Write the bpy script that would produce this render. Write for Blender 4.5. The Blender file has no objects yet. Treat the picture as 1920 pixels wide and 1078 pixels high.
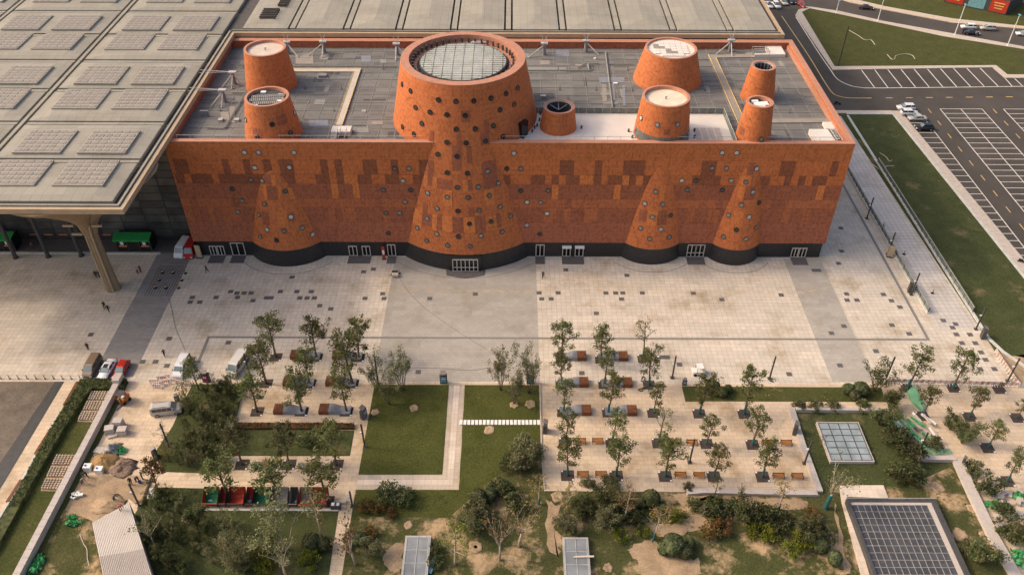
import bpy, math, random
from mathutils import Vector, Matrix
R = math.radians
random.seed(7)
scene = bpy.context.scene
COL = scene.collection

# ---------------------------------------------------------------- camera
F_PX, PITCH, ROLL, CAM_H = 1562.0, R(39.95), R(0.2), 100.0
cam_d = bpy.data.cameras.new("camera"); cam = bpy.data.objects.new("camera", cam_d); COL.objects.link(cam)
cam.location = (0, 0, CAM_H)
cam_d.sensor_width = 36.0; cam_d.lens = F_PX / 1920.0 * 36.0
cam_d.clip_start = 1.0; cam_d.clip_end = 6000.0
cam.rotation_euler = (Matrix.Rotation(R(90) - PITCH, 3, 'X') @ Matrix.Rotation(ROLL, 3, 'Z')).to_euler()
scene.camera = cam
scene.render.resolution_x, scene.render.resolution_y = 1024, 574

# ---------------------------------------------------------------- sky and sun
SUN_V = Vector((-1.25, 0.19, 1.0)).normalized()      # towards the sun
sun_el = math.asin(SUN_V.z); sun_az = math.atan2(SUN_V.x, SUN_V.y)
world = bpy.data.worlds.new("World"); scene.world = world; world.use_nodes = True
wn = world.node_tree.nodes; wn.clear()
sky = wn.new('ShaderNodeTexSky'); sky.sky_type = 'NISHITA'; sky.sun_disc = False
sky.sun_elevation = sun_el; sky.sun_rotation = sun_az
sky.air_density = 1.0; sky.dust_density = 6.0; sky.ozone_density = 0.3
bg = wn.new('ShaderNodeBackground'); bg.inputs['Strength'].default_value = 0.15
wo = wn.new('ShaderNodeOutputWorld')
world.node_tree.links.new(sky.outputs[0], bg.inputs['Color']); world.node_tree.links.new(bg.outputs[0], wo.inputs['Surface'])
sun_d = bpy.data.lights.new("sun", 'SUN'); sun_d.energy = 0.95; sun_d.angle = R(4.0); sun_d.color = (1.0, 0.84, 0.64)
sun_o = bpy.data.objects.new("sun", sun_d); COL.objects.link(sun_o); sun_o.location = (-60, 40, 90)
sun_o.rotation_euler = (-SUN_V).to_track_quat('-Z', 'Y').to_euler()
scene.view_settings.view_transform = 'Standard'; scene.view_settings.look = 'None'
scene.view_settings.exposure = 0.62; scene.view_settings.gamma = 1.0; scene.view_settings.use_curve_mapping = False

# ---------------------------------------------------------------- survey helpers: photo measurements -> metres on the site
_cp, _sp, _cr, _sr = math.cos(PITCH), math.sin(PITCH), math.cos(ROLL), math.sin(ROLL)
RM = Matrix(((_cr, _sr, 0), (-_sr, _cr, 0), (0, 0, 1))) @ Matrix(((1, 0, 0), (0, _sp, _cp), (0, _cp, -_sp)))
RT = RM.transposed()
def ray(u, v): return RT @ Vector(((u - 960) / F_PX, (539 - v) / F_PX, 1.0))
def G(u, v, z=0.0):
    d = ray(u, v); t = (z - CAM_H) / d.z
    return Vector((d.x * t, d.y * t, z))
def GY(u, v, y):
    d = ray(u, v); t = y / d.y
    return Vector((d.x * t, y, CAM_H + d.z * t))
def PX(x, y, z):
    c = RM @ Vector((x, y, z - CAM_H)); return 960 + F_PX * c.x / c.z, 539 - F_PX * c.y / c.z
def height_at(foot, vtop):
    lo, hi = 0.0, 40.0
    for _ in range(30):
        m = (lo + hi) / 2
        if PX(foot.x, foot.y, m)[1] > vtop: lo = m
        else: hi = m
    return lo
def zoom(x0, y0, s): return lambda x, y: (x0 + x / s, y0 + y / s)
zA, zB = zoom(0, 640, 3.992), zoom(0, 808, 3.992)
zC, zD = zoom(440, 580, 3.992), zoom(440, 808, 3.992)
zE, zF = zoom(880, 580, 3.992), zoom(880, 808, 3.992)
zK, zL = zoom(1320, 580, 3.19), zoom(1320, 740, 3.19)
z1, z2, z3 = zoom(0, 0, 2.994), zoom(640, 0, 2.994), zoom(1280, 0, 2.994)
z4, z5, z6 = zoom(0, 360, 2.994), zoom(640, 360, 2.994), zoom(1280, 360, 2.994)
S6 = 5.9875
fa, fb, fc, fd, fe = zoom(310, 265, S6), zoom(580, 265, S6), zoom(880, 265, S6), zoom(1140, 265, S6), zoom(1300, 265, S6)
ff, fg, fh = zoom(420, 360, S6), zoom(720, 360, S6), zoom(1120, 360, S6)
ra, rb, rc, rd, re_, rf, rg = zoom(730, 50, S6), zoom(720, 140, S6), zoom(380, 120, S6), zoom(540, 70, S6), zoom(980, 60, S6), zoom(1160, 130, S6), zoom(1300, 60, S6)
zT = zoom(1430, 0, 3.918); zP = zoom(1660, 180, 7.188); zQ = zoom(1700, 330, 5.39)
zM = zoom(1660, 860, 4.946); zN = zoom(640, 900, 6.057); zO = zoom(1060, 900, 6.057); zW = zoom(240, 890, 5.734); zV = zoom(0, 360, S6)

# ---------------------------------------------------------------- mesh builder
class MB:
    def __init__(s): s.v, s.f, s.m, s.cm = [], [], [], 0
    def quad(s, a, b, c, d):
        n = len(s.v); s.v += [tuple(a), tuple(b), tuple(c), tuple(d)]; s.f.append((n, n+1, n+2, n+3)); s.m.append(s.cm)
    def face(s, pts):
        n = len(s.v); s.v += [tuple(p) for p in pts]; s.f.append(tuple(range(n, n+len(pts)))); s.m.append(s.cm)
    def hexa(s, p):                       # 8 corners, bottom 4 then top 4, counter-clockwise
        n = len(s.v); s.v += [tuple(q) for q in p]
        for q in ((3,2,1,0),(4,5,6,7),(0,1,5,4),(1,2,6,5),(2,3,7,6),(3,0,4,7)):
            s.f.append(tuple(n+i for i in q)); s.m.append(s.cm)
    def box(s, x0, y0, z0, x1, y1, z1):
        s.hexa([(x0,y0,z0),(x1,y0,z0),(x1,y1,z0),(x0,y1,z0),(x0,y0,z1),(x1,y0,z1),(x1,y1,z1),(x0,y1,z1)])
    def cbox(s, c, sx, sy, sz, rz=0.0):   # centred on c in plan, standing on c.z
        ca, sa = math.cos(rz), math.sin(rz); o = []
        for z in (0, sz):
            for x, y in ((-sx/2,-sy/2),(sx/2,-sy/2),(sx/2,sy/2),(-sx/2,sy/2)):
                o.append((c[0]+x*ca-y*sa, c[1]+x*sa+y*ca, c[2]+z))
        s.hexa(o)
    def prism(s, pts, z0, z1):
        a = sum(pts[i][0]*pts[(i+1)%len(pts)][1]-pts[(i+1)%len(pts)][0]*pts[i][1] for i in range(len(pts)))
        pts = [(p[0], p[1]) for p in pts]
        if a < 0: pts = pts[::-1]
        n = len(s.v); k = len(pts)
        s.v += [(p[0], p[1], z1) for p in pts] + [(p[0], p[1], z0) for p in pts]
        s.f.append(tuple(range(n, n+k))); s.m.append(s.cm)
        for i in range(k):
            j = (i+1) % k; s.f.append((n+i, n+k+i, n+k+j, n+j)); s.m.append(s.cm)
    def sheet(s, pts, z):
        a = sum(pts[i][0]*pts[(i+1)%len(pts)][1]-pts[(i+1)%len(pts)][0]*pts[i][1] for i in range(len(pts)))
        if a < 0: pts = pts[::-1]
        s.face([(p[0], p[1], z) for p in pts])
    def rings(s, rr, cap0=True, cap1=True):
        n = len(s.v); k = len(rr[0])
        for r in rr: s.v += [tuple(p) for p in r]
        for a in range(len(rr)-1):
            for i in range(k):
                j = (i+1) % k
                s.f.append((n+a*k+i, n+a*k+j, n+(a+1)*k+j, n+(a+1)*k+i)); s.m.append(s.cm)
        if cap0: s.f.append(tuple(n+i for i in reversed(range(k)))); s.m.append(s.cm)
        if cap1: s.f.append(tuple(n+(len(rr)-1)*k+i for i in range(k))); s.m.append(s.cm)
    def tube(s, p0, p1, r0, r1=None, n=8):
        p0, p1 = Vector(p0), Vector(p1); r1 = r0 if r1 is None else r1
        d = (p1-p0); d.normalize()
        a = d.orthogonal().normalized(); b = d.cross(a)
        s.rings([[p + (a*math.cos(2*math.pi*i/n)+b*math.sin(2*math.pi*i/n))*r for i in range(n)] for p, r in ((p0,r0),(p1,r1))])
    def path(s, pts, rad, n=6):
        pts = [Vector(p) for p in pts]; rr = []
        for i, p in enumerate(pts):
            d = (pts[min(i+1,len(pts)-1)]-pts[max(i-1,0)]).normalized()
            a = d.cross(Vector((0.13,0.21,1))).normalized(); b = d.cross(a)
            r = rad[i] if isinstance(rad, (list, tuple)) else rad
            rr.append([p+(a*math.cos(2*math.pi*k/n)+b*math.sin(2*math.pi*k/n))*r for k in range(n)])
        s.rings(rr)
    def lathe(s, prof, c=(0,0,0), n=32, cap0=False, cap1=False):
        s.rings([[(c[0]+r*math.cos(2*math.pi*i/n), c[1]+r*math.sin(2*math.pi*i/n), c[2]+z) for i in range(n)] for r, z in prof], cap0, cap1)
    def mesh(s, name, mats, smooth=False):
        me = bpy.data.meshes.new(name); me.from_pydata(s.v, [], s.f)
        for m in (mats if isinstance(mats, (list, tuple)) else [mats]): me.materials.append(m)
        me.polygons.foreach_set('material_index', s.m)
        if smooth: me.polygons.foreach_set('use_smooth', [True]*len(s.f))
        me.update(); return me

def link(name, me, parent=None, loc=None, rz=0.0):
    o = bpy.data.objects.new(name, me); COL.objects.link(o)
    if parent is not None: o.parent = parent
    if loc is not None: o.location = loc
    if rz: o.rotation_euler = (0, 0, rz)
    return o
def obj(name, mb, mats, parent=None, loc=None, rz=0.0, smooth=False):
    return link(name, mb.mesh(name, mats, smooth), parent, loc, rz)
def wobj(name, mb, mats, parent, smooth=False):       # part written in site coordinates under a root that stands elsewhere
    o = obj(name, mb, mats, parent, None, 0, smooth)
    if parent is not None and parent.parent is None: o.matrix_parent_inverse = Matrix.Translation(-Vector(parent.location))
    return o
def tag(o, label, cat, group=None):
    o["label"] = label; o["category"] = cat
    if group: o["group"] = group
    return o
def thing(name, label, cat, loc=(0,0,0), rz=0.0, group=None):
    o = bpy.data.objects.new(name, None); COL.objects.link(o); o.empty_display_size = 0.3
    o.location = loc; o.rotation_euler = (0, 0, rz)
    return tag(o, label, cat, group)
def struct(name, mb, mats, parent=None, smooth=False):
    o = obj(name, mb, mats, parent, None, 0, smooth); o["kind"] = "structure"; return o
def dup(root, loc, rz=0.0, label=None, scale=None):
    r = root.copy(); COL.objects.link(r); r.location = loc; r.rotation_euler = (0, 0, rz)
    if scale: r.scale = scale
    if label: r["label"] = label
    for ch in root.children:
        c = ch.copy(); COL.objects.link(c); c.parent = r
        for g in ch.children:
            d = g.copy(); COL.objects.link(d); d.parent = c
    return r

# ---------------------------------------------------------------- materials
def _new(name):
    m = bpy.data.materials.new(name); m.use_nodes = True
    nt = m.node_tree; b = nt.nodes['Principled BSDF']; return m, nt, b
def _n(nt, t, **kw):
    n = nt.nodes.new(t)
    for k, v in kw.items():
        if k in n.inputs: n.inputs[k].default_value = v
        else: setattr(n, k, v)
    return n
def c4(c): return (c[0], c[1], c[2], 1.0)
def ramp2(nt, fac, lo, hi):
    r = nt.nodes.new('ShaderNodeMapRange'); r.inputs[1].default_value = lo; r.inputs[2].default_value = hi
    nt.links.new(fac, r.inputs[0]); return r.outputs[0]
def mixc(nt, fac, a, b, mode='MIX'):
    m = nt.nodes.new('ShaderNodeMix'); m.data_type = 'RGBA'; m.blend_type = mode
    if isinstance(fac, float): m.inputs[0].default_value = fac
    else: nt.links.new(fac, m.inputs[0])
    for i, x in ((6, a), (7, b)):
        if isinstance(x, (tuple, list)): m.inputs[i].default_value = c4(x)
        else: nt.links.new(x, m.inputs[i])
    return m.outputs[2]
def noise(nt, vec, scale, detail=3.0, rough=0.55):
    n = _n(nt, 'ShaderNodeTexNoise', Scale=scale, Detail=detail, Roughness=rough); nt.links.new(vec, n.inputs['Vector']); return n.outputs['Fac']
def pos(nt): return nt.nodes.new('ShaderNodeNewGeometry').outputs['Position']
def mul(c, k): return tuple(min(x*k, 1.0) for x in c)

def mat(name, col, rough=0.75, var=0.18, scale=1.5, metal=0.0, fine=None, spec=0.3, bump=0.0, rnd=0.0):
    m, nt, b = _new(name); p = pos(nt)
    n1 = ramp2(nt, noise(nt, p, scale, 4), 0.3, 0.7)
    c = mixc(nt, n1, mul(col, 1-var), mul(col, 1+var))
    if fine:
        c = mixc(nt, ramp2(nt, noise(nt, p, fine, 2), 0.35, 0.65), mixc(nt, 0.0, c, c), mixc(nt, 1.0, c, (0.72, 0.72, 0.72), 'MULTIPLY'))
    if rnd:
        oi = nt.nodes.new('ShaderNodeObjectInfo'); h = _n(nt, 'ShaderNodeHueSaturation')
        mr = nt.nodes.new('ShaderNodeMapRange'); mr.inputs[3].default_value = 1-rnd; mr.inputs[4].default_value = 1+rnd
        nt.links.new(oi.outputs['Random'], mr.inputs[0]); nt.links.new(mr.outputs[0], h.inputs['Value']); nt.links.new(c, h.inputs['Color']); c = h.outputs[0]
    nt.links.new(c, b.inputs['Base Color'])
    b.inputs['Roughness'].default_value = rough; b.inputs['Metallic'].default_value = metal; b.inputs['Specular IOR Level'].default_value = spec
    if bump:
        bp = _n(nt, 'ShaderNodeBump', Strength=bump, Distance=0.1); nt.links.new(noise(nt, p, fine or scale*4, 3), bp.inputs['Height']); nt.links.new(bp.outputs[0], b.inputs['Normal'])
    return m

def paving(name, col, size=0.9, grout=0.72, var=0.07, stain=0.2, off=0.0, sizey=None, rough=0.8, lines=0.012, warm=None):
    m, nt, b = _new(name); p = pos(nt)
    br = _n(nt, 'ShaderNodeTexBrick', Scale=1.0); br.offset = off; br.offset_frequency = 2; br.squash = 1.0
    br.inputs['Color1'].default_value = c4(mul(col, 1-var)); br.inputs['Color2'].default_value = c4(mul(col, 1+var)); br.inputs['Mortar'].default_value = c4(mul(col, grout))
    br.inputs['Mortar Size'].default_value = lines*3.2; br.inputs['Mortar Smooth'].default_value = 0.4; br.inputs['Bias'].default_value = 0.1
    br.inputs['Brick Width'].default_value = size; br.inputs['Row Height'].default_value = sizey or size
    nt.links.new(p, br.inputs['Vector'])
    c = br.outputs['Color']
    # broken-up larger patches of paler and darker slabs
    b2 = _n(nt, 'ShaderNodeTexBrick', Scale=1.0); b2.offset = 0.37
    b2.inputs['Color1'].default_value = (0.93,0.93,0.93,1); b2.inputs['Color2'].default_value = (1.07,1.06,1.05,1); b2.inputs['Mortar'].default_value = (1,1,1,1); b2.inputs['Mortar Size'].default_value = 0.0
    b2.inputs['Brick Width'].default_value = size*4; b2.inputs['Row Height'].default_value = (sizey or size)*2; nt.links.new(p, b2.inputs['Vector'])
    c = mixc(nt, 1.0, c, b2.outputs['Color'], 'MULTIPLY')
    st = ramp2(nt, noise(nt, p, 0.16, 6, 0.65), 0.5, 0.78)
    c = mixc(nt, st, c, mixc(nt, 1.0, c, warm or (1-stain*1.3, 1-stain*1.5, 1-stain*1.9), 'MULTIPLY'))
    st2 = ramp2(nt, noise(nt, p, 1.1, 5, 0.7), 0.56, 0.75)
    c = mixc(nt, st2, c, mixc(nt, 1.0, c, (1-stain*0.8,)*3, 'MULTIPLY'))
    fg_ = ramp2(nt, noise(nt, p, 5.0, 2), 0.3, 0.7)
    c = mixc(nt, fg_, mixc(nt, 1.0, c, (0.95,0.95,0.95), 'MULTIPLY'), c)
    nt.links.new(c, b.inputs['Base Color']); b.inputs['Roughness'].default_value = rough; b.inputs['Specular IOR Level'].default_value = 0.2
    return m

def grass(name, a, c2, brown=(0.16,0.10,0.045), bamt=0.62, scale=0.35, bscale=0.12):
    m, nt, b = _new(name); p = pos(nt)
    c = mixc(nt, ramp2(nt, noise(nt, p, scale, 5, 0.6), 0.3, 0.7), a, c2)
    f = ramp2(nt, noise(nt, p, 3.2, 3, 0.7), 0.32, 0.66)
    c = mixc(nt, f, mixc(nt, 1.0, c, (0.55,0.58,0.5), 'MULTIPLY'), c)
    f3 = ramp2(nt, noise(nt, p, 9.0, 2, 0.7), 0.35, 0.7)
    c = mixc(nt, f3, c, mixc(nt, 1.0, c, (1.5,1.42,1.3), 'MULTIPLY'))
    g = ramp2(nt, noise(nt, p, bscale, 7, 0.72), bamt, bamt+0.12)
    c = mixc(nt, g, c, brown)
    nt.links.new(c, b.inputs['Base Color']); b.inputs['Roughness'].default_value = 0.95; b.inputs['Specular IOR Level'].default_value = 0.1
    bp = _n(nt, 'ShaderNodeBump', Strength=0.6, Distance=0.15); nt.links.new(noise(nt, p, 6.0, 3), bp.inputs['Height']); nt.links.new(bp.outputs[0], b.inputs['Normal'])
    return m

def terracotta(name, col, var=0.035, dots=0.72):
    m, nt, b = _new(name); p = pos(nt)
    mp = _n(nt, 'ShaderNodeMapping'); mp.inputs['Scale'].default_value = (3.4, 3.4, 2.2); nt.links.new(p, mp.inputs['Vector'])
    sn = _n(nt, 'ShaderNodeVectorMath', operation='FLOOR'); nt.links.new(mp.outputs[0], sn.inputs[0])
    wn_ = _n(nt, 'ShaderNodeTexWhiteNoise'); wn_.noise_dimensions = '3D'; nt.links.new(sn.outputs[0], wn_.inputs['Vector'])
    c = mixc(nt, ramp2(nt, noise(nt, p, 0.8, 4), 0.3, 0.7), mul(col, 1-var), mul(col, 1+var))
    d = ramp2(nt, wn_.outputs['Value'], 0.45, 1.0)
    c = mixc(nt, d, c, mixc(nt, 1.0, c, (dots, dots, dots), 'MULTIPLY'))
    sx = _n(nt, 'ShaderNodeSeparateXYZ'); nt.links.new(p, sx.inputs[0]); ad = _n(nt, 'ShaderNodeMath', operation='ADD'); nt.links.new(sx.outputs[0], ad.inputs[0]); nt.links.new(sx.outputs[1], ad.inputs[1])
    cb = _n(nt, 'ShaderNodeCombineXYZ'); nt.links.new(ad.outputs[0], cb.inputs[0]); nt.links.new(sx.outputs[2], cb.inputs[1])
    bj = _n(nt, 'ShaderNodeTexBrick', Scale=1.0); bj.offset = 0.0; bj.inputs['Color1'].default_value = (.97,.97,.97,1); bj.inputs['Color2'].default_value = (1.03,1.03,1.03,1); bj.inputs['Mortar'].default_value = (.74,.72,.7,1)
    bj.inputs['Mortar Size'].default_value = 0.03; bj.inputs['Brick Width'].default_value = 1.35; bj.inputs['Row Height'].default_value = 0.9; nt.links.new(cb.outputs[0], bj.inputs['Vector'])
    c = mixc(nt, 1.0, c, bj.outputs['Color'], 'MULTIPLY')
    st = ramp2(nt, noise(nt, cb.outputs[0], 0.25, 5, 0.6), 0.35, 0.75); c = mixc(nt, st, c, mixc(nt, 1.0, c, (0.92,0.91,0.92), 'MULTIPLY'))
    v = _n(nt, 'ShaderNodeTexVoronoi', Scale=2.6); nt.links.new(p, v.inputs['Vector'])
    c = mixc(nt, ramp2(nt, v.outputs['Distance'], 0.05, 0.32), mixc(nt, 1.0, c, (0.9,0.88,0.87), 'MULTIPLY'), c)
    oi = nt.nodes.new('ShaderNodeObjectInfo'); h = _n(nt, 'ShaderNodeHueSaturation')
    mr = nt.nodes.new('ShaderNodeMapRange'); mr.inputs[3].default_value = 0.96; mr.inputs[4].default_value = 1.04
    nt.links.new(oi.outputs['Random'], mr.inputs[0]); nt.links.new(mr.outputs[0], h.inputs['Value']); nt.links.new(c, h.inputs['Color'])
    nt.links.new(h.outputs[0], b.inputs['Base Color']); b.inputs['Roughness'].default_value = 0.65; b.inputs['Specular IOR Level'].default_value = 0.25
    bp = _n(nt, 'ShaderNodeBump', Strength=0.25, Distance=0.06); nt.links.new(wn_.outputs['Value'], bp.inputs['Height']); nt.links.new(bp.outputs[0], b.inputs['Normal'])
    return m

def leafmat(name, a, c2, dead=None, damt=0.7):
    m, nt, b = _new(name); p = pos(nt)
    c = mixc(nt, ramp2(nt, noise(nt, p, 1.3, 3, 0.7), 0.3, 0.7), a, c2)
    wn_ = _n(nt, 'ShaderNodeTexWhiteNoise'); mp = _n(nt, 'ShaderNodeVectorMath', operation='SNAP'); mp.inputs[1].default_value = (0.5,)*3
    nt.links.new(p, mp.inputs[0]); nt.links.new(mp.outputs[0], wn_.inputs['Vector'])
    c = mixc(nt, ramp2(nt, wn_.outputs['Value'], 0.2, 1.0), mixc(nt, 1.0, c, (0.62,0.64,0.6), 'MULTIPLY'), mixc(nt, 1.0, c, (1.35,1.3,1.2), 'MULTIPLY'))
    if dead: c = mixc(nt, ramp2(nt, wn_.outputs['Value'], damt, damt+0.1), c, dead)
    oi = nt.nodes.new('ShaderNodeObjectInfo'); h = _n(nt, 'ShaderNodeHueSaturation')
    mr = nt.nodes.new('ShaderNodeMapRange'); mr.inputs[3].default_value = 0.78; mr.inputs[4].default_value = 1.25
    nt.links.new(oi.outputs['Random'], mr.inputs[0]); nt.links.new(mr.outputs[0], h.inputs['Value'])
    mr2 = nt.nodes.new('ShaderNodeMapRange'); mr2.inputs[3].default_value = 0.475; mr2.inputs[4].default_value = 0.515
    nt.links.new(oi.outputs['Random'], mr2.inputs[0]); nt.links.new(mr2.outputs[0], h.inputs['Hue']); nt.links.new(c, h.inputs['Color'])
    nt.links.new(h.outputs[0], b.inputs['Base Color']); b.inputs['Roughness'].default_value = 0.6; b.inputs['Specular IOR Level'].default_value = 0.2
    tr = nt.nodes.new('ShaderNodeBsdfTranslucent'); nt.links.new(h.outputs[0], tr.inputs['Color'])
    mx = nt.nodes.new('ShaderNodeMixShader'); mx.inputs[0].default_value = 0.38
    nt.links.new(b.outputs[0], mx.inputs[1]); nt.links.new(tr.outputs[0], mx.inputs[2]); nt.links.new(mx.outputs[0], nt.nodes['Material Output'].inputs['Surface'])
    return m

def glass(name, col, rough=0.15, spec=0.5, metal=0.0):
    m, nt, b = _new(name); p = pos(nt)
    nt.links.new(mixc(nt, ramp2(nt, noise(nt, p, 0.5, 3), 0.3, 0.7), mul(col, 0.8), mul(col, 1.25)), b.inputs['Base Color'])
    b.inputs['Roughness'].default_value = rough; b.inputs['Specular IOR Level'].default_value = spec; b.inputs['Metallic'].default_value = metal
    return m
def clear_glass(name, col, alpha, rough=0.1):
    m = glass(name, col, rough); m.node_tree.nodes['Principled BSDF'].inputs['Alpha'].default_value = alpha; return m

M = {}
M['granite'] = paving('pale granite paving', (0.60,0.51,0.41), 0.9, 0.70, 0.06, 0.34)
M['band'] = paving('grey granite band', (0.40,0.355,0.30), 0.9, 0.85, 0.05, 0.18, off=0.5, sizey=0.6)
M['band2'] = paving('dark granite band', (0.27,0.245,0.225), 0.9, 0.85, 0.08, 0.15, off=0.5, sizey=0.45)
M['bosque'] = paving('warm granite paving', (0.61,0.465,0.325), 1.2, 0.76, 0.06, 0.38, off=0.5, sizey=0.8)
M['path'] = paving('path paving', (0.52,0.42,0.32), 0.6, 0.82, 0.05, 0.2)
M['pathpale'] = paving('pale path strip', (0.66,0.54,0.43), 0.9, 0.8, 0.04, 0.15)
M['ramp'] = paving('ramp paving', (0.58,0.51,0.445), 1.0, 0.66, 0.05, 0.28, lines=0.018)
M['darktile'] = mat('dark tile', (0.135,0.118,0.11), 0.7, 0.25, 3, fine=8)
M['line'] = mat('drain channel', (0.20,0.18,0.165), 0.8, 0.15, 2)
M['asphalt'] = mat('asphalt', (0.084,0.069,0.057), 0.9, 0.22, 0.09, fine=6)
M['white'] = mat('white road paint', (0.70,0.62,0.53), 0.7, 0.15, 2)
M['yellow'] = mat('yellow road paint', (0.62,0.40,0.14), 0.7, 0.18, 2)
M['kerb'] = mat('kerb stone', (0.50,0.41,0.33), 0.8, 0.12, 1)
M['kerbpale'] = mat('pale kerb', (0.52,0.50,0.44), 0.8, 0.15, 0.7)
M['soil'] = mat('soil', (0.40,0.275,0.165), 0.95, 0.25, 0.5, fine=4, bump=0.5)
M['soildark'] = mat('tree pit soil', (0.085,0.062,0.05), 0.95, 0.35, 3, fine=7)
M['lawn'] = grass('bright lawn', (0.058,0.064,0.016), (0.084,0.086,0.026), bamt=0.72)
M['lawndry'] = grass('dry lawn', (0.05,0.062,0.018), (0.09,0.086,0.032), (0.30,0.19,0.09), 0.60, 0.3, 0.22)
M['lawnfar'] = grass('far lawn', (0.062,0.066,0.021), (0.086,0.086,0.032), (0.16,0.12,0.055), 0.66)
M['lawnshade'] = grass('rough lawn', (0.048,0.058,0.022), (0.075,0.082,0.034), (0.17,0.13,0.065), 0.56, 0.3, 0.14)
M['garden'] = grass('garden bed', (0.055,0.062,0.022), (0.10,0.092,0.04), (0.46,0.31,0.175), 0.50, 0.3, 0.15)
TC = (0.541,0.161,0.051)
M['t_n'] = terracotta('terracotta', TC)
M['t_top'] = terracotta('terracotta top', (0.517,0.160,0.051))
M['t_D'] = terracotta('dark terracotta', (0.274,0.090,0.042))
M['t_N'] = terracotta('bright terracotta', (0.634,0.198,0.056))
M['t_m'] = terracotta('terracotta red', (0.434,0.135,0.056))
M['t_d'] = terracotta('terracotta brown red', (0.344,0.112,0.055))
M['t_low'] = terracotta('terracotta low', (0.386,0.126,0.065))
M['t_cone'] = terracotta('terracotta cone', (0.528,0.158,0.052))
M['t_rim'] = mat('terracotta coping', (0.45,0.205,0.125), 0.6, 0.1, 1.0)
M['black'] = mat('black granite base', (0.022,0.022,0.024), 0.35, 0.3, 2, fine=5, spec=0.5)
M['frame'] = mat('steel door frame', (0.55,0.48,0.40), 0.45, 0.1, 2)
M['doorglass'] = glass('door glass', (0.012,0.012,0.014), 0.1)
M['port'] = mat('porthole glass', (0.20,0.20,0.18), 0.15, 0.2, 2, rnd=0.5, spec=0.5)
M['portsky'] = mat('porthole glass with painted sky', (0.46,0.47,0.43), 0.2, 0.1, 2, rnd=0.25, spec=0.5)  # sky reflection on the panes painted as a pale base colour
M['portdark'] = mat('dark porthole glass', (0.045,0.042,0.04), 0.15, 0.2, 2, rnd=0.4, spec=0.5)
M['portframe'] = mat('porthole ring', (0.03,0.022,0.02), 0.5, 0.2, 2)
M['roof'] = paving('museum roof deck', (0.165,0.152,0.135), 3.0, 1.25, 0.2, 0.4, sizey=1.1, off=0.0, warm=(0.72,0.75,0.8))
M['rib'] = mat('roof rib', (0.25,0.235,0.205), 0.6, 0.15, 2)
M['terrace'] = mat('pale terrace', (0.66,0.58,0.50), 0.8, 0.06, 0.4)
M['roofpath'] = mat('roof path', (0.50,0.43,0.34), 0.8, 0.08, 0.8)
M['roofpath2'] = mat('roof path grey', (0.28,0.235,0.19), 0.8, 0.1, 0.8)
M['steel'] = mat('painted steel', (0.42,0.39,0.35), 0.5, 0.12, 2)
M['steeldark'] = mat('dark steel', (0.07,0.065,0.062), 0.55, 0.2, 2)
M['bluegrey'] = mat('blue grey sheet steel', (0.215,0.215,0.23), 0.45, 0.15, 2)
M['corten'] = mat('rusty steel', (0.20,0.075,0.032), 0.8, 0.35, 3, fine=9)
M['canopy'] = paving('canopy sheet', (0.32,0.285,0.228), 1.6, 0.70, 0.03, 0.14, sizey=2.6)
M['gutter'] = mat('canopy gutter', (0.085,0.07,0.058), 0.7, 0.2, 1)
M['canopyedge'] = mat('canopy fascia', (0.42,0.30,0.185), 0.6, 0.1, 0.7)
M['soffit'] = mat('canopy soffit', (0.27,0.19,0.11), 0.7, 0.1, 0.5)
M['pv'] = mat('solar module', (0.245,0.198,0.162), 0.5, 0.12, 0.8, rnd=0.08)
M['pvbase'] = mat('solar frame', (0.355,0.315,0.25), 0.6, 0.08, 1)
M['hallglass'] = mat('hall curtain glass', (0.075,0.074,0.066), 0.22, 0.4, 0.3, rnd=0.35, spec=0.6)
M['mullion'] = mat('hall mullion', (0.045,0.042,0.038), 0.6, 0.2, 1)
M['hallgrey'] = mat('hall soffit grey', (0.16,0.14,0.12), 0.8, 0.1, 0.5)
M['awning'] = mat('green awning', (0.02,0.24,0.05), 0.6, 0.15, 2)
M['orange'] = mat('orange wood', (0.42,0.15,0.025), 0.6, 0.15, 4)
M['wood'] = mat('seat wood', (0.30,0.13,0.06), 0.7, 0.2, 4)
M['concrete'] = mat('concrete', (0.33,0.29,0.245), 0.85, 0.15, 2)
M['wallpale'] = mat('pale stone wall', (0.47,0.40,0.345), 0.8, 0.08, 2)
M['whiteobj'] = mat('white plastic', (0.74,0.70,0.64), 0.6, 0.08, 2)
M['red'] = mat('red paint', (0.45,0.045,0.02), 0.5, 0.15, 3)
M['redorange'] = mat('faded red plate', (0.62,0.20,0.11), 0.6, 0.15, 3)
M['green'] = mat('green paint', (0.015,0.16,0.06), 0.5, 0.15, 3)
M['net'] = mat('green netting', (0.07,0.34,0.11), 0.85, 0.45, 2.5, fine=7)
M['nethaze'] = clear_glass('sheer green net', (0.22,0.50,0.27), 0.62, 0.8)
M['rubber'] = mat('rubber', (0.02,0.02,0.02), 0.8, 0.2, 4)
M['rim'] = mat('wheel rim', (0.35,0.34,0.33), 0.4, 0.1, 4, metal=0.6)
M['carglass'] = glass('car glass', (0.03,0.035,0.036), 0.08, 0.7)
M['screen'] = glass('car windscreen', (0.16,0.19,0.18), 0.08, 0.8)
M['lamp'] = mat('headlamp', (0.75,0.73,0.68), 0.2, 0.05, 4)
M['tail'] = mat('tail lamp', (0.4,0.02,0.015), 0.3, 0.1, 4)
M['trunk'] = mat('bark', (0.16,0.115,0.075), 0.9, 0.3, 4, fine=9)
M['palebark'] = mat('pale bark', (0.42,0.33,0.24), 0.9, 0.2, 4)
M['wrap'] = mat('teal trunk wrap', (0.025,0.11,0.105), 0.8, 0.25, 4)
M['leaf'] = leafmat('plane leaf', (0.099,0.121,0.039), (0.172,0.182,0.069), (0.304,0.179,0.076), 0.91)
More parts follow.
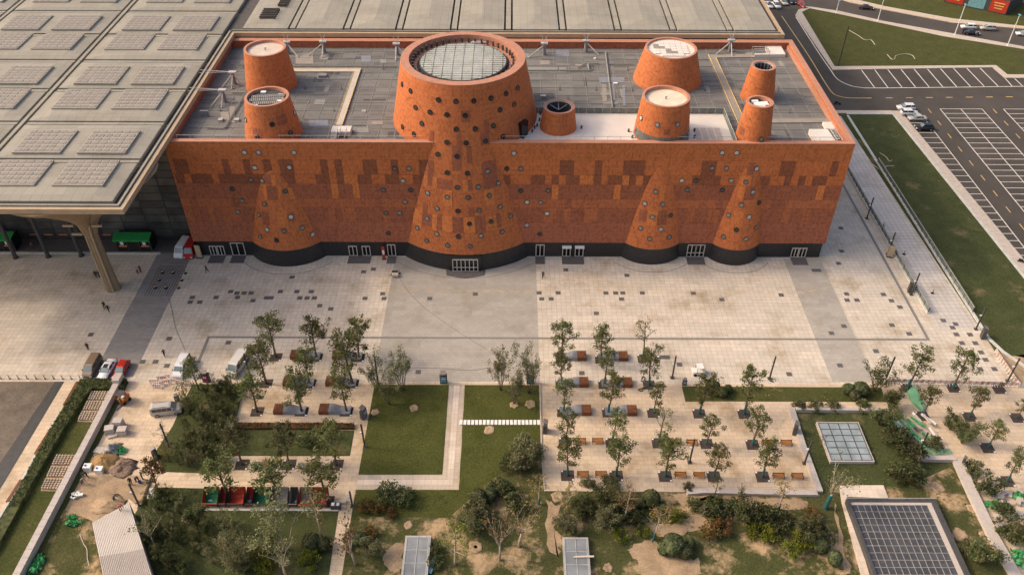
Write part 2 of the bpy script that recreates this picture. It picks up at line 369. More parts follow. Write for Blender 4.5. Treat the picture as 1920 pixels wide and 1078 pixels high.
M['leafgrey'] = leafmat('olive leaf', (0.159,0.172,0.083), (0.262,0.255,0.131), (0.359,0.262,0.138), 0.93)
M['leafdark'] = leafmat('dark shrub leaf', (0.058,0.075,0.028), (0.110,0.121,0.050), (0.207,0.166,0.069), 0.93)
M['leafmid'] = leafmat('shrub leaf', (0.090,0.108,0.041), (0.159,0.166,0.072), (0.276,0.207,0.103), 0.9)
M['leafyell'] = leafmat('yellowing leaf', (0.262,0.172,0.055), (0.386,0.248,0.083), (0.166,0.138,0.055), 0.75)
M['leafbright'] = leafmat('bright leaf', (0.138,0.172,0.017), (0.248,0.276,0.034), (0.138,0.179,0.028), 0.8)
M['leafbrown'] = leafmat('brown leaf', (0.193,0.103,0.036), (0.345,0.193,0.062), (0.097,0.090,0.030), 0.6)
M['hedge'] = leafmat('hedge leaf', (0.069,0.086,0.028), (0.124,0.135,0.052))
M['ball'] = leafmat('clipped box leaf', (0.097,0.113,0.050), (0.138,0.149,0.069))
# ================================================================ the ground
def gp(pts, z=0.0): return [G(u, v, z) for u, v in pts]
def slab(name, pts, z0, z1, m, px=True, parent=None):
    mb = MB(); mb.prism(gp(pts, 0) if px else pts, z0, z1); return struct(name, mb, m, parent)
mb = MB(); mb.sheet([(-1500,-600),(1500,-600),(1500,1600),(-1500,1600)], -0.12); GROUND = struct('ground', mb, M['asphalt'])

XBL0, XBL1 = G(302,464).x, G(281.4,640).x
XBC0, XBC1 = G(741,483).x, G(1004.7,483).x
XBR0, XBR1 = G(1468.6,485.1).x, G(1536.9,484).x
YLINE = G(1000,634).y; YLOW = G(1000,718).y
mb = MB(); mb.prism([(-190,YLOW),(94,YLOW),(86.5,99.5),(83.4,106),(83.2,186),(60,186),(60,180),(-190,180)], -0.3, 0.0)
PLAZA = struct('plaza', mb, M['granite'])
mb = MB(); mb.prism([(-190,40),(140,40),(140,YLOW-18),(94,YLOW),(-190,YLOW)], -0.3, -0.002)
LOWER = struct('garden_paving', mb, M['bosque'])
def plate(name, x0, y0, x1, y1, z, m, parent=None, kind=True):
    mb = MB(); mb.box(x0, y0, z-0.012, x1, y1, z)
    return struct(name, mb, m) if parent is None else obj(name, mb, m, parent)
plate('paving_band', XBL0, YLOW+1, XBL1, 129.6, 0.008, M['band2'])
plate('paving_band', XBC0, YLOW+0.3, XBC1, 128.5, 0.008, M['band'])
plate('paving_band', XBR0, YLOW+0.5, XBR1, 128.4, 0.008, M['band'])
# drain channels
XL, XR = G(395,630).x, G(1738,637).x
plate('drain_channel', XL, YLINE-0.22, XR, YLINE+0.22, 0.016, M['line'], PLAZA)
plate('drain_channel', XR, YLINE-0.22, XR+0.5, 172, 0.016, M['line'], PLAZA)
plate('drain_channel', XL-0.5, G(373,680).y, XL, YLINE+0.22, 0.016, M['line'], PLAZA)
# dark inset tiles, one by one
tile_pts = [z4(*p) for p in [(1295,559),(1330,567),(1370,567),(1410,567),(1080,592),(1068,618),(1122,618),(1213,592),(1333,592),(1420,610),(1496,594),(1522,594),(1574,559),(1667,559),(1748,559),(1683,595),(1724,595),(1765,595),(1795,638),(1857,656),(1640,478),(950,823),(1282,845),(510,800)]]
tile_pts += [zA(*p) for p in [(1068,152),(1165,152),(1250,182)]]
tile_pts += [z5(*p) for p in [(125,448),(180,433),(133,597),(232,571),(240,598),(497,598),(752,573),(1110,566),(1217,566),(1125,600),(1178,600),(1260,437),(1485,567),(1540,567),(1580,567),(1690,567),(1573,601),(1603,468),(1432,681),(432,1010),(1350,1016),(1803,927),(1829,927),(1898,968)]]
tile_pts += [z6(*p) for p in [(888,203),(892,333),(875,401),(738,440),(764,440),(60,569),(220,604),(553,578),(920,572),(923,607),(978,607),(1127,575),(1172,610),(1220,646),(1175,747),(1272,796),(905,753),(835,792),(883,973),(1085,893),(1463,721),(1532,741),(1515,761),(1537,799),(1613,800),(1568,848),(1643,848),(1675,900),(1700,941),(1670,993),(1750,993),(598,1022)]]
mb = MB(); mb.box(-0.46,-0.46,-0.01,0.46,0.46,0.018); tile_me = mb.mesh('dark_tile', M['darktile'])
for u, v in tile_pts:
    p = G(u, v); link('dark_tile', tile_me, PLAZA, (p.x, p.y, 0.004))
# yellow dashed guide line across the plaza, bending round the museum corner
yd = G(1000, 546).y; mb = MB(); mb.box(-0.85,-0.07,0,0.85,0.07,0.014); dash_me = mb.mesh('painted_dash', M['yellow'])
x = G(430, 546).x
while x < G(1500, 547).x:
    link('painted_dash', dash_me, PLAZA, (x, yd, 0.006)); x += 2.65
curve = [z6(*p) for p in [(690,558),(770,548),(830,528),(878,495),(903,440),(900,395),(880,340),(850,260)]]
cp = [G(*p) for p in curve]
for a, b in zip(cp[:-1], cp[1:]):
    d = b-a; link('painted_dash', dash_me, PLAZA, ((a.x+b.x)/2, (a.y+b.y)/2, 0.006), math.atan2(d.y, d.x))
for k in range(9):
    a, b = Vector(G(*z6(985,55))), Vector(G(*z6(1320,655))); q = a.lerp(b, k/8); link('painted_dash', dash_me, PLAZA, (q.x, q.y, 0.006), R(90))

# ---- ramp beside the museum
XRA, XRB = 75.4, 82.9
plate('ramp_paving', XRA, 108.5, XRB, 186, 0.012, M['ramp'])
def kerb_wall(name, pts, w, h, m, label=None, cat='wall', px=True, structure=False):
    """low wall of width w following the points, mitred by overlapping ends"""
    P = [Vector((p.x, p.y)) for p in (gp(pts) if px else [Vector(p) for p in pts])]
    mb = MB(); n = len(P); L, Rr = [], []
    for i in range(n):
        a = (P[i]-P[i-1]).normalized() if i else (P[1]-P[0]).normalized()
        b = (P[i+1]-P[i]).normalized() if i < n-1 else a
        t = (a+b).normalized(); nn = Vector((-t.y, t.x)); k = w/2/max(0.35, abs(nn.dot(Vector((-a.y, a.x)))))
        L.append(P[i]+nn*k); Rr.append(P[i]-nn*k)
    for i in range(n-1):
        q = [Rr[i], Rr[i+1], L[i+1], L[i]]
        mb.hexa([(v.x, v.y, -0.06) for v in q]+[(v.x, v.y, h) for v in q])
    o = obj(name, mb, m)
    if structure or not label: o["kind"] = "structure"
    else: tag(o, label, cat)
    return o
kerb_wall('kerb', [(83.15,106,0),(83.15,186,0)], 0.5, 0.28, M['kerbpale'], px=False)
kerb_wall('kerb', [(75.1,112.4,0),(75.1,186,0)], 0.45, 0.3, M['kerbpale'], px=False)
kerb_wall('kerb', [(83.15,106,0),(84.2,102.5,0),(87.5,97,0),(93,87.5,0)], 0.5, 0.25, M['kerbpale'], px=False)

# ---- right-hand lawns, kerbs, roads, car park
slab('grass_verge', [(1574,214),(1675,214),(1800,370),(1920,520),(1990,610),(1990,700),(1925,672),(1865,658)], -0.1, 0.03, M['lawnshade'])
mb = MB(); mb.prism([(83.4,186.6),(94.6,186.6),(97.2,122),(98,104),(85.2,101.6),(83.4,106.2)], -0.1, 0.045); struct('grass_verge', mb, M['lawnshade'])
kerb_wall('kerb', [(83.2,187.0,0),(94.8,187.0,0),(97.4,122.5,0),(98.4,98,0)], 0.55, 0.22, M['kerbpale'], px=False)
mb = MB(); mb.prism([(95.0,188.8),(97.2,188.8),(100.2,122),(101.2,98),(98.6,98),(97.6,122.5)], -0.1, 0.06); struct('verge_path', mb, M['kerb'])
mb = MB(); mb.prism([(60,187.4),(95.1,187.4),(95.0,188.9),(60,188.9)], -0.1, 0.07); struct('verge_path', mb, M['kerb'])
mb = MB(); mb.prism([tuple(G(*z6(*p)))[:2] for p in [(1760,880),(1920,915),(1960,1010),(1900,1080),(1850,1075)]], -0.1, 0.03); struct('bare_earth', mb, M['soil'])
mb = MB(); mb.prism([tuple(G(*zT(*p)))[:2] for p in [(240,115),(262,75),(330,50),(560,84),(900,160),(1400,250),(1920,345),(2100,380),(2100,575),(1780,575),(1690,497),(515,516)]], -0.12, 0.08); struct('pavement', mb, M['kerb'])
mb = MB(); mb.prism([tuple(G(*zT(*p)))[:2] for p in [(288,92),(345,66),(560,108),(860,172),(1330,272),(1920,366),(2100,400),(2100,550),(1797,550),(1714,482),(528,490)]], -0.1, 0.12); struct('lawn', mb, M['lawnfar'])
mb = MB(); mb.prism([tuple(G(*zT(*p)))[:2] for p in [(480,-60),(545,-12),(640,20),(900,75),(1400,170),(1920,215),(2100,235),(2100,-200),(480,-200)]], -0.12, 0.08); struct('pavement', mb, M['kerb'])
mb = MB(); mb.prism([tuple(G(*zT(*p)))[:2] for p in [(560,-60),(680,-2),(900,50),(1400,140),(1920,195),(2100,215),(2100,-200),(560,-200)]], -0.1, 0.12); struct('lawn', mb, M['lawnfar'])
def stripe(pts, w, m, parent=GROUND, z=-0.1, name='road_marking'):
    P = [Vector((p.x, p.y)) for p in pts]; mb = MB(); n = len(P); L, Rr = [], []
    for i in range(n):
        t = (P[min(i+1,n-1)]-P[max(i-1,0)]).normalized(); nn = Vector((-t.y, t.x))*w/2
        L.append(P[i]+nn); Rr.append(P[i]-nn)
    for i in range(n-1):
        mb.quad((Rr[i].x,Rr[i].y,z),(Rr[i+1].x,Rr[i+1].y,z),(L[i+1].x,L[i+1].y,z),(L[i].x,L[i].y,z))
    return obj(name, mb, m, parent)
def smooth_path(pts, k=6):
    out = []
    for i in range(len(pts)-1):
        p0, p1, p2, p3 = pts[max(i-1,0)], pts[i], pts[i+1], pts[min(i+2,len(pts)-1)]
        for j in range(k):
            t = j/k
            out.append(0.5*((2*p1)+(p2-p0)*t+(2*p0-5*p1+4*p2-p3)*t*t+(3*p1-p0-3*p2+p3)*t**3))
    return out+[pts[-1]]
T_ = lambda pts: [G(*zT(*p), -0.1) for p in pts]
stripe(smooth_path(T_([(140,120),(330,400),(450,595),(510,680),(560,708),(640,721),(800,722)])), 0.28, M['yellow'])
for x in range(930, 1950, 147): stripe(T_([(x-25,721-(x-930)*0.009),(x+25,721-(x-930)*0.009)]), 0.28, M['yellow'])
stripe(smooth_path(T_([(243,128),(400,372),(495,510),(550,583),(640,629),(720,644),(820,648),(1300,644),(1920,636)])), 0.26, M['white'])
for (a, b) in zip([(722,512),(820,510),(915,508),(1012,506),(1108,504),(1205,502),(1302,501),(1398,500),(1495,498),(1592,497),(1780,575),(1850,578)],
                  [(822,645),(920,645),(1023,643),(1123,642),(1223,641),(1323,640),(1425,639),(1527,638),(1628,637),(1730,636),(1832,635),(1908,633)]):
    stripe(T_([a, b]), 0.24, M['white'], z=-0.096)
stripe(smooth_path(T_([(560,-8),(640,12),(900,66),(1400,160),(1920,206),(2050,215)])), 0.5, M['yellow'], z=0.085)
# marked bays of the car park (rows run away from the camera)
PA = G(*zP(240,290)).x, G(*zP(535,310)).x
PB = G(*zP(745,178)).x, G(*zP(1025,178)).x, G(*zP(1302,170)).x
PC = G(*zP(1585,165)).x
ytop = G(*zP(1000,172)).y; pitch = (ytop-G(*zP(1000,297)).y)/2
for xs, ys in ((PA, ytop-pitch*2), (PB, ytop), ((PC, PC+PB[1]-PB[0], PC+PB[2]-PB[0]), ytop)):
    for x in xs: stripe([Vector((x, ys, 0)), Vector((x, 92, 0))], 0.2, M['white'], z=-0.1)
    y = ys
    while y > 92:
        stripe([Vector((xs[0], y, 0)), Vector((xs[-1], y, 0))], 0.17, M['white'], z=-0.096); y -= pitch
for xx in (G(*zP(597,195)).x, G(*zP(1465,185)).x, PC+20):
    y = ytop
    while y > 92: stripe([Vector((xx, y, 0)), Vector((xx, y-2.2, 0))], 0.2, M['yellow']); y -= 6.2

# ---- lower gardens: lawns and beds (each a raised slab of turf)
def px(*lists): return [f(*p) for f, pts in lists for p in pts]
slab('pond_floor', px((zA,[(-40,302),(415,302)]),(zB,[(-40,300)])), -0.1, 0.02, mat('pond floor', (0.155,0.118,0.085), 0.6, 0.3, 0.4, fine=3))
slab('pond_edge', px((zA,[(413,302),(478,302)]),(zB,[(0,432),(-60,520),(-60,330)])), -0.1, 0.05, mat('pond edge', (0.055,0.05,0.048), 0.5, 0.2, 1))
slab('lawn', px((zA,[(600,305),(962,303),(925,395)]),(zB,[(640,290),(235,1078),(180,1200),(-260,1200),(0,700)])), -0.1, 0.05, M['lawndry'])
slab('lawn', px((zB,[(480,590),(690,670),(790,1200),(170,1200)])), -0.1, 0.052, M['garden'])
slab('bare_earth', px((zB,[(600,330),(1040,332),(1140,385),(1040,570),(965,505),(690,690),(470,610)])), -0.1, 0.03, M['soil'])
slab('garden_bed', px((zA,[(1440,322),(1825,318),(1700,640)]),(zC,[(895,907)]),(zD,[(862,186)]),(zB,[(1690,185),(1560,315),(1210,305),(1160,160)]),(zA,[(1290,640),(1370,460)])), -0.1, 0.05, M['lawnshade'])
slab('garden_bed', px((zB,[(1150,420),(1565,430),(1515,580)]),(zD,[(778,592),(690,1170)]),(zB,[(1150,1170),(1010,620),(1045,560)])), -0.1, 0.05, M['lawnshade'])
slab('lawn', px((zC,[(1047,565),(1603,565)]),(zD,[(1553,325),(926,325)])), -0.1, 0.06, M['lawn'])
slab('garden_bed', [(666.7,918),(860,918),(871.4,721.8),(1011.5,722.2),(1020.8,919.5),(1284.6,921.5),(1320,927),(1538,931),(1486,770),(1668,772),(1697,830),(1718,862),(1790,864),(1897,1078),(1940,1170),(600,1170),(641,1078)], -0.1, 0.05, M['garden'])
slab('lawn', px((zC,[(1724,567)]),(zE,[(523,569),(536,860),(540,1040)]),(zF,[(420,120),(300,250),(100,420)]),(zD,[(1600,650),(900,640),(910,442),(1680,442)])), 0, 0.065, M['lawn'])
slab('lawn', px((zE,[(1590,577),(1925,580)]),(zK,[(1058,467),(1088,553),(0,549)]),(zE,[(1617,690)])), -0.1, 0.06, M['lawndry'])
slab('lawn', px((zK,[(545,625),(1100,625),(1180,790),(1270,910),(1480,915)]),(zL,[(1500,420),(1180,560),(1070,545),(810,545),(705,600)])), 0, 0.062, M['lawnshade'])
# L-shaped path round the central lawn: grey edge, pale middle strip
slab('path', px((zC,[(1606,563),(1720,563)]),(zD,[(1678,436),(906,436),(924,327),(1556,327)])), -0.05, 0.012, M['path'])
slab('path', px((zC,[(1643,563),(1683,563)]),(zD,[(1632,402),(914,402),(919,363),(1594,363)])), 0.0, 0.02, M['pathpale'])
# timber strips and kerbs beside the pond path
for a, b in (((585,312),(485,487)),((392,655),(270,852)),((165,1045),(60,1210))):
    kerb_wall('timber_edge', px((zA,[a,b])), 0.42, 0.42, M['corten'], 'rusty steel planter edge beside the pond path', 'edging')["group"] = 'rusty planter edges'
kerb_wall('kerb', px((zA,[(610,290),(490,487),(385,655),(275,852)]),(zB,[(170,375),(-20,690)])), 0.35, 0.35, M['kerbpale'])
# low stone walls of the gardens
WALL = thing('boundary_wall', 'long pale stone wall running beside the planted stump beds', 'wall', (G(*zA(700,700)).x, G(*zA(700,700)).y, 0))
wa, wb = G(*zA(885,352)), G(*zB(120,1160)); wd = (wb-wa); wl = wd.length; wang = math.atan2(wd.y, wd.x); nseg = 30
for k in range(nseg):
    c = wa+wd*((k+0.5)/nseg); mb = MB(); mb.cbox((c.x, c.y, -0.05), wl/nseg-0.03, 0.95, 1.3, wang); wobj('stone_block', mb, M['wallpale'], WALL)
mb = MB(); c = wa-wd.normalized()*0.9; mb.cbox((c.x, c.y, -0.05), 1.8, 1.15, 1.9, wang); wobj('end_pier', mb, M['wallpale'], WALL)
kerb_wall('garden_wall', px((zK,[(520,598)]),(zL,[(585,300),(690,588)])), 0.9, 0.5, M['wallpale'], 'low pale wall edging the paved bosque beside the glazed skylight', 'wall')
kerb_wall('garden_wall', px((zL,[(672,596),(300,590),(0,583)]),(zF,[(1625,468)])), 0.9, 0.55, M['wallpale'], 'low pale wall between the paved bosque and dry sandy garden', 'wall')
kerb_wall('garden_wall', px((zK,[(545,608),(1105,614)])), 0.6, 0.7, M['wallpale'], 'low pale wall behind small trees above the glazed skylight', 'wall')
kerb_wall('garden_wall', px((zK,[(1272,900),(1500,905)])), 0.8, 0.7, M['wallpale'], 'short pale wall in front of the green wrapped material pile', 'wall')
kerb_wall('garden_wall', px((zL,[(1508,395),(1610,620),(1720,850),(1850,1078),(1900,1170)])), 1.5, 0.6, M['wallpale'], 'broad pale wall running down beside the heap of stone blocks', 'wall')
# thin upstand along the bosque edges
kerb_wall('kerb', px((zE,[(527,565),(541,1078)]),(zF,[(563,447),(1615,455)])), 0.2, 0.16, M['kerb'])
kerb_wall('kerb', px((zK,[(1105,620),(1190,720)])), 1.0, 0.3, M['kerbpale'])
# stepping stones
mb = MB(); mb.box(-0.23,-0.48,-0.02,0.23,0.48,0.08); st_me = mb.mesh('stepping_stone', M['whiteobj'])
SS = thing('stepping_stones', 'row of pale rectangular stepping stones crossing the lawn', 'stepping stones', (G(*zE(250,848)).x, G(*zE(250,848)).y, 0.065))
for k in range(21):
    p = G(*zE(-62+k*29.0, 848)); q = p-Vector(SS.location); link('stepping_stone', st_me, SS, (q.x, q.y, 0.01), random.uniform(-0.04,0.04))
# ================================================================ the museum
X0, X1, YF, YB, ZT, ZB, ZR = -61.45, 60.3, 128.6, 172.5, 25.4, 3.6, 24.0
MUS = thing('museum', 'terracotta clad museum block with conical towers and black granite base', 'museum', (0, 150, 0))
MUS.rotation_euler = (0,0,0)
CONES = {   # axis x, y, top z, top radius, foot radius (at z=0, or at the roof for roof-only towers), reaches ground
 'T3': (-8.88,142.424,36.12,11.09,18.33,True), 'T2': (-43.48,134.48,31.23,3.84,9.41,True),
 'T6': (27.0,134.0,31.78,4.16,7.93,True), 'T8': (43.09,132.0,31.82,2.29,6.11,True),
 'T1': (-48.16,153.75,31.69,3.99,5.08,False), 'T4': (8.37,136.27,28.54,2.83,3.40,False),
 'T5': (31.28,156.67,30.65,5.08,6.88,False), 'T7': (47.84,149.02,30.57,2.30,3.29,False)}
def cone_r(k, z):
    cx, cy, zt, rt, rb, g = CONES[k]; z0 = 0.0 if g else ZR
    return rb+(rt-rb)*(z-z0)/(zt-z0)
LEAN = {'T3': -0.062}      # the great tower leans a little forward
def cyz(k, z): return CONES[k][1]+LEAN.get(k, 0.0)*z
def W(name, mb, m, smooth=False, parent=None): return wobj(name, mb, m, parent or MUS, smooth)

# black plinth
mb = MB(); mb.box(X0+0.3, YF+0.3, -0.05, X1-0.3, YB-0.3, ZB+0.02)
W('base_wall', mb, M['black'])
# walls and parapet (four slabs), terracotta
mb = MB(); mb.box(X0+0.9, YF+0.02, ZB, X1-0.9, YF+0.9, ZT-0.06); W('front_wall', mb, M['t_d'])
mb = MB(); mb.box(X0, YF, ZB-0.02, X0+0.9, YB, ZT-0.05); W('side_wall', mb, M['t_low'])
mb = MB(); mb.box(X1-0.9, YF, ZB-0.02, X1, YB, ZT-0.05); W('side_wall', mb, M['t_n'])
mb = MB(); mb.box(X0+0.9, YB-1.3, ZB, X1-0.9, YB, ZT-0.06); W('rear_wall', mb, M['t_low'])
for nm, b in (('coping',(X0-0.08,YF-0.1,ZT-0.05,X1+0.08,YF+0.95,ZT+0.12)),('coping',(X0-0.08,YF+0.95,ZT-0.05,X0+1.0,YB+0.08,ZT+0.12)),('coping',(X1-1.0,YF+0.95,ZT-0.05,X1+0.08,YB+0.08,ZT+0.12)),('coping',(X0+1.0,YB-1.4,ZT-0.05,X1-1.0,YB+0.08,ZT+0.12))):
    mb = MB(); mb.box(*b); W(nm, mb, M['t_rim'])
# inner band of parapet lining
mb = MB(); mb.box(X1-1.25, YF+0.95, ZR, X1-0.9, YB-1.4, ZT-0.5); W('parapet_lining', mb, M['t_rim'])
# facade panels, row by row (positions measured on the photograph)
rows_z = [GY(800, 265+y/S6, YF).z for y in (34, 208, 376, 481, 643, 745, 903)] + [ZB]
def fx(reg, x, r):
    ym = ((34,208),(208,376),(376,481),(481,643),(643,745),(745,903),(903,1100))[r]
    return GY(*reg(x, sum(ym)/2), YF).x
rows = {
 0: [(None,'t_top')],
 1: [(fa,105,'t_n'),(fa,260,'t_D'),(fa,650,'t_n'),(fa,725,'t_D'),(fa,885,'t_n'),(fa,960,'t_D'),(fa,1105,'t_n'),(fa,1190,'t_D'),(fa,1285,'t_n'),(fa,1440,'t_D'),(fa,1745,'t_n'),(fa,1825,'t_D'),(fb,290,'t_n'),(fb,370,'t_D'),(fb,605,'t_n'),(fb,760,'t_D'),(fb,920,'t_n'),(fb,1000,'t_D'),(fb,1235,'t_n'),(fb,1500,'t_D'),(fc,1015,'t_n'),(fc,1175,'t_D'),(fc,1410,'t_n'),(fc,1490,'t_D'),(fc,1730,'t_n'),(fd,415,'t_D'),(fd,1050,'t_n'),(fd,1215,'t_D'),(fe,975,'t_n'),(fe,1145,'t_D'),(fe,1545,'t_n'),(fe,1625,'t_D'),(None,'t_n')],
 2: [(fa,125,'t_n'),(fa,220,'t_D'),(fa,300,'t_n'),(fa,530,'t_D'),(fa,605,'t_n'),(fa,1460,'t_D'),(fa,1690,'t_n'),(fb,230,'t_D'),(fb,310,'t_n'),(fb,390,'t_D'),(fb,545,'t_N'),(fb,700,'t_D'),(fb,855,'t_n'),(fb,1010,'t_D'),(fb,1165,'t_n'),(fc,460,'t_D'),(fc,690,'t_n'),(fc,850,'t_D'),(fc,925,'t_n'),(fc,1005,'t_D'),(fc,1085,'t_n'),(fc,1240,'t_D'),(fc,1395,'t_N'),(fc,1480,'t_D'),(fc,1560,'t_n'),(fc,1715,'t_D'),(fc,1795,'t_N'),(fc,1870,'t_D'),(fd,395,'t_N'),(fd,620,'t_D'),(fd,945,'t_n'),(fd,1265,'t_D'),(fd,1560,'t_n'),(fe,860,'t_D'),(fe,1025,'t_n'),(fe,1100,'t_D'),(fe,1180,'t_n'),(fe,1260,'t_D'),(fe,1340,'t_n'),(fe,1500,'t_D'),(None,'t_n')],
 3: [(fb,250,'t_d'),(fb,330,'t_N'),(fb,490,'t_d'),(fb,565,'t_N'),(fb,1300,'t_d'),(fc,925,'t_d'),(fc,1000,'t_N'),(fc,1620,'t_d'),(fc,1700,'t_N'),(fd,745,'t_d'),(fe,770,'t_d'),(fe,1390,'t_d'),(fe,1470,'t_N'),(None,'t_d')],
 4: [(fa,300,'t_m'),(fa,360,'t_d'),(fa,750,'t_m'),(fa,830,'t_d'),(fb,740,'t_m'),(fb,810,'t_d'),(fb,1300,'t_m'),(fc,1070,'t_m'),(fc,1145,'t_d'),(fd,1220,'t_m'),(fd,1290,'t_d'),(fe,870,'t_m'),(fe,1040,'t_d'),(None,'t_m')],
 5: [(fa,320,'t_m'),(fa,490,'t_d'),(fa,550,'t_m'),(fa,640,'t_d'),(fa,850,'t_m'),(fa,1350,'t_d'),(fb,220,'t_d'),(fb,295,'t_m'),(fb,370,'t_d'),(fb,525,'t_m'),(fb,830,'t_d'),(fb,905,'t_m'),(fb,1400,'t_d'),(fc,835,'t_d'),(fc,985,'t_m'),(fc,1060,'t_d'),(fc,1135,'t_m'),(fc,1290,'t_d'),(fc,1440,'t_m'),(fd,700,'t_d'),(fd,880,'t_d'),(fd,965,'t_m'),(fd,1115,'t_d'),(fd,1250,'t_m'),(fe,1000,'t_d'),(fe,1080,'t_m'),(fe,1225,'t_d'),(fe,1310,'t_m'),(None,'t_d')],
 6: [(fa,640,'t_low'),(fb,300,'t_low'),(fc,900,'t_low'),(fd,700,'t_low'),(None,'t_low')]}
def facade_y(z, proud): return YF-proud
for r, runs in rows.items():
    x = X0+0.005; zt, zb = rows_z[r], rows_z[r+1]
    if r == 0: zt = ZT-0.06
    for run in runs:
        xe = X1-0.005 if run[0] is None else fx(run[0], run[1], r)
        k = run[-1]
        if xe-x < 0.2: continue
        pr = {'t_N':0.07,'t_D':0.035,'t_d':0.035}.get(k, 0.05)
        mb = MB(); mb.box(x+0.015, YF-pr, zb+0.015, xe-0.015, YF+0.05, zt-0.015); W('facade_panel', mb, M[k]); x = xe

# towers
NSEG = 72
def frustum(name, k, z0, z1, m, dr=0.0):
    cx = CONES[k][0]; mb = MB(); st = 8; rr = []
    for i in range(st+1):
        z = z0+(z1-z0)*i/st; r = cone_r(k, z)+dr
        rr.append([(cx+r*math.cos(2*math.pi*a/NSEG), cyz(k,z)+r*math.sin(2*math.pi*a/NSEG), z) for a in range(NSEG)])
    mb.rings(rr, False, False)
    return W(name, mb, m, True)
towers = {}
for k, (cx, cy, zt, rt, rb_, g) in CONES.items():
    big = k == 'T3'; rimw = 1.45 if big else 0.42
    if g:
        mb = MB(); r0 = cone_r(k, 0)-0.3
        mb.lathe([(r0, -0.05), (cone_r(k, ZB)-0.28, ZB)], (cx, cyz(k,ZB*0.5), 0), NSEG, False, True); W('tower_base', mb, M['black'], False)
        t = frustum('tower', k, ZB, zt-0.12, M['t_cone'])
        mb = MB(); mb.lathe([(cone_r(k,ZB)-0.3,ZB-0.01),(cone_r(k,ZB)+0.02,ZB-0.01),(cone_r(k,ZB)+0.02,ZB+0.06)], (cx,cyz(k,ZB),0), NSEG); W('drip_edge', mb, M['t_rim'])
    else:
        t = frustum('tower', k, ZR-0.05, zt-0.12, M['t_cone'])
    towers[k] = t; cy = cyz(k, zt)
    depth = {'T3':1.3,'T1':0.55,'T6':0.6,'T2':0.55,'T8':0.7,'T5':0.35,'T4':2.6,'T7':2.6}[k]
    ro = cone_r(k, zt); ri = ro-rimw
    mb = MB(); mb.lathe([(cone_r(k,zt-0.14)+0.03, zt-0.14), (ro+0.03, zt), (ri, zt), (ri-0.02, zt-depth)], (cx, cy, 0), NSEG); W('tower_rim', mb, M['t_rim'], False)
    if big:
        rg_ = 7.75
        mb = MB(); mb.lathe([(ri, zt-depth), (rg_+0.55, zt-depth-0.02)], (cx, cy, 0), NSEG); W('tower_ledge', mb, M['t_rim'])
        mb = MB(); mb.lathe([(rg_+0.6, zt-depth-0.03), (rg_+0.1, zt-depth-0.25), (rg_+0.1, zt-depth+0.5), (rg_-0.1, zt-depth+0.55)], (cx, cy, 0), NSEG); W('skylight_frame', mb, M['steeldark'])
        mb = MB(); mb.lathe([(rg_, zt-depth+0.5),(rg_*0.93, zt-depth+0.56),(rg_*0.6, zt-depth+0.6),(0.02, zt-depth+0.62)], (cx, cy, 0), NSEG)
        gl = W('skylight_glass', mb, mat('translucent skylight', (0.385,0.385,0.33), 0.5, 0.16, 0.5, spec=0.4), True)
        mb = MB()
        zz = zt-depth+0.54
        for i in range(-4, 5):
            a = i*1.75; h = math.sqrt(max(rg_**2-a*a, 0.1))
            mb.box(cx+a-0.04, cy-h*.97, zz-.1, cx+a+0.04, cy+h*.97, zz+0.13-.003*abs(i))
        W('skylight_bar', mb, M['roofpath2'], False, gl)
        mb = MB()
        for i in range(-9, 10):
            a = i*0.88; h = math.sqrt(max(rg_**2-a*a, 0.1)); mb.box(cx-h*.97, cy+a-0.022, zz-.1, cx+h*.97, cy+a+0.022, zz+0.11)
        W('skylight_bar', mb, M['roofpath2'], False, gl)
        mb = MB(); mb.cbox((0,0,0), 0.28, 0.28, 0.85); mb.cbox((0,0,0.85), 0.4, 0.4, 0.08); pm = mb.mesh('ledge_light', M['steeldark'])
        for i in range(46):
            a = 2*math.pi*i/46; o = link('ledge_light', pm, MUS, (cx+9.05*math.cos(a), cy+9.05*math.sin(a)-150, zt-depth-0.01), a)
        mb = MB()
        for i in range(26):
            mb.path([(cx+2.4+random.uniform(-1.5,1.9), cy+8.9+random.uniform(-.3,.3), zt-depth+random.uniform(.05,.3)) for _ in range(3)], 0.06, 5)
        W('coiled_hose', mb, M['whiteobj'])
    elif k in ('T1','T6'):
        mb = MB(); mb.lathe([(ri+0.02, zt-depth), (0.02, zt-depth+0.04)], (cx, cy, 0), NSEG); W('tower_roof', mb, mat('tower roof '+k, (0.58,0.46,0.37) if k=='T1' else (0.70,0.56,0.42), 0.85, 0.12, 0.6))
        mb = MB(); mb.tube((cx, cy, zt-depth), (cx, cy, zt-depth+0.45), 0.09); mb.tube((cx, cy, zt-depth+0.45), (cx+0.25, cy, zt-depth+0.5), 0.07); W('vent_pipe', mb, M['steeldark'])
    elif k == 'T2':
        mb = MB(); mb.lathe([(ri+0.02, zt-depth), (0.02, zt-depth+0.02)], (cx, cy, 0), NSEG); W('tower_roof', mb, M['steeldark'])
        for j in range(3):
            a = -1.75+j*1.25; hw = math.sqrt(max((ri-0.3)**2-(abs(a)+.5)**2, .5))
            mb = MB(); mb.cbox((cx, cy+a, zt-depth+0.05), hw*2, 1.0, 0.18, 0.12); gb = W('grille', mb, M['concrete'])
            for q_ in range(int(hw*2/.35)):
                mb = MB(); xx = cx-hw+.2+q_*.35; mb.cbox((xx, cy+a+(xx-cx)*.12, zt-depth+0.23), .1, .9, .05, .12); W('grille_bar', mb, M['steeldark'], False, gb)
        for sx, sy in ((-2.3,0.4),(2.1,1.3),(-1.5,-2.3),(2.3,-.9),(-1.2,2.4)):
            mb = MB(); mb.cbox((cx+sx, cy+sy, zt-depth+0.02), 0.9, 0.7, 0.2); W('pale_cover', mb, M['whiteobj'])
    elif k == 'T5':
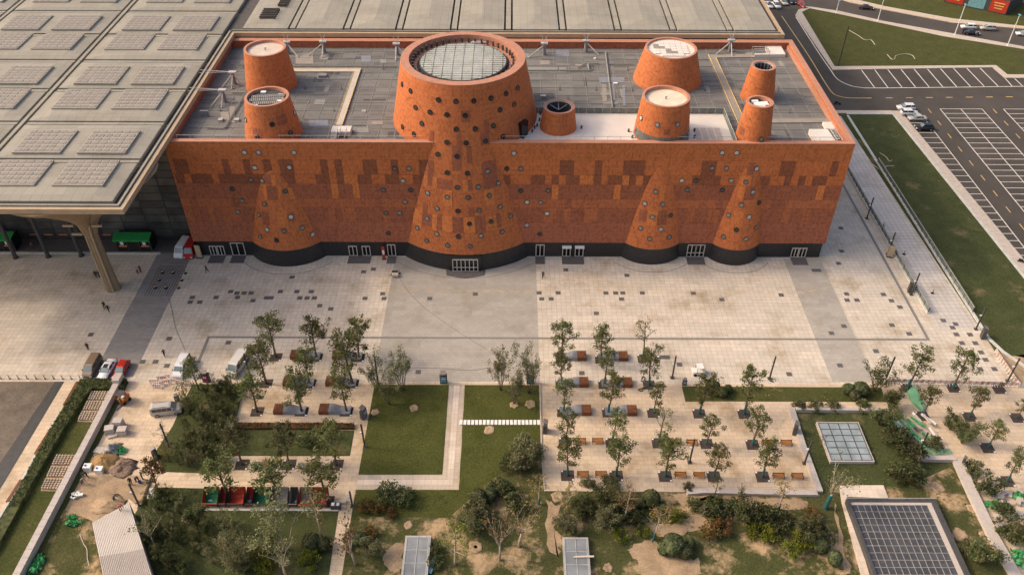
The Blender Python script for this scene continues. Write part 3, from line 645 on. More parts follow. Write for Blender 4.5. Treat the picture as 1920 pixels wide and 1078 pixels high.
        mb = MB(); mb.lathe([(ri+0.02, zt-depth), (0.02, zt-depth+0.02)], (cx, cy, 0), NSEG); W('tower_roof', mb, M['terrace'])
        for i in range(-4, 4):
            for j in range(-4, 4):
                x, y = cx+i*1.12, cy+j*1.12
                if math.hypot(x-cx+0.56, y-cy+0.56) > ri-0.75: continue
                mb = MB(); mb.box(x+0.03, y+0.03, zt-depth+0.05, x+1.09, y+1.09, zt-depth+0.16)
                W('roof_panel', mb, M['roofpath2'] if (i, j) in ((-3,0),(-2,0),(-1,-1),(0,-2),(-1,-2),(-4,0),(-3,1)) else M['terrace'])
    elif k == 'T8':
        mb = MB(); mb.lathe([(ri+0.02, zt-depth), (0.02, zt-depth+0.02)], (cx, cy, 0), NSEG); W('tower_roof', mb, M['steeldark'])
        for sx, sy, w, h in ((0.25,-0.15,2.4,1.3),(-0.7,0.85,1.2,0.7),(0.1,-1.25,1.3,0.5)):
            mb = MB(); mb.cbox((cx+sx, cy+sy, zt-depth+0.05), w, h, 0.35, 0.15); W('pale_cover', mb, M['whiteobj'])
        for i in range(6):
            a = i*1.05+0.4; mb = MB(); mb.cbox((cx+1.65*math.cos(a), cy+1.65*math.sin(a), zt-depth+0.02), 0.25,0.25,0.3); W('flood_light', mb, M['steeldark'])
    else:   # open shafts with steel bracing
        mb = MB(); mb.lathe([(ri-0.02, zt-depth), (0.02, zt-depth)], (cx, cy, 0), NSEG); mb.lathe([(ri-0.03, zt-0.25), (ri-0.05, zt-depth)], (cx, cy, 0), NSEG); W('shaft', mb, M['steeldark'])
        mb = MB(); mb.lathe([(ri+0.0, zt-0.12),(ri-0.16, zt-0.12),(ri-0.16, zt-0.3)], (cx, cy, 0), NSEG); W('inner_ring', mb, M['steel'])
        for i in range(3 if k == 'T4' else 7):
            mb = MB()
            if k == 'T4':
                a = math.pi/2+(i-1)*0.75; mb.tube((cx, cy+ri*0.2, zt-1.0), (cx+ri*0.95*math.cos(a), cy+ri*0.95*math.sin(a), zt-0.6), 0.1)
            else:
                a = math.pi*(0.1+0.8*i/6); mb.tube((cx+ri*0.9*math.cos(a), cy+ri*0.9*math.sin(a), zt-depth), (cx+ri*0.9*math.cos(a), cy+ri*0.9*math.sin(a), zt-0.35), 0.1)
            W('brace', mb, M['bluegrey'])
# window band round the foot of the terrace tower
cx, cy = CONES['T6'][:2]; zg0, zg1 = ZR+0.55, ZR+2.15
for i in range(15):
    a0, a1 = R(180+4+i*11.5), R(180+4+(i+1)*11.5); mb = MB(); q = []
    for z in (zg0, zg1):
        for a, dr in ((a0+0.012,0.03),(a1-0.012,0.03),(a1-0.012,-0.1),(a0+0.012,-0.1)): r = cone_r('T6', z)+dr; q.append((cx+r*math.cos(a), cy+r*math.sin(a), z))
    mb.hexa(q); W('window_pane', mb, glass('band glass', (0.10,0.125,0.115), 0.1, 0.8) if i == 0 else bpy.data.materials['band glass'])

# cone surface points
def ray_cone(k, u, v):
    cx, cy, zt, rt, rb_, g = CONES[k]; d = ray(u, v); z0 = 0.0 if g else ZR; sl = (rt-rb_)/(zt-z0)
    # (x-cx)^2+(y-cy)^2 = (rb+sl*(z-z0))^2
    ln = LEAN.get(k, 0.0); dy = d.y-ln*d.z
    ox, oy, oz = -cx, -cy-ln*CAM_H, rb_+sl*(CAM_H-z0)
    A = d.x*d.x+dy*dy-(sl*d.z)**2; B = 2*(ox*d.x+oy*dy-oz*sl*d.z); Cc = ox*ox+oy*oy-oz*oz
    D = B*B-4*A*Cc
    if D < 0: return None
    for t in sorted(((-B-math.sqrt(D))/(2*A), (-B+math.sqrt(D))/(2*A))):
        p = Vector((d.x*t, d.y*t, CAM_H+d.z*t))
        if z0-0.5 <= p.z <= zt+0.5: return p
    return None
def cone_patch(k, reg, x0, y0, x1, y1, m):
    cx, cy = CONES[k][:2]
    a = ray_cone(k, *reg((x0), (y0+y1)/2)); b = ray_cone(k, *reg(x1, (y0+y1)/2)); t = ray_cone(k, *reg((x0+x1)/2, y0)); l = ray_cone(k, *reg((x0+x1)/2, y1))
    if None in (a, b, t, l): return
    a0, a1 = math.atan2(a.y-cyz(k,a.z), a.x-cx), math.atan2(b.y-cyz(k,b.z), b.x-cx)
    if a1 < a0: a0, a1 = a1, a0
    n = max(2, int((a1-a0)/0.07)); mb = MB()
    dr = 0.05 if m in ('t_N',) else 0.035
    for i in range(n):
        q0, q1 = a0+(a1-a0)*i/n, a0+(a1-a0)*(i+1)/n
        P = lambda q, z, e: (cx+(cone_r(k,z)+e)*math.cos(q), cyz(k,z)+(cone_r(k,z)+e)*math.sin(q), z)
        mb.quad(P(q0,l.z,dr), P(q1,l.z,dr), P(q1,t.z,dr), P(q0,t.z,dr))
        if i == 0: mb.quad(P(q0,l.z,-.02), P(q0,l.z,dr), P(q0,t.z,dr), P(q0,t.z,-.02))
        if i == n-1: mb.quad(P(q1,l.z,dr), P(q1,l.z,-.02), P(q1,t.z,-.02), P(q1,t.z,dr))
        mb.quad(P(q0,t.z,dr), P(q1,t.z,dr), P(q1,t.z,-.02), P(q0,t.z,-.02))
    W('tower_panel', mb, M[m])
for k, reg, m, boxes in (
 ('T3', rb, 't_d', [(865,405,965,530),(510,630,555,770),(815,660,870,805),(1085,645,1185,785),(1125,510,1180,645),(765,805,872,1078),(930,810,985,1000)]),
 ('T3', fb, 't_d', [(1330,210,1390,500),(1440,430,1600,540),(1780,440,1830,560),(1275,690,1325,810)]),
 ('T3', fb, 't_N', [(1287,380,1330,500),(1385,400,1435,530),(1500,550,1605,730),(1725,440,1780,560)]),
 ('T3', fc, 't_d', [(150,220,310,530)]), ('T3', fc, 't_N', [(170,540,280,710)]),
 ('T3', fg, 't_N', [(1130,10,1240,150),(330,170,430,380),(540,250,595,430),(655,270,770,450),(895,285,1020,460),(1145,270,1265,430)]),
 ('T3', fg, 't_d', [(430,240,540,380),(595,250,650,430),(775,285,890,460),(1020,270,1140,455),(1260,240,1310,400),(950,180,1015,280)]),
 ('T2', fa, 't_N', [(1105,485,1140,660),(1260,500,1310,670),(1190,375,1240,500),(1265,780,1370,960),(1385,510,1440,650)]),
 ('T2', fa, 't_d', [(1115,375,1185,480),(1145,500,1255,660),(1085,790,1165,940),(1385,790,1455,900)]),
 ('T2', rc, 't_d', [(830,570,945,690),(565,725,665,830)]),
 ('T6', fd, 't_N', [(580,500,635,665),(440,780,550,945)]), ('T6', fd, 't_d', [(345,770,435,900),(560,780,655,940)]),
 ('T6', rf, 't_d', [(505,675,580,740)]),
 ('T8', fd, 't_N', [(1500,390,1600,500),(1460,510,1530,670),(1400,780,1520,950)]), ('T8', fd, 't_d', [(1565,240,1640,380),(1535,510,1650,660)]),
 ('T8', rf, 't_d', [(1350,640,1415,740)])):
    for b in boxes: cone_patch(k, reg, *b, m)

# portholes
mb = MB(); mb.lathe([(0.40,0.0),(0.40,0.11),(0.47,0.11),(0.47,0.0)], n=20); ring_me = mb.mesh('frame', M['portframe'])
mb = MB(); mb.lathe([(0.41,0.05),(0.01,0.08)], n=20); port_me = {k_: mb.mesh('window', M[k_]) for k_ in ('port','portsky','portdark')}
def porthole(p, nrm, k_='port'):
    q = nrm.to_track_quat('Z', 'Y'); w = link('window', port_me[k_], MUS); w.rotation_mode = 'QUATERNION'; w.rotation_quaternion = q; w.location = p-Vector(MUS.location)
    link('frame', ring_me, w)
for reg, pts in ((fa,[(888,125),(1047,125),(1443,125),(1003,296),(1393,293),(960,433),(750,535),(862,667),(815,793)]),
                 (fb,[(957,305),(1117,305),(1050,443),(830,548),(1138,548),(1075,680),(860,805),(1012,805),(35,1043),(886,1030)]),
                 (fc,[(500,135),(420,308),(578,308),(575,553),(885,553),(648,683),(800,686),(872,810),(645,940),(790,1038)]),
                 (fd,[(1282,128),(1444,128),(1168,302),(1328,303),(828,440),(987,440),(1383,440),(890,546),(1282,546)])):
    for p in pts:
        q = GY(*reg(*p), YF-0.04); porthole(q, Vector((0,-1,0)), 'portsky' if (q.z > 22 or random.random() < .4) else ('port' if random.random() < .7 else 'portdark'))
for k, reg, pts in (('T3',rb,[(205,110),(300,185),(612,285),(806,302),(1008,296),(1200,266),(1368,215),(1500,150),(355,370),(517,422),(707,452),(912,460),(1303,397),(1460,335),(425,550),(812,614),(1025,610),(1227,575),(210,588),(337,668),(1335,697),(708,760),(922,768),(1138,748),(605,895),(820,918)]),
                    ('T3',fb,[(1548,352),(1775,360),(1663,518),(1895,512),(1330,580),(1548,625),(1783,632),(1433,752),(1668,782),(1905,775),(1323,866),(1797,925),(1213,972),(1432,1040),(1675,1070)]),
                    ('T3',fc,[(203,338),(325,470),(222,607),(345,735),(464,837),(243,900),(368,1015),(130,1060)]),
                    ('T3',fg,[(480,548),(713,598),(965,608),(1088,492),(835,498)]),
                    ('T2',fa,[(1088,445),(1348,560),(1115,706),(1050,825),(1408,848),(1143,990),(1333,1003),(1535,970),(1652,1045)]),
                    ('T2',ff,[(410,500),(592,540)]),
                    ('T2',rc,[(487,630),(780,680),(985,772),(620,832),(1030,550)]),
                    ('T6',fd,[(535,563),(413,697),(616,708),(497,847),(702,830),(368,975),(592,988)]),('T6',fh,[(585,525),(805,507)]),
                    ('T6',rf,[(252,548),(433,623),(660,620)]),
                    ('T8',fd,[(1547,458),(1625,570),(1497,715),(1693,690),(1355,827),(1583,850),(1440,993),(1667,308)]),('T8',fh,[(1415,502),(1665,528),(1783,398)]),('T8',rf,[(1597,787)])):
    cx, cy = CONES[k][:2]; z0_, zt_, rt_, rb_ = 0, CONES[k][2], CONES[k][3], CONES[k][4]; sl = (rt_-rb_)/zt_
    for p in pts:
        q = ray_cone(k, *reg(*p))
        if q is None: continue
        h = Vector((q.x-cx, q.y-cyz(k,q.z), 0)).normalized(); nrm = (h+Vector((0,0,-sl-h.y*LEAN.get(k,0)))).normalized(); porthole(q+nrm*0.02, nrm, 'portdark' if (k == 'T3' and q.z > 21) else random.choice(('port','port','portsky','portdark') if k != 'T3' else ('portdark','port','port')))

# doors in the base
def door(u0, u1, h, leaves, y=None, trans=None, head=False):
    y = YF+0.3 if y is None else y
    a, b = G(u0, 482.5).x, G(u1, 482.5).x; s = 1.0
    if y != YF+0.3: a, b = GY(u0, 505, y).x, GY(u1, 505, y).x
    mb = MB(); mb.box(a, y-0.03, 0.12, b, y+0.05, h); d = W('door', mb, M['doorglass'])
    mb = MB(); mb.box(a-0.06, y-0.14, 0.0, b+0.06, y-0.035, 0.16); mb.box(a-0.06, y-0.14, h-0.13, b+0.06, y-0.035, h+0.06)
    for i in range(leaves+1):
        x = a+(b-a)*i/leaves; mb.box(x-0.075, y-0.13, 0.16, x+0.075, y-0.036, h-0.13)
    if trans: mb.box(a, y-0.125, trans, b, y-0.037, trans+0.13)
    W('door_frame', mb, M['frame'], False, d)
    if head:
        mb = MB(); mb.box(a-0.15, y-0.9, h-0.05, b+0.15, y-0.02, h+0.1); W('door_canopy', mb, M['whiteobj'], False, d)
    return a, b
def step(x0, x1, y0, y1):
    mb = MB(); mb.box(x0, y0, -0.02, x1, y1, 0.1); W('door_step', mb, M['darktile'])
for u0, u1, h, l, tr, hd in ((395.3,407,2.3,2,None,False),(409.4,421.4,2.3,2,None,False),(436,460,3.1,2,None,False),(655.5,670.2,2.4,2,None,False),(680.5,694.7,2.4,2,None,False),(728,742,2.8,2,None,False),(1004.8,1019.8,2.9,2,None,False),(1054.5,1068.8,2.6,2,None,True),(1078,1092.7,2.6,2,None,True),(1287,1302,3.0,2,1.0,False),(1302.6,1318,3.0,2,1.0,False),(1481.7,1493.6,2.3,2,None,False),(1495.6,1508.3,2.3,2,None,False)):
    door(u0, u1, h, l, None, tr, hd)
for u0, u1 in ((395,421.5),(436,460),(655,695),(728,742),(1004.5,1020),(1054,1093),(1287,1318),(1482,1508.5)):
    step(G(u0,482.5).x-0.1, G(u1,482.5).x+0.1, YF-2.2, YF+0.3)
# main entrance: box porch set into the big tower
ex0, ex1 = GY(843,505,124.5).x, GY(903,505,124.5).x
mb = MB(); mb.box(ex0, 124.15, -0.02, ex1, 126.5, 3.45); W('entrance_porch', mb, M['black'])
door(849.5, 896, 2.9, 6, 124.15, 0.95)
mb = MB(); mb.prism([(ex0-0.7,124.6),(ex0-0.5,122.9),(ex0+1.5,122.3),((ex0+ex1)/2,122.05),(ex1-1.5,122.3),(ex1+0.5,122.9),(ex1+0.7,124.6)], -0.02, 0.14); W('entrance_step', mb, M['darktile'])
# dark cable-stayed arcs of pavement joint round the towers
for k in ('T3','T2','T6','T8'):
    cx, cy = CONES[k][:2]; r = cone_r(k,0)+2.0; a = math.asin(min(1,(cy-YF+1.4)/r)); mb = MB(); n = 30
    for i in range(n):
        q0, q1 = math.pi+a+(math.pi-2*a)*i/n, math.pi+a+(math.pi-2*a)*(i+1)/n
        mb.quad(*[(cx+rr*math.cos(q), cy+rr*math.sin(q), 0.021) for q, rr in ((q0,r),(q0,r+0.13),(q1,r+0.13),(q1,r))][::-1])
    obj('paving_joint', mb, M['line'], PLAZA)

# roof deck
mb = MB(); mb.box(X0+0.9, YF+0.9, ZR-0.4, X1-0.9, YB-1.3, ZR); W('roof_deck', mb, M['roof'])
x = X0+4
while x < X1-2:
    mb = MB(); mb.box(x-0.05, YF+1.0, ZR, x+0.05, YB-1.35, ZR+0.05); W('roof_rib', mb, M['rib']); x += 3.0
y = YF+4.2
while y < YB-2:
    mb = MB(); mb.box(X0+1.0, y-0.045, ZR+0.052, X1-1.3, y+0.045, ZR+0.09); W('roof_rib', mb, M['rib']); y += 3.3
def roofpoly(name, reg, pts, dz, m, z0=None):
    mb = MB(); mb.prism([tuple(G(*reg(*p), ZR+dz))[:2] for p in pts], ZR-0.02 if z0 is None else z0, ZR+dz); return W(name, mb, m)
roofpoly('roof_path', rd, [(-60,350),(820,350),(610,985),(530,985),(738,385),(-60,385)], 0.25, M['roofpath'])
roofpoly('roof_path', rg, [(170,258),(588,252),(585,234),(660,230),(683,285),(255,290),(547,930),(505,1025)], 0.2, M['roofpath2'])
roofpoly('roof_path', rg, [(880,975),(1555,972),(1590,1015),(880,1020)], 0.2, M['roofpath2'])
for pts in ([(170,258),(505,1025)],[(255,290),(547,930)]):
    a, b = G(*rg(*pts[0]), ZR+0.2), G(*rg(*pts[1]), ZR+0.2); mb = MB(); mb.path([a+Vector((0,0,.05)), b+Vector((0,0,.05))], 0.08, 4); W('path_edge', mb, M['yellow'])
for pts in ([(-60,350),(820,350)],[(820,350),(610,985)],[(738,385),(530,985)]):
    a, b = G(*rd(*pts[0]), ZR+0.25), G(*rd(*pts[1]), ZR+0.25); mb = MB(); mb.path([a+Vector((0,0,.04)), b+Vector((0,0,.04))], 0.07, 4); W('path_edge', mb, M['yellow'])
# terrace with glass balustrade
tx0, tx1, ty1 = G(*z2(1000,640), ZR+0.3).x, G(*z3(225,640), ZR+0.3).x, G(*z2(1400,638), ZR+0.3).y
mb = MB(); mb.box(tx0-8, YF+1.0, ZR+0.1, tx1, ty1, ZR+0.3); W('terrace', mb, M['terrace'])
gm = clear_glass('balustrade glass', (0.16,0.19,0.17), 0.72, 0.1)
for (ax, ay, bx, by) in ((tx0+2, ty1+0.05, tx1, ty1+0.05),(tx1+0.05, YF+1.2, tx1+0.05, ty1)):
    L_ = math.hypot(bx-ax, by-ay); n = max(1, int(L_/1.5))
    for i in range(n):
        p, q = (ax+(bx-ax)*(i+0.04)/n, ay+(by-ay)*(i+0.04)/n), (ax+(bx-ax)*(i+0.96)/n, ay+(by-ay)*(i+0.96)/n)
        mb = MB(); w = 0.03
        if abs(by-ay) < 0.1: mb.box(p[0], p[1]-w, ZR+0.3, q[0], q[1]+w, ZR+1.45)
        else: mb.box(p[0]-w, p[1], ZR+0.3, q[0]+w, q[1], ZR+1.45)
        W('glass_panel', mb, gm)
    mb = MB(); mb.path([(ax,ay,ZR+1.5),(bx,by,ZR+1.5)], 0.05, 5); W('handrail', mb, M['steel'])
gx0, gy0, gx1, gy1 = tx1-6.6, YF+2.6, tx1-1.6, YF+7.6
for i in range(4):
    for j in range(7):
        mb = MB(); w = (gx1-gx0)/4; h = (gy1-gy0)/7
        mb.box(gx0+i*w+0.1, gy0+j*h+0.05, ZR+0.3, gx0+(i+1)*w-0.1, gy0+(j+1)*h-0.05, ZR+0.33); W('terrace_tile', mb, M['kerb'])
mb = MB(); mb.cbox((0,0,0), 0.3, 0.3, 0.35); mb.cbox((0.05,0.05,0.3), 0.2, 0.3, 0.25, .4); pl = mb.mesh('flood_light', M['steeldark'])
for reg, p in ((rb,(1755,450)),(rb,(1745,520)),(rb,(1718,583)),(rb,(1690,607)),(rb,(1663,647)),(rb,(1563,720)),(z2,(1347,722)),(z2,(1612,740)),(z2,(1633,775)),(rf,(848,697)),(rf,(848,770)),(rf,(110,703))):
    p = G(*reg(*p), ZR+0.3); link('flood_light', pl, MUS, (p.x, p.y-150, p.z))
# front guard rail behind the coping, in runs between the towers
for u0, u1 in ((325,478),(519,796),(942,1190),(1268,1375),(1437,1592)):
    a, b = G(u0, 259.5, ZT+0.9).x, G(u1, 259.5, ZT+0.9).x; mb = MB(); yy = YF+1.05
    mb.path([(a,yy,ZT+0.75),(b,yy,ZT+0.75)], 0.045, 5)
    n = int((b-a)/2.2)
    for i in range(n+1): xx = a+(b-a)*i/n; mb.tube((xx,yy,ZR+0.0),(xx,yy,ZT+0.75),0.03,None,4)
    W('guard_rail', mb, M['steel'])
# stair hood on the left, platforms on the right
q = G(*rc(1555,730), ZR+0.9); mb = MB(); mb.box(q.x-1.75, q.y-1.1, ZR, q.x+1.75, q.y+1.1, ZR+0.9); W('stair_platform', mb, M['terrace'])
for i in range(6):
    mb = MB(); mb.box(q.x-1.6, q.y-1.4-i*0.32, ZR+0.1, q.x-0.55, q.y-1.15-i*0.32, ZR+0.75-i*0.12); W('stair_tread', mb, M['steel'])
mb = MB(); mb.box(q.x-0.2, q.y-2.9, ZR+0.02, q.x+1.0, q.y-1.12, ZR+0.3); W('stair_hatch', mb, M['doorglass'])
for sx in (-1.75,-0.4,0.1,1.2):
    mb = MB(); mb.path([(q.x+sx,q.y-0.5,ZR+1.5),(q.x+sx,q.y-1.1,ZR+1.5),(q.x+sx-0.2,q.y-3.2,ZR+0.8)], 0.045, 5); mb.tube((q.x+sx,q.y-1.1,ZR),(q.x+sx,q.y-1.1,ZR+1.5),0.045,None,5); W('stair_rail', mb, M['steel'])
zr2 = zoom(1460,230,9.6); zr3 = zoom(1380,40,9.6)
roofpoly('roof_platform', zr2, [(550,118),(880,118),(1025,330),(668,330)], 1.0, M['terrace'])
roofpoly('roof_platform', zr2, [(790,-10),(1030,-10),(1045,60),(1000,118),(850,110)], 0.5, M['terrace'])
for i in range(7):
    a, b = G(*zr2(925+i*14,135+i*26), ZR+0.9), G(*zr2(1020+i*14,135+i*26), ZR+0.9); mb = MB(); mb.box(a.x, a.y-0.12, ZR+0.5, b.x, a.y+0.12, ZR+0.9); W('stair_tread', mb, M['steel'])
for s in (0, 110, 210):
    a, b = G(*zr2(930+s*0.9,120), ZR+1.2), G(*zr2(1060+s*0.9,320), ZR+1.2); mb = MB(); mb.path([a,b], 0.07, 5); mb.tube((a.x,a.y,ZR),a,0.05,None,5); mb.tube((b.x,b.y,ZR),b,0.05,None,5); W('stair_rail', mb, M['steel'])
roofpoly('roof_platform', zr3, [(520,435),(800,435),(895,597),(330,605),(330,580),(590,580)], 0.7, M['terrace'])
for j in range(3):
    a, b = G(*zr3(300+j*25,465+j*38), ZR+1.6), G(*zr3(560+j*25,465+j*38), ZR+1.6); mb = MB(); mb.path([a,b], 0.09, 5)
    for p in (a,b): mb.tube((p.x,p.y,ZR),p,0.05,None,5)
    W('stair_rail', mb, M['steel'])
# plant and cable clutter on the deck
for reg, p, sx, sy, sz, m in ((rc,(30,590),1.6,0.25,1.2,'bluegrey'),(rc,(205,640),0.8,0.9,.4,'steel'),(rc,(385,640),0.9,0.8,.4,'steel'),(rc,(1350,145),1.6,1.2,.5,'rib'),(rc,(1810,545),.7,.3,.3,'whiteobj'),(rd,(850,840),.7,.4,.3,'whiteobj'),(re_,(735,395),.4,1.6,.3,'rib'),(re_,(1040,590),.9,.5,.3,'whiteobj'),(re_,(810,310),.5,.4,.3,'whiteobj'),(re_,(230,740),1.0,.6,.5,'steel')):
    c = G(*reg(*p), ZR); mb = MB(); mb.cbox((c.x,c.y,ZR+0.0), sx, sy, sz); W('roof_unit', mb, M[m])
for reg, pts in ((re_,[(60,432),(760,430)]),(re_,[(735,360),(745,430)]),(re_,[(930,230),(1010,850)]),(re_,[(970,360),(1250,360)]),(rd,[(60,325),(1230,330)]),(rc,[(325,320),(480,320)]),(rc,[(240,720),(480,330)]),(rc,[(40,715),(240,720)]),(rd,[(720,985),(870,985)]),(re_,[(620,400),(700,360),(860,355)])):
    mb = MB(); mb.path([G(*reg(*p), ZR+0.3) for p in pts], 0.14, 6); W('roof_duct', mb, M['rib'])
for reg, x, y, w, h in ((re_,890,590,50,190),(re_,1120,600,30,230),(re_,980,580,50,190),(rc,200,540,90,90),(rc,300,480,60,180),(rc,1280,120,120,50),(rd,820,210,110,70),(rd,1030,250,70,40),(rd,80,180,200,120),(re_,370,200,150,80),(re_,130,690,220,80),(rd,730,990,170,80),(rd,940,940,120,40),(rd,230,930,220,70),(re_,860,510,280,60),(re_,60,400,430,60)):
    roofpoly('deck_hatch', reg, [(x,y),(x+w,y),(x+w+8,y+h),(x+8,y+h)], 0.06, M[random.choice(('rib','roofpath2','bluegrey','steeldark','rib'))], ZR)

rk = random.Random(11)
for k in range(70):
    x_, y_ = rk.uniform(X0+3,X1-4), rk.uniform(YF+3,YB-4)
    if any(math.hypot(x_-c[0], y_-c[1]) < c[4 if not c[5] else 4]*(.9 if c[5] else 1.2) for c in CONES.values()) or (tx0-8 < x_ < tx1+2 and y_ < ty1+2): continue
    w_, h_ = rk.choice(((2.8,1.0),(1.2,.9),(4.5,.5),(.5,3.5),(2.0,2.0),(.9,2.6))); mb = MB(); mb.box(x_,y_,ZR,x_+w_,y_+h_,ZR+rk.uniform(.03,.05)); W('deck_panel', mb, M[rk.choice(('rib','roofpath2','bluegrey','steeldark','darktile','steeldark'))])
for k in range(46):
    x_, y_ = X0+6+(k%16)*7.2, YF+14+(k//16)*9
    if any(math.hypot(x_-c[0], y_-c[1]) < c[4]*1.1 for c in CONES.values()): continue
    mb = MB(); mb.cbox((x_,y_,ZR),.5,.5,.06); mb.tube((x_,y_,ZR),(x_,y_,ZR+.9),.07,.05,5); W('vent_stub', mb, M['darktile'])
# side door at the foot of the big tower on the terrace
p = ray_cone('T3', *rb(1555,610)); mb = MB(); a = math.atan2(p.y-cyz('T3',p.z), p.x-CONES['T3'][0])
c = Vector((CONES['T3'][0],cyz('T3',ZR+1.4),0))+Vector((math.cos(a),math.sin(a),0))*(cone_r('T3',ZR+1.4)); mb.cbox((c.x,c.y,ZR+0.3), 1.0, 1.9, 2.9, a); W('terrace_door', mb, M['doorglass'])
# ================================================================ station hall: big canopy and glass wall
ZC = 26.8
HALL = thing('station_hall', 'dark glazed hall under a vast beige roof canopy with solar modules', 'hall', (-88, 150, 0))
def H(name, mb, m, parent=None, smooth=False): return wobj(name, mb, m, parent or HALL, smooth)
ys = [107.2+12.73*i for i in range(13)]
cols = [(-139.6,-113.6,1),(-113.6,-87.6,0),(-87.6,-61.4,0)]
mb = MB(); mb.prism([(-113.6,106.6),(-60.7,106.6),(-60.7,173.5),(58.6,173.5),(58.6,260),(-166,260),(-166,119.7),(-113.6,119.7)], ZC-1.1, ZC-0.7); H('canopy_deck', mb, M['gutter'])
mb = MB(); mb.prism([(-113.2,107.0),(-61.1,107.0),(-61.1,173.9),(58.2,173.9),(58.2,260),(-165.6,260),(-165.6,120.1),(-113.2,120.1)], ZC-1.3, ZC-1.11); H('canopy_soffit', mb, M['soffit'])
# fascias
for b in ((-114.1,106.1,-60.1,106.75),(-60.75,106.75,-60.1,172.9),(-60.75,172.9,58.7,173.55),(58.05,173.55,58.7,260),(-114.1,106.75,-113.45,119.2)):
    mb = MB(); mb.box(b[0],b[1],ZC-1.2,b[2],b[3],ZC-0.3); f = H('fascia', mb, M['canopyedge'])
for b in ((-113.4,106.9,-61.0,107.25),(-61.3,107.25,-60.95,173.6),(-60.9,173.75,57.9,174.0)):
    mb = MB(); mb.box(b[0],b[1],ZC-0.68,b[2],b[3],ZC-0.05); H('roof_edge', mb, M['canopy'])
pv_n = 0; pv_rest = MB(); pv_me = None
mb = MB(); mb.box(-0.52,-0.42,0,0.52,0.42,0.06); pv_me = mb.mesh('solar_module', M['pv'])
for ci, (xa, xb, r0) in reversed(list(enumerate(cols))):
    for r in range(r0, len(ys)-1):
        ya, yb = ys[r], ys[r+1]; m0, m1 = 0.9, 0.75
        x0, x1, y0, y1 = xa+m0, xb-m0, ya+m1, yb-m1; xm, ym = (x0+x1)/2, (y0+y1)/2; hz = 0.35
        mb = MB(); e = 3.2; zt = ZC
        rx0, rx1, ry0, ry1 = x0+e, x1-e, y0+e*0.35, y1-e*0.35
        o = [(x0,y0,zt),(x1,y0,zt),(x1,y1,zt),(x0,y1,zt)]; i_ = [(rx0,ry0,zt+hz),(rx1,ry0,zt+hz),(rx1,ry1,zt+hz),(rx0,ry1,zt+hz)]
        for a in range(4): b = (a+1) % 4; mb.quad(o[a], o[b], i_[b], i_[a])
        mb.quad(*i_)
        for a in range(4): b = (a+1) % 4; mb.quad((o[a][0],o[a][1],zt-0.6),(o[b][0],o[b][1],zt-0.6),o[b],o[a])
        cell = H('roof_cell', mb, M['canopy'])
        # service strip between the rows
        mb = MB(); mb.box(x0, ya-0.38, ZC-0.68, x1, ya+0.38, ZC-0.1)
        if r > r0: H('service_strip', mb, M['canopy'])
        off = 1.5 if r % 2 else 4.3
        for ax in (xa+3.6, xa+14.5):
            ay = ya+off; zb = zt+hz
            mb = MB(); mb.box(ax, ay, zb-0.05, ax+8.1, ay+7.6, zb+0.3); arr = H('solar_frame', mb, M['pvbase'])
            for i in range(6):
                for j in range(6):
                    px_, py_ = ax+0.72+i*1.33, ay+0.72+j*1.235
                    if pv_n < 288 and ci == 2: link('solar_module', pv_me, arr, (px_, py_, zb+0.3)); 
                    elif ci == 2 or (ci == 1): pv_rest.box(px_-0.52, py_-0.42, zb+0.3, px_+0.52, py_+0.42, zb+0.36)
                    if ci == 2: pv_n += 1
    mb = MB(); mb.box(xa-0.32, ys[r0]+0.8, ZC-0.68, xa+0.32, 258, ZC-0.02); H('service_strip', mb, M['canopy'])
o = H('solar_modules', pv_rest, M['pv']); o["kind"] = "stuff"
# rear canopy bays over the museum's back edge
bx = [-58.7,-48.0,-36.1,-24.7,-12.8,-1.0,10.85,22.85,34.9,47.2,58.0]
for i in range(10):
    a, b = bx[i]+(0.95 if i else 0), bx[i+1]-0.95; m_ = (a+b)/2; y0, y1 = 174.6, 258.0; mb = MB(); zl, zh = ZC, ZC+0.4
    hip = 5.0
    mb.face([(a,y0,zl),(b,y0,zl),(m_,y0+hip,zh)]); mb.quad((a,y0,zl),(m_,y0+hip,zh),(m_,y1,zh),(a,y1,zl)); mb.quad((b,y0,zl),(b,y1,zl),(m_,y1,zh),(m_,y0+hip,zh))
    mb.quad((a,y0,zl-.6),(b,y0,zl-.6),(b,y0,zl),(a,y0,zl)); mb.quad((a,y1,zl-.6),(a,y0,zl-.6),(a,y0,zl),(a,y1,zl)); mb.quad((b,y0,zl-.6),(b,y1,zl-.6),(b,y1,zl),(b,y0,zl))
    H('roof_bay', mb, M['canopy'])
    mb = MB()
    for k in range(1, 14): yy = y0+hip+k*5.9; mb.box(a+0.1, yy-0.05, zl-0.3, b-0.1, yy+0.05, zl+0.06)
    if i: mb = MB(); mb.box(bx[i]-0.55, y0+0.3, ZC-0.68, bx[i]+0.55, y1, ZC-0.05); H('service_strip', mb, M['canopy'])
for s in (0,1):      # open louvres on the first bay
    for k in range(5):
        mb = MB(); yy = 179+s*7+k*1.1; mb.box(-56+s*2.6, yy, ZC+0.35, -52.4+s*1.2, yy+0.25, ZC+0.95); H('louvre', mb, M['gutter'])
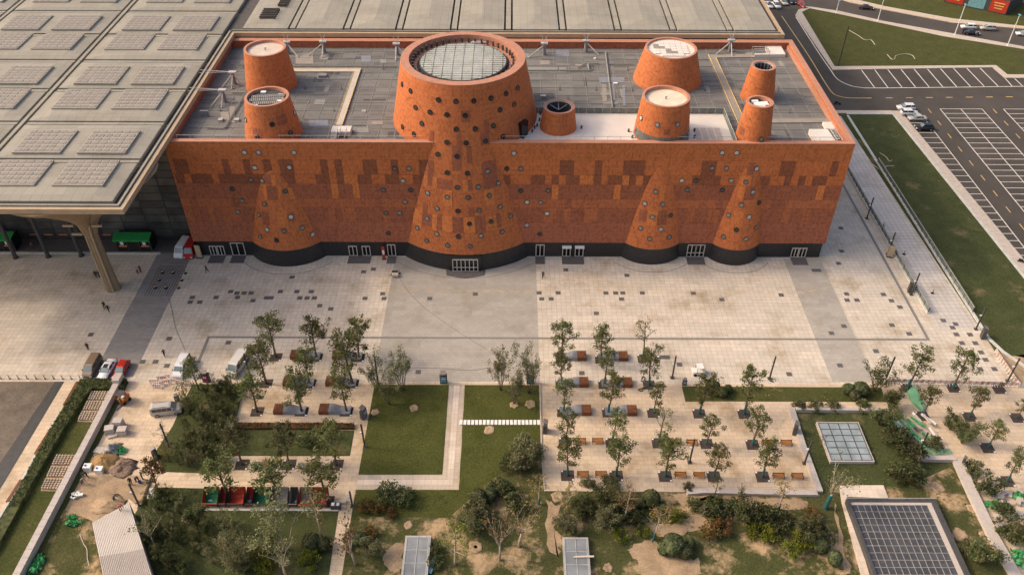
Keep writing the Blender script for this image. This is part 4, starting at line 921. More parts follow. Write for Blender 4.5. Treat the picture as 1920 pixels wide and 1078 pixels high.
# hall glass, set back under the canopy
YG = 133.6
mb = MB(); mb.box(-170, YG, -0.05, -62.2, YG+1.0, ZC-1.3); H('hall_wall', mb, M['mullion'])
mb = MB(); mb.box(-64.2, YG+1.0, -0.05, -63.4, 178, ZC-1.3); H('hall_wall', mb, M['mullion'])
mb = MB(); mb.box(-63.4, 177, -0.05, 58, 178, ZC-1.3); H('hall_wall', mb, M['mullion'])
mb = MB(); mb.box(-2.25,-0.06,-0.78,2.25,0.0,0.78); pane_me = mb.mesh('glass_pane', M['hallglass'])
for i in range(19):
    for j in range(14):
        link('glass_pane', pane_me, HALL, (-64.8-i*4.7+88, YG-150, 2.0+j*1.7))
mb = MB(); mb.box(-2.7,-0.05,-1.5,2.7,0.0,1.5); pane2 = mb.mesh('glass_pane', M['hallglass'])
for i in range(20):
    for j in range(2): link('glass_pane', pane2, HALL, (-60+i*5.7+88, 177-150, 20.4+j*3.2))
# raised dark floor and kerb in front of the glass
mb = MB(); mb.box(-170, 129.5, -0.05, -62.6, YG, 0.2); H('hall_plinth', mb, M['darktile'])
mb = MB(); mb.box(-170, 129.1, -0.05, G(302,474).x, 129.5, 0.24); H('plinth_edge', mb, M['kerbpale'])
# deep grey bulkhead hanging behind the column
mb = MB(); n = 16
xs0, xs1 = GY(20,400,131).x, GY(190,400,131).x
for i in range(n):
    t0, t1 = i/n, (i+1)/n; xa_, xb_ = xs0+(xs1-xs0)*t0, xs0+(xs1-xs0)*t1
    mb.box(xa_, 130.9, 9.6, xb_, 131.3, ZC-1.3)
H('bulkhead', mb, M['hallgrey'])
# slim round columns along the kerb
for u, v in ((91,482),(153,480),(30,484)):
    p = G(u, v); mb = MB(); mb.tube((p.x,p.y,-0.05),(p.x,p.y,25.5),0.38,0.36,14); mb.tube((p.x,p.y,-0.05),(p.x,p.y,0.3),0.55,0.5,14); H('round_column', mb, M['steeldark'])
# tree column carrying the canopy
cf = G(212, 541); mb = MB(); rr = []
prof = [(0,1.3),(4,1.25),(9,1.15),(12.5,1.15),(14.4,1.4),(16,2.2),(17.8,3.7),(20,6.2),(22.5,9.2),(24.6,12.2),(25.5,13.0)]
for z, r in prof:
    ring = []
    for i in range(40):
        a = 2*math.pi*i/40; lob = 0.78+0.22*abs(math.cos(2*a))**0.6; kx = 1.0 if r < 1.3 else 1.15
        ring.append((cf.x+r*lob*math.cos(a)*kx, cf.y+r*lob*math.sin(a), z))
    rr.append(ring)
mb.rings(rr); COLM = H('tree_column', mb, M['soffit'], None, False)
for s in (-1, 1):
    mb = MB(); mb.path([(cf.x+s*0.55,cf.y-1.12,0.1),(cf.x+s*0.55,cf.y-1.05,13),(cf.x+s*0.9,cf.y-1.3,15.2)], 0.16, 6); H('column_rib', mb, M['canopyedge'], COLM)
for s, z, o in ((-1,15.2,2.6),(1,15.2,2.4),(-1,13.4,1.6)):
    mb = MB(); mb.box(cf.x+s*o-0.9, cf.y-1.6, z, cf.x+s*o+0.9, cf.y-1.3, z+0.35); H('lamp_bar', mb, M['canopyedge'], COLM)
# entrance booths with green awnings
def booth(u0, u1, label):
    a, b = G(u0, 471).x, G(u1, 471).x
    t = thing('ticket_booth', label, 'booth', ((a+b)/2, 131, 0.2), 0, 'booths before the hall'); c = Vector(t.location); w = b-a
    mb = MB(); mb.box(-w/2, -1.2, 0, w/2, 1.6, 3.1); obj('booth_body', mb, M['doorglass'], t)
    for s in (-0.5,-0.17,0.17,0.5):
        mb = MB(); mb.box(w*s-0.08, -1.32, 0, w*s+0.08, -1.2, 3.1); obj('post', mb, M['mullion'], t)
    for s in (-0.33, 0.33):
        mb = MB(); mb.box(w*s-w*0.12, -1.27, 1.15, w*s+w*0.12, -1.2, 1.4); obj('stripe', mb, M['redorange'], t)
        mb = MB(); mb.box(w*s-0.35, -1.28, 1.6, w*s+0.25, -1.2, 2.3); obj('notice', mb, M['whiteobj'], t)
    mb = MB(); h = w/2+0.3; mb.hexa([(-h,-1.7,3.1),(h,-1.7,3.1),(h,.1,3.6),(-h,.1,3.6),(-h,-1.7,3.2),(h,-1.7,3.2),(h,.1,3.7),(-h,.1,3.7)]); obj('awning', mb, M['awning'], t)
    mb = MB(); mb.box(-h,-1.75,2.7,h,-1.68,3.15); obj('awning_valance', mb, M['awning'], t)
booth(225, 288, 'glazed ticket booth with green awning right of the fluted column')
booth(-30, 32, 'glazed ticket booth with green awning left of the slim round columns')
mb = MB()
for k in range(7): mb.box(-96+k*2.9, YG-0.1, 1.3, -94.3+k*2.9, YG-0.06, 1.55)
H('safety_stripe', mb, M['redorange'])
# tripod props carrying the canopy above the museum roof
PROPL = iter(['farther prop on the canopy side of the museum roof','nearer prop on the canopy side of the museum roof','rear prop just behind the cream topped corner tower','rear prop right of the corner tower','rear prop left of the great drum','rear prop right of the great drum','rear prop midway between drum and white roofed tower','rear prop at the outer end of the museum roof'])
def prop(px_, zb, dirs, arms):
    p = G(*px_, ZR+2.6); t = thing('roof_prop', 'splayed steel '+next(PROPL), 'prop', (p.x, p.y, ZR), 0, 'canopy props on the museum roof')
    mb = MB(); mb.tube((0,0,0),(0,0,2.4),0.42,0.3,8); obj('post', mb, M['bluegrey'], t)
    mb = MB(); mb.cbox((0,0,2.4),1.5,0.9,0.28); obj('head_plate', mb, M['steel'], t)
    for d in dirs: mb = MB(); mb.tube((0,0,2.2),(d[0],d[1],0.05),0.13,None,6); obj('leg', mb, M['steel'], t)
    for d in arms: mb = MB(); mb.tube((0,0,2.6),(d[0],d[1],d[2]),0.07,None,6); obj('arm', mb, M['steel'], t)
for q in (z1(1303,405), z1(1247,505)): prop(q, ZR, [(-2.2,-2.0),(0,-2.3),(1.6,-.6)], [(-6.5,0.6,2.7),(-6.5,-0.3,2.5)])
for q, d in ((z1(1608,235),[(2.6,-2.2),(-1,-1)]),(z1(1812,232),[(-3.1,-1.6),(0,-2.6)]),(z2(308,245),[(0,-3),(2.4,-1.2)]),(z2(1140,243),[(-3.4,-1.6)]),(z2(1375,228),[(2.8,-1.8)]),(z3(275,225),[(-3.2,-1.6),(0,-2.8)])):
    prop(q, ZR, d, [(-0.55,0.4,4.0),(0.55,0.4,4.0)])
M['cyan'] = mat('cyan display', (.16,.33,.36), .4, .2, 2)
# ================================================================ furniture, vehicles, people
ORD = ['first','second','third','fourth','fifth','sixth','seventh','eighth','ninth','tenth','eleventh','twelfth','thirteenth','fourteenth']
def at(p, z=0.0): return G(p[0], p[1], z)

# ---- lamp posts
def lamp_post(base, top, label, m='steeldark', head=True, white=False):
    p = at(base); h = height_at(p, top[1]); t = thing('lamp_post', label, 'lamp post', (p.x, p.y, -0.01))
    mb = MB(); mb.box(-0.11,-0.09,0,0.11,0.09,h) if not white else mb.tube((0,0,0),(0,0,h),0.16,0.1,8); obj('pole', mb, M[m], t)
    mb = MB(); mb.box(-0.3,-0.3,0,0.3,0.3,0.12); obj('base_plate', mb, M[m], t)
    if white:
        mb = MB(); mb.box(-0.2,-0.7,h-0.05,0.2,0.5,h+0.12); obj('lamp_head', mb, M['cyan'], t)
    elif head:
        mb = MB(); mb.box(-0.4,-0.1,h*0.62,-0.1,0.1,h*0.62+0.2); obj('spot_light', mb, M['whiteobj'], t)
    return t
for b, tp, l in ((z6(1033,150),z6(1070,32),'dark square lamp post on the ramp nearest the museum corner'),(z6(1150,350),z6(1192,228),'dark lamp post beside the brown sign panel on the ramp'),
    (z6(1282,577),z6(1332,455),'dark lamp post next to the kiosk at the ramp railing'),(z6(1645,770),z6(1705,648),'dark lamp post beside the kiosk at the edge of the grass verge'),
    (z6(487,1047),z6(520,922),'dark lamp post on open plaza behind the hedge strip with clipped balls'),(z6(1137,1057),z6(1188,925),'dark lamp post at the end of the red and white barrier row'),
    (z6(1823,1060),z6(1895,933),'dark lamp post on bare earth outside the red barriers'),(z5(1857,1043),z5(1877,920),'dark lamp post between the bosque trees and the small white cart'),
    (zC(1075,560),zC(1050,338),'dark lamp post hidden among the leaning twin trees by central lawn'),(zC(975,1030),zC(950,858),'dark lamp post on the left edge of the bright central lawn'),
    (zA(1450,190),zA(1427,90),'dark lamp post beside the parked white minivan under a tree'),(zA(1872,258),zA(1830,92),'dark lamp post standing against the cream van'),
    (zA(1258,765),zA(1205,615),'dark lamp post at the left edge of the dense garden bed'),(zB(1047,568),zB(978,392),'dark lamp post on bare earth by the corrugated shed'),
    (zD(882,562),zD(858,450),'dark lamp post on the narrow path by the coloured skips'),(zF(1648,235),zF(1683,60),'rust brown lamp post among the orange benches'),
    (zL(600,410),zL(640,275),'brown lamp post at the low wall left of the glazed skylight'),(zL(1278,352),zL(1340,225),'dark lamp post rising from the green wrapped material pile')):
    lamp_post(b, tp, l)
for b, tp, l in ((zT(540,95),zT(562,5),'white street lamp carrying a small flag by the roundabout'),(zT(845,155),zT(893,-5),'white street lamp on the roadside pavement past the brown car'),(zT(1410,260),zT(1487,35),'white street lamp beside the passing white and black cars'),(zT(1798,338),zT(1887,112),'white street lamp farthest along the curving road')):
    lamp_post(b, tp, l, 'whiteobj', True, True)
lamp_post(zT(553,487), zT(628,195), 'tall dark lamp post at the corner of the triangular lawn', 'steeldark', False)

# ---- vehicles (front towards -Y in their own axes)
def paint(name, col): return mat('paint '+name, col, 0.25, 0.05, 1, spec=0.6)
PAINT = dict(white=paint('white',(0.72,0.70,0.68)), red=paint('red',(0.42,0.022,0.014)), beige=paint('beige',(0.36,0.28,0.20)), brown=paint('brown',(0.20,0.135,0.09)), silver=paint('silver',(0.46,0.42,0.37)), black=paint('black',(0.02,0.02,0.022)), darkbrown=paint('dark brown',(0.055,0.032,0.022)), cream=paint('cream',(0.62,0.57,0.50)))
def wheel_me(r, w):
    mb = MB(); n = 16; mb.rings([[(x, r*math.cos(2*math.pi*i/n), r*math.sin(2*math.pi*i/n)) for i in range(n)] for x in (-w/2, w/2)]); return mb
def wheels(t, L, W, r, fb, rbk):
    for sx in (-1, 1):
        for y in (-L/2+fb, L/2-rbk):
            w = obj('wheel', wheel_me(r, 0.2), M['rubber'], t, (sx*(W/2-0.09), y, r))
            mb = wheel_me(r*0.62, 0.22); obj('hub', mb, M['rim'], w)
def lights(t, L, W, z, y0=None):
    for sx in (-1, 1):
        mb = MB(); mb.box(sx*W*0.36-0.2, -L/2-0.02, z, sx*W*0.36+0.2, -L/2+0.3, z+0.16); obj('headlight', mb, M['lamp'], t)
        mb = MB(); mb.box(sx*W*0.39-0.12, L/2-0.15, z+0.1, sx*W*0.39+0.12, L/2+0.02, z+0.38); obj('tail_light', mb, M['tail'], t)
def car(kind, colour, label, p, heading, cat='car', s=0.94, name='parked_car', group=None):
    L, Wd, Hh = {'sedan':(4.7,1.82,1.45),'hatch':(4.35,1.78,1.48),'suv':(4.7,1.88,1.72),'van':(4.9,1.85,1.98),'minibus':(5.5,2.0,2.35)}[kind]
    t = thing(name, label, cat, (p.x, p.y, p.z), heading, group); t.scale = (s, s, s); pm = PAINT[colour]
    def sec(y, w, zb, zm, zt, tw): return [(-w/2*0.9,y,zb),(w/2*0.9,y,zb),(w/2,y,zm*0.6+zb*0.4),(w/2,y,zm),(tw/2,y,zt),(-tw/2,y,zt),(-w/2,y,zm),(-w/2,y,zm*0.6+zb*0.4)]
    if kind in ('sedan','hatch','suv'):
        k = 1.18 if kind == 'suv' else 1.0; h0 = 0.2*k
        st = [(-L/2, Wd*0.72, .30*k, .5*k, .60*k, Wd*0.62), (-L/2+.18, Wd*.93, h0, .55*k, .70*k, Wd*.8), (-L/2+.55, Wd, h0, .62*k, .78*k, Wd*.86), (-L/2+1.25, Wd, h0, .68*k, .88*k, Wd*.9),
              (0, Wd, h0, .72*k, .92*k, Wd*.93), (L/2-.7, Wd, h0, .75*k, .95*k, Wd*.9), (L/2-.15, Wd*.95, .24*k, .72*k, .93*k, Wd*.84), (L/2, Wd*.82, .34*k, .6*k, .82*k, Wd*.7)]
        mb = MB(); mb.rings([sec(*q) for q in st]); obj('body', mb, pm, t, None, 0, True)
        c0, c1 = -L/2+1.15, (L/2-0.75 if kind == 'sedan' else L/2-0.22); d0, d1 = 0.85, (0.75 if kind == 'sedan' else 0.42)
        zb, zt = 0.88*k, Hh-0.05; wb, wt = Wd*0.9, Wd*0.72
        mb = MB(); mb.hexa([(-wb/2,c0,zb),(wb/2,c0,zb),(wb/2,c1,zb),(-wb/2,c1,zb),(-wt/2,c0+d0,zt),(wt/2,c0+d0,zt),(wt/2,c1-d1,zt),(-wt/2,c1-d1,zt)]); cab = obj('cabin_glass', mb, M['carglass'], t)
        mb = MB(); e = 0.03; mb.quad((-wb/2*.88,c0-e+.1,zb+.05),(wb/2*.88,c0-e+.1,zb+.05),(wt/2*.9,c0+d0-e-.04,zt-.04),(-wt/2*.9,c0+d0-e-.04,zt-.04)); obj('windscreen', mb, M['screen'], t)
        mb = MB(); mb.hexa([(-wt/2-.05,c0+d0-.1,zt-.02),(wt/2+.05,c0+d0-.1,zt-.02),(wt/2+.05,c1-d1+.1,zt-.02),(-wt/2-.05,c1-d1+.1,zt-.02),(-wt/2+.1,c0+d0+.12,zt+.06),(wt/2-.1,c0+d0+.12,zt+.06),(wt/2-.1,c1-d1-.1,zt+.06),(-wt/2+.1,c1-d1-.1,zt+.06)]); obj('roof', mb, pm, t)
        if colour == 'white' and kind == 'sedan': mb = MB(); mb.box(-.42,-.5,zt+.055,.42,.35,zt+.075); obj('sunroof', mb, M['carglass'], t)
        for sx in (-1, 1):
            for yy in (c0+d0*0.5, (c0+c1)/2+0.25):
                mb = MB(); xs = sx*wb/2; xt = sx*wt/2; f = 0.02*sx
                mb.hexa([(xs-f,yy-.06,zb),(xs+f*2,yy-.06,zb),(xs+f*2,yy+.06,zb),(xs-f,yy+.06,zb),(xt-f,yy+.26,zt),(xt+f*2,yy+.26,zt),(xt+f*2,yy+.38,zt),(xt-f,yy+.38,zt)]); obj('pillar', mb, pm, t)
            mb = MB(); mb.box(sx*Wd*.5-.02*sx-.09, c0+.25, zb+.02, sx*Wd*.5+.09, c0+.4, zb+.16); obj('mirror', mb, pm, t)
        wheels(t, L, Wd, 0.33*(1.1 if kind == 'suv' else 1), 0.85, 0.9); lights(t, L, Wd, .55*k)
    else:
        fr = 0.75 if kind == 'van' else 0.5; zt = Hh
        st = [(-L/2, Wd*.85, .3, .62, .80, Wd*.74), (-L/2+.2, Wd*.97, .22, .8, 1.0, Wd*.86), (-L/2+fr, Wd, .22, 1.1, 1.25, Wd*.9), (-L/2+fr+.75, Wd, .22, 1.15, zt-.1, Wd*.80), (-L/2+fr+1.1, Wd, .22, 1.2, zt, Wd*.8),
              (L/2-.4, Wd, .22, 1.2, zt, Wd*.8), (L/2-.05, Wd*.98, .25, 1.2, zt-.12, Wd*.78), (L/2, Wd*.94, .35, 1.15, zt-.3, Wd*.74)]
        mb = MB(); mb.rings([sec(*q) for q in st]); obj('body', mb, pm, t, None, 0, False)
        a, b = (-L/2+fr, 1.25), (-L/2+fr+.75, zt-.1); mb = MB(); n_ = Vector((0,-(b[1]-a[1]),b[0]-a[0])).normalized()*0.02
        mb.quad(*[(x, y+n_.y, z+n_.z) for x, y, z in ((-Wd*.40,a[0]+.05,a[1]+.06),(Wd*.40,a[0]+.05,a[1]+.06),(Wd*.36,b[0]-.04,b[1]-.05),(-Wd*.36,b[0]-.04,b[1]-.05))]); obj('windscreen', mb, M['screen'], t)
        for sx in (-1, 1):
            y0 = -L/2+fr+.55
            for i in range(4):
                ya, yb = y0+i*(L-fr-.9)/4+.05, y0+(i+1)*(L-fr-.9)/4-.02; f = 0.012*sx
                xa, xb = sx*Wd*.5*(1-.2*.08), sx*Wd*.5*(1-.2*.78)
                mb = MB(); mb.quad((xa+f*3,ya,1.25),(xa+f*3,yb,1.25),(xb+f*3,yb,1.2+(zt-1.2)*.78),(xb+f*3,ya+(0.15 if i==0 else 0),1.2+(zt-1.2)*.78)); obj('side_window', mb, M['carglass'], t)
            mb = MB(); mb.box(sx*Wd*.52-.08, y0-.35, 1.2, sx*Wd*.52+.08, y0-.22, 1.45); obj('mirror', mb, M['rubber'], t)
        if kind == 'van' and colour in ('beige','silver'):
            for sx in (-1, 1): mb = MB(); mb.box(sx*.62-.03,-L/2+fr+1.4,zt,sx*.62+.03,L/2-.5,zt+.09); obj('roof_rail', mb, M['rim'], t)
        mb = MB(); mb.box(-.22,-L/2-.03,.38,.22,-L/2+.05,.5); obj('number_plate', mb, M['bluegrey'], t)
        wheels(t, L, Wd, 0.34, 0.85, 1.0); lights(t, L, Wd, .62)
    return t
car('van','brown','brown minivan parked beside the white saloon near the pond', at(zA(700,210)), R(-2))
car('sedan','white','white saloon with black sunroof between brown minivan and red car', at(zA(812,222)), R(-4))
car('hatch','red','red hatchback parked beside the white saloon on the plaza', at(zA(916,228)), R(-3))
car('van','white','small white minivan parked next to a street tree', at(zA(1368,212)), R(-3), 'van')
car('minibus','cream','cream minibus with dark lower sides parked near the bosque', at(zA(1788,195)), R(-14), 'van')
car('van','silver','beige estate van with roof rails parked by the garden bed', at(zA(1255,530)), R(100), 'van')
car('minibus','white','white minibus parked at the museum wall corner', at(z4(1033,335)), R(-6), 'bus')
car('minibus','red','red minibus parked tight against the museum corner', at(z4(1080,338)), R(0), 'bus')
car('suv','white','white estate car at the end of the marked parking bays', at(zP(270,185),-0.1), R(-90))
car('suv','white','white off-road car with dark windows reversed into its bay', at(zP(315,258),-0.1), R(90))
car('sedan','silver','silver beige saloon parked in the marked bays', at(zP(425,325),-0.1), R(-90))
car('suv','black','black car parked alone in a marked bay', at(zP(515,455),-0.1), R(-90))
car('sedan','darkbrown','dark brown car driving on the curving road', at(zT(757,68),-0.1), R(78), name='car')
car('suv','white','white car driving beside a silver one on the far road', at(zT(1508,213),-0.1), R(-95), name='car')
car('suv','silver','silver car following the white one on the far road', at(zT(1650,222),-0.1), R(-98), name='car')
car('sedan','black','black car with people standing beside it on the road', at(zT(1530,254),-0.1), R(82), name='car')
car('sedan','white','white car at the far end of the curving road', at(zT(1915,262),-0.1), R(-98), name='car')
car('suv','white','white car waiting by the canopy corner', at(zT(97,52),-0.1), R(8), name='car')
car('sedan','silver','silver car behind the waiting white car', at(zT(152,27),-0.1), R(5), name='car')
car('suv','black','dark car waiting beside the silver one at the roundabout', at(zT(208,20),-0.1), R(4), name='car')
car('hatch','red','small red car at the tip of the triangular lawn', at(zT(287,50),-0.1), R(10), name='car')
car('sedan','white','white car half hidden by the canopy edge', at(zT(42,50),-0.1), R(8), name='car')

def scooter(p, rz, label, col):
    t = thing('motor_scooter', label, 'scooter', p, rz)
    for y in (-0.6, 0.6):
        mb = wheel_me(0.25, 0.1); obj('wheel', mb, M['rubber'], t, (0, y, 0.25))
    mb = MB(); mb.hexa([(-.13,-.45,.3),(.13,-.45,.3),(.16,.6,.3),(-.16,.6,.3),(-.1,-.4,.55),(.1,-.4,.55),(.15,.7,.75),(-.15,.7,.75)]); obj('body', mb, PAINT[col], t)
    mb = MB(); mb.box(-.14,-.05,.7,.14,.7,.84); obj('seat', mb, M['rubber'], t)
    mb = MB(); mb.tube((0,-.55,.3),(0,-.4,1.05),.05); mb.tube((-.33,-.38,1.05),(.33,-.38,1.05),.03); obj('handlebar', mb, M['steeldark'], t)
scooter(at(zQ(1160,880),-0.1), R(60), 'dark motor scooter parked on the last marked bays', 'black')
scooter(at(zT(548,770),-0.1), R(80), 'black motor scooter standing on the road outside the museum', 'black')

# ---- people
def person_mesh(name, pose, top, leg, skin=(0.42,0.26,0.18), hair=(0.015,0.012,0.01)):
    V = {'pel':(0,0,.95,.155),'waist':(0,0,1.1,.145),'chest':(0,0,1.32,.165),'neck':(0,0,1.5,.06),'head':(0,-.01,1.6,.085),'crown':(0,0,1.7,.085)}
    if pose == 'walk': legs = {-1:((-.09,-.06,.88,.1),(-.1,-.22,.5,.075),(-.1,-.30,.08,.055),(-.1,-.42,.03,.045)), 1:((.09,.05,.88,.1),(.1,.1,.5,.075),(.1,.32,.14,.055),(.1,.24,.04,.045))}
    elif pose == 'bend': legs = {-1:((-.1,0,.88,.1),(-.14,-.1,.5,.075),(-.14,.05,.08,.055),(-.14,-.1,.03,.045)), 1:((.1,0,.88,.1),(.14,-.05,.5,.075),(.14,.1,.08,.055),(.14,-.06,.03,.045))}
    else: legs = {-1:((-.09,0,.88,.1),(-.1,-.02,.5,.075),(-.1,.02,.08,.055),(-.1,-.12,.03,.045)), 1:((.09,0,.88,.1),(.1,-.02,.5,.075),(.1,.02,.08,.055),(.1,-.12,.03,.045))}
    if pose == 'bend':
        V.update({'waist':(0,-.08,1.06,.145),'chest':(0,-.28,1.2,.165),'neck':(0,-.44,1.28,.06),'head':(0,-.53,1.32,.085),'crown':(0,-.6,1.38,.085)})
    cx, cy, cz, _ = V['chest']
    sw = .28 if pose == 'walk' else .05
    arms = {}
    for s in (-1, 1):
        f = -s*sw if pose == 'walk' else (-.25 if pose == 'bend' else -.03)
        arms[s] = ((s*.19,cy,cz+.1,.07),(s*.25,cy+f*.4,cz-.2,.05),(s*.24,cy+f-.06,cz-.45,.04),(s*.23,cy+f-.1,cz-.55,.035))
    verts, rad, edges = [], [], []
    def add(q): verts.append(q[:3]); rad.append(q[3]); return len(verts)-1
    ids = {k: add(V[k]) for k in ('pel','waist','chest','neck','head','crown')}
    for a, b in (('pel','waist'),('waist','chest'),('chest','neck'),('neck','head'),('head','crown')): edges.append((ids[a], ids[b]))
    for s in (-1, 1):
        for chain, root in ((legs[s], 'pel'), (arms[s], 'chest')):
            pr = ids[root]
            for q in chain: i = add(q); edges.append((pr, i)); pr = i
    me = bpy.data.meshes.new(name+'_skeleton'); me.from_pydata(verts, edges, []); tmp = bpy.data.objects.new(name, me); COL.objects.link(tmp)
    md = tmp.modifiers.new('skin', 'SKIN')
    if not me.skin_vertices: me.attributes
    for i, sv in enumerate(me.skin_vertices[0].data): sv.radius = (rad[i], rad[i]*(0.75 if i in (ids['waist'],ids['chest']) else 1.0))
    me.skin_vertices[0].data[ids['pel']].use_root = True
    sb = tmp.modifiers.new('sub', 'SUBSURF'); sb.levels = sb.render_levels = 1
    dg = bpy.context.evaluated_depsgraph_get(); out = bpy.data.meshes.new_from_object(tmp.evaluated_get(dg)); bpy.data.objects.remove(tmp)
    out.name = name
    out.materials.clear()
    for m in (mat(name+' top', top, .8, .1, 3), mat(name+' legs', leg, .8, .1, 3), mat(name+' skin', skin, .6, .05, 3), mat(name+' hair', hair, .6, .1, 3)): out.materials.append(m)
    hz = V['head'][2]; hy = V['head'][1]
    for pl in out.polygons:
        c = pl.center
        near_head = math.hypot(c.x, c.y-hy) < .17 and abs(c.z-hz) < .2 and c.z > V['neck'][2]-.02
        if near_head: pl.material_index = 3 if (c.z > hz+.05 or c.y > hy+.05) else 2
        elif c.z < .96 and abs(c.x) < .2: pl.material_index = 1
        elif abs(c.x) > .18 and c.z < cz-.43: pl.material_index = 2
        else: pl.material_index = 0
    return out
PM = {'dark_walk': person_mesh('person_dark_walk','walk',(.02,.02,.024),(.018,.018,.02)), 'dark_stand': person_mesh('person_dark_stand','stand',(.03,.03,.033),(.02,.02,.022)),
      'blue_stand': person_mesh('person_blue_stand','stand',(.03,.06,.09),(.02,.02,.03)), 'grey_stand': person_mesh('person_grey_stand','stand',(.40,.38,.36),(.03,.03,.035)),
      'red_stand': person_mesh('person_red_stand','stand',(.20,.05,.045),(.04,.03,.03)), 'work_bend': person_mesh('person_work_bend','bend',(.22,.2,.17),(.03,.03,.035)), 'red_bend': person_mesh('person_red_bend','bend',(.5,.05,.04),(.04,.04,.05)), 'dark_bend': person_mesh('person_dark_bend','bend',(.03,.04,.06),(.02,.02,.03))}
for p, k, rz, l in ((z4(543,480),'dark_stand',.3,'person in dark clothes standing left of a companion by the fluted column'),(z4(560,479),'blue_stand',-.4,'person in dark blue jacket standing by the fluted column'),
    (z4(775,458),'grey_stand',.5,'person in pale grey top standing beside the grey paving band'),(z4(792,450),'red_stand',-.3,'person in dark red jacket standing beside the grey paving band'),
    (z4(1163,452),'dark_walk',2.6,'person in dark clothes walking near the museum doors'),(z4(590,652),'dark_walk',.4,'person in black walking ahead of a companion on the plaza'),(z4(614,673),'dark_walk',.9,'person in black striding behind a companion on the plaza'),
    (z4(498,886),'dark_stand',.2,'person in black standing alone on the sunlit plaza near the pond'),(z4(926,922),'dark_walk',.8,'person in black walking towards the parked vans'),
    (z5(1131,483),'dark_walk',0,'person in dark suit walking out from the museum entrance'),(zB(620,395),'work_bend',1.2,'worker in grey bending over by the stone wall'),(zB(660,345),'dark_bend',-1,'worker in dark clothes crouching against the stone wall'),
    (zB(1030,375),'dark_bend',.6,'worker in dark clothes bending over a blue bucket'),(zB(1070,360),'dark_stand',2,'worker in black standing over the blue bucket'),(zB(860,525),'dark_bend',1.5,'worker in dark clothes digging beside the corrugated shed'),
    (zB(985,400),'dark_stand',.3,'worker in black standing at the tilted lamp post'),(zT(1465,252),'dark_stand',.3,'person standing behind the black car on the road'),(zT(1560,270),'grey_stand',.3,'person in pale top standing at the bonnet of the black car'),(zV(375,640),'red_stand',.2,'person in dark red standing inside the hall arcade')):
    q = at(p, .05 if p[1] > 720 else (.1 if p[0] < 100 and p[1] < 475 else 0)); o = link('person', PM[k], None, (q.x, q.y, q.z), rz); tag(o, l, 'person')
pr = G(*zB(905,590), 2.95); o = link('person', PM['red_bend'], None, (pr.x, pr.y, 2.95), 1.0); tag(o, 'roofer in red bending on the corrugated shed roof', 'person')

# ---- curved loungers
def lounger(p, flip, w, label):
    t = thing('lounger', label, 'lounger', p, 0, 'curved loungers among the plane trees'); s = -1 if flip else 1
    mb = MB(); mb.box(min(0,-s*1.55), -.85, 0, max(0,-s*1.55), .85, .78); obj('rusty_block', mb, M['corten'], t)
    mb = MB(); n = 14; L_ = w
    prof = [(0,.80),(.4,.80),(.8,.74),(1.2,.58),(1.6,.40),(2.0,.27),(2.5,.2),(3.0,.24),(L_,.33)]
    for (xa, za), (xb, zb) in zip(prof[:-1], prof[1:]):
        q = [(s*xa,-.83),(s*xb,-.83),(s*xb,.83),(s*xa,.83)]; zz = (za,zb,zb,za)
        pts = [(x,y,-.02) for x, y in q]+[(x,y,z) for (x,y), z in zip(q, zz)]
        if s < 0: pts = [pts[i] for i in (1,0,3,2,5,4,7,6)]
        mb.hexa(pts)
    obj('curved_seat', mb, M['bluegrey'], t)
k = 0
for r, row in enumerate(([(492,352),(805,352)],[(440,550),(757,550)],[(373,758),(710,758)])):
    for c, p in enumerate(row): lounger(at(zC(*p)), False, 3.4, f'rusty block and blue grey curved lounger, {ORD[r]} row from the museum, {("nearer the vans","nearer the central lawn")[c]}')
for r, row in enumerate(([(805,360),(1115,362)],[(820,556),(1145,558)],[(838,766),(1178,768)])):
    for c, p in enumerate(row): lounger(at(zE(*p)), True, 3.4, f'rusty ended lounger among teal trunks, {ORD[r]} row from the museum, {("nearer","farther from")[c]} the lawn')

# ---- orange benches
def bench(p, label):
    t = thing('park_bench', label, 'bench', p, 0, 'orange benches in the paved bosque'); w = 1.6
    for i in range(4): mb = MB(); mb.box(-w/2, -.26+i*.14, .42, w/2, -.14+i*.14, .47); obj('seat_slat', mb, M['orange'], t)
    for i in range(2): mb = MB(); mb.hexa([(-w/2,.3+i*.04,.52+i*.13),(w/2,.3+i*.04,.52+i*.13),(w/2,.34+i*.04,.52+i*.13),(-w/2,.34+i*.04,.52+i*.13),(-w/2,.33+i*.04,.63+i*.13),(w/2,.33+i*.04,.63+i*.13),(w/2,.37+i*.04,.63+i*.13),(-w/2,.37+i*.04,.63+i*.13)]); obj('back_slat', mb, M['orange'], t)
    for s in (-1, 1):
        mb = MB(); mb.box(s*w/2-.04,-.28,0,s*w/2+.04,-.2,.62); mb.box(s*w/2-.04,.3,0,s*w/2+.04,.38,.9); mb.box(s*w/2-.04,-.28,.56,s*w/2+.04,.36,.63); obj('leg', mb, M['steeldark'], t)
rowsb = [[zF(830,90),zF(960,90),zF(1545,98),zF(1665,100),zL(378,298),zL(490,300)],[zF(850,338),zF(985,338),zF(1578,343),zF(1718,345),zL(443,497),zL(555,498)]]
for r, row in enumerate(rowsb):
    for c, p in enumerate(row): bench(at(p), f'orange slatted bench, {ORD[c]} from the lawn kerb, row {("behind","in front of")[r]} the last tree row')
for p, l in ((zD(215,262),'grey concrete bench with wooden seat under the first of three low trees'),(zD(560,265),'grey concrete bench with wooden seat beside a green lawn tree')):
    q = at(p); t = thing('concrete_bench', l, 'bench', q); mb = MB(); mb.box(-1.7,-.45,0,1.7,.45,.42); obj('block', mb, M['concrete'], t)
    for i in range(4): mb = MB(); mb.box(-.3,-.4+i*.21,.42,1.65,-.22+i*.21,.5); obj('seat_slat', mb, M['wood'], t)

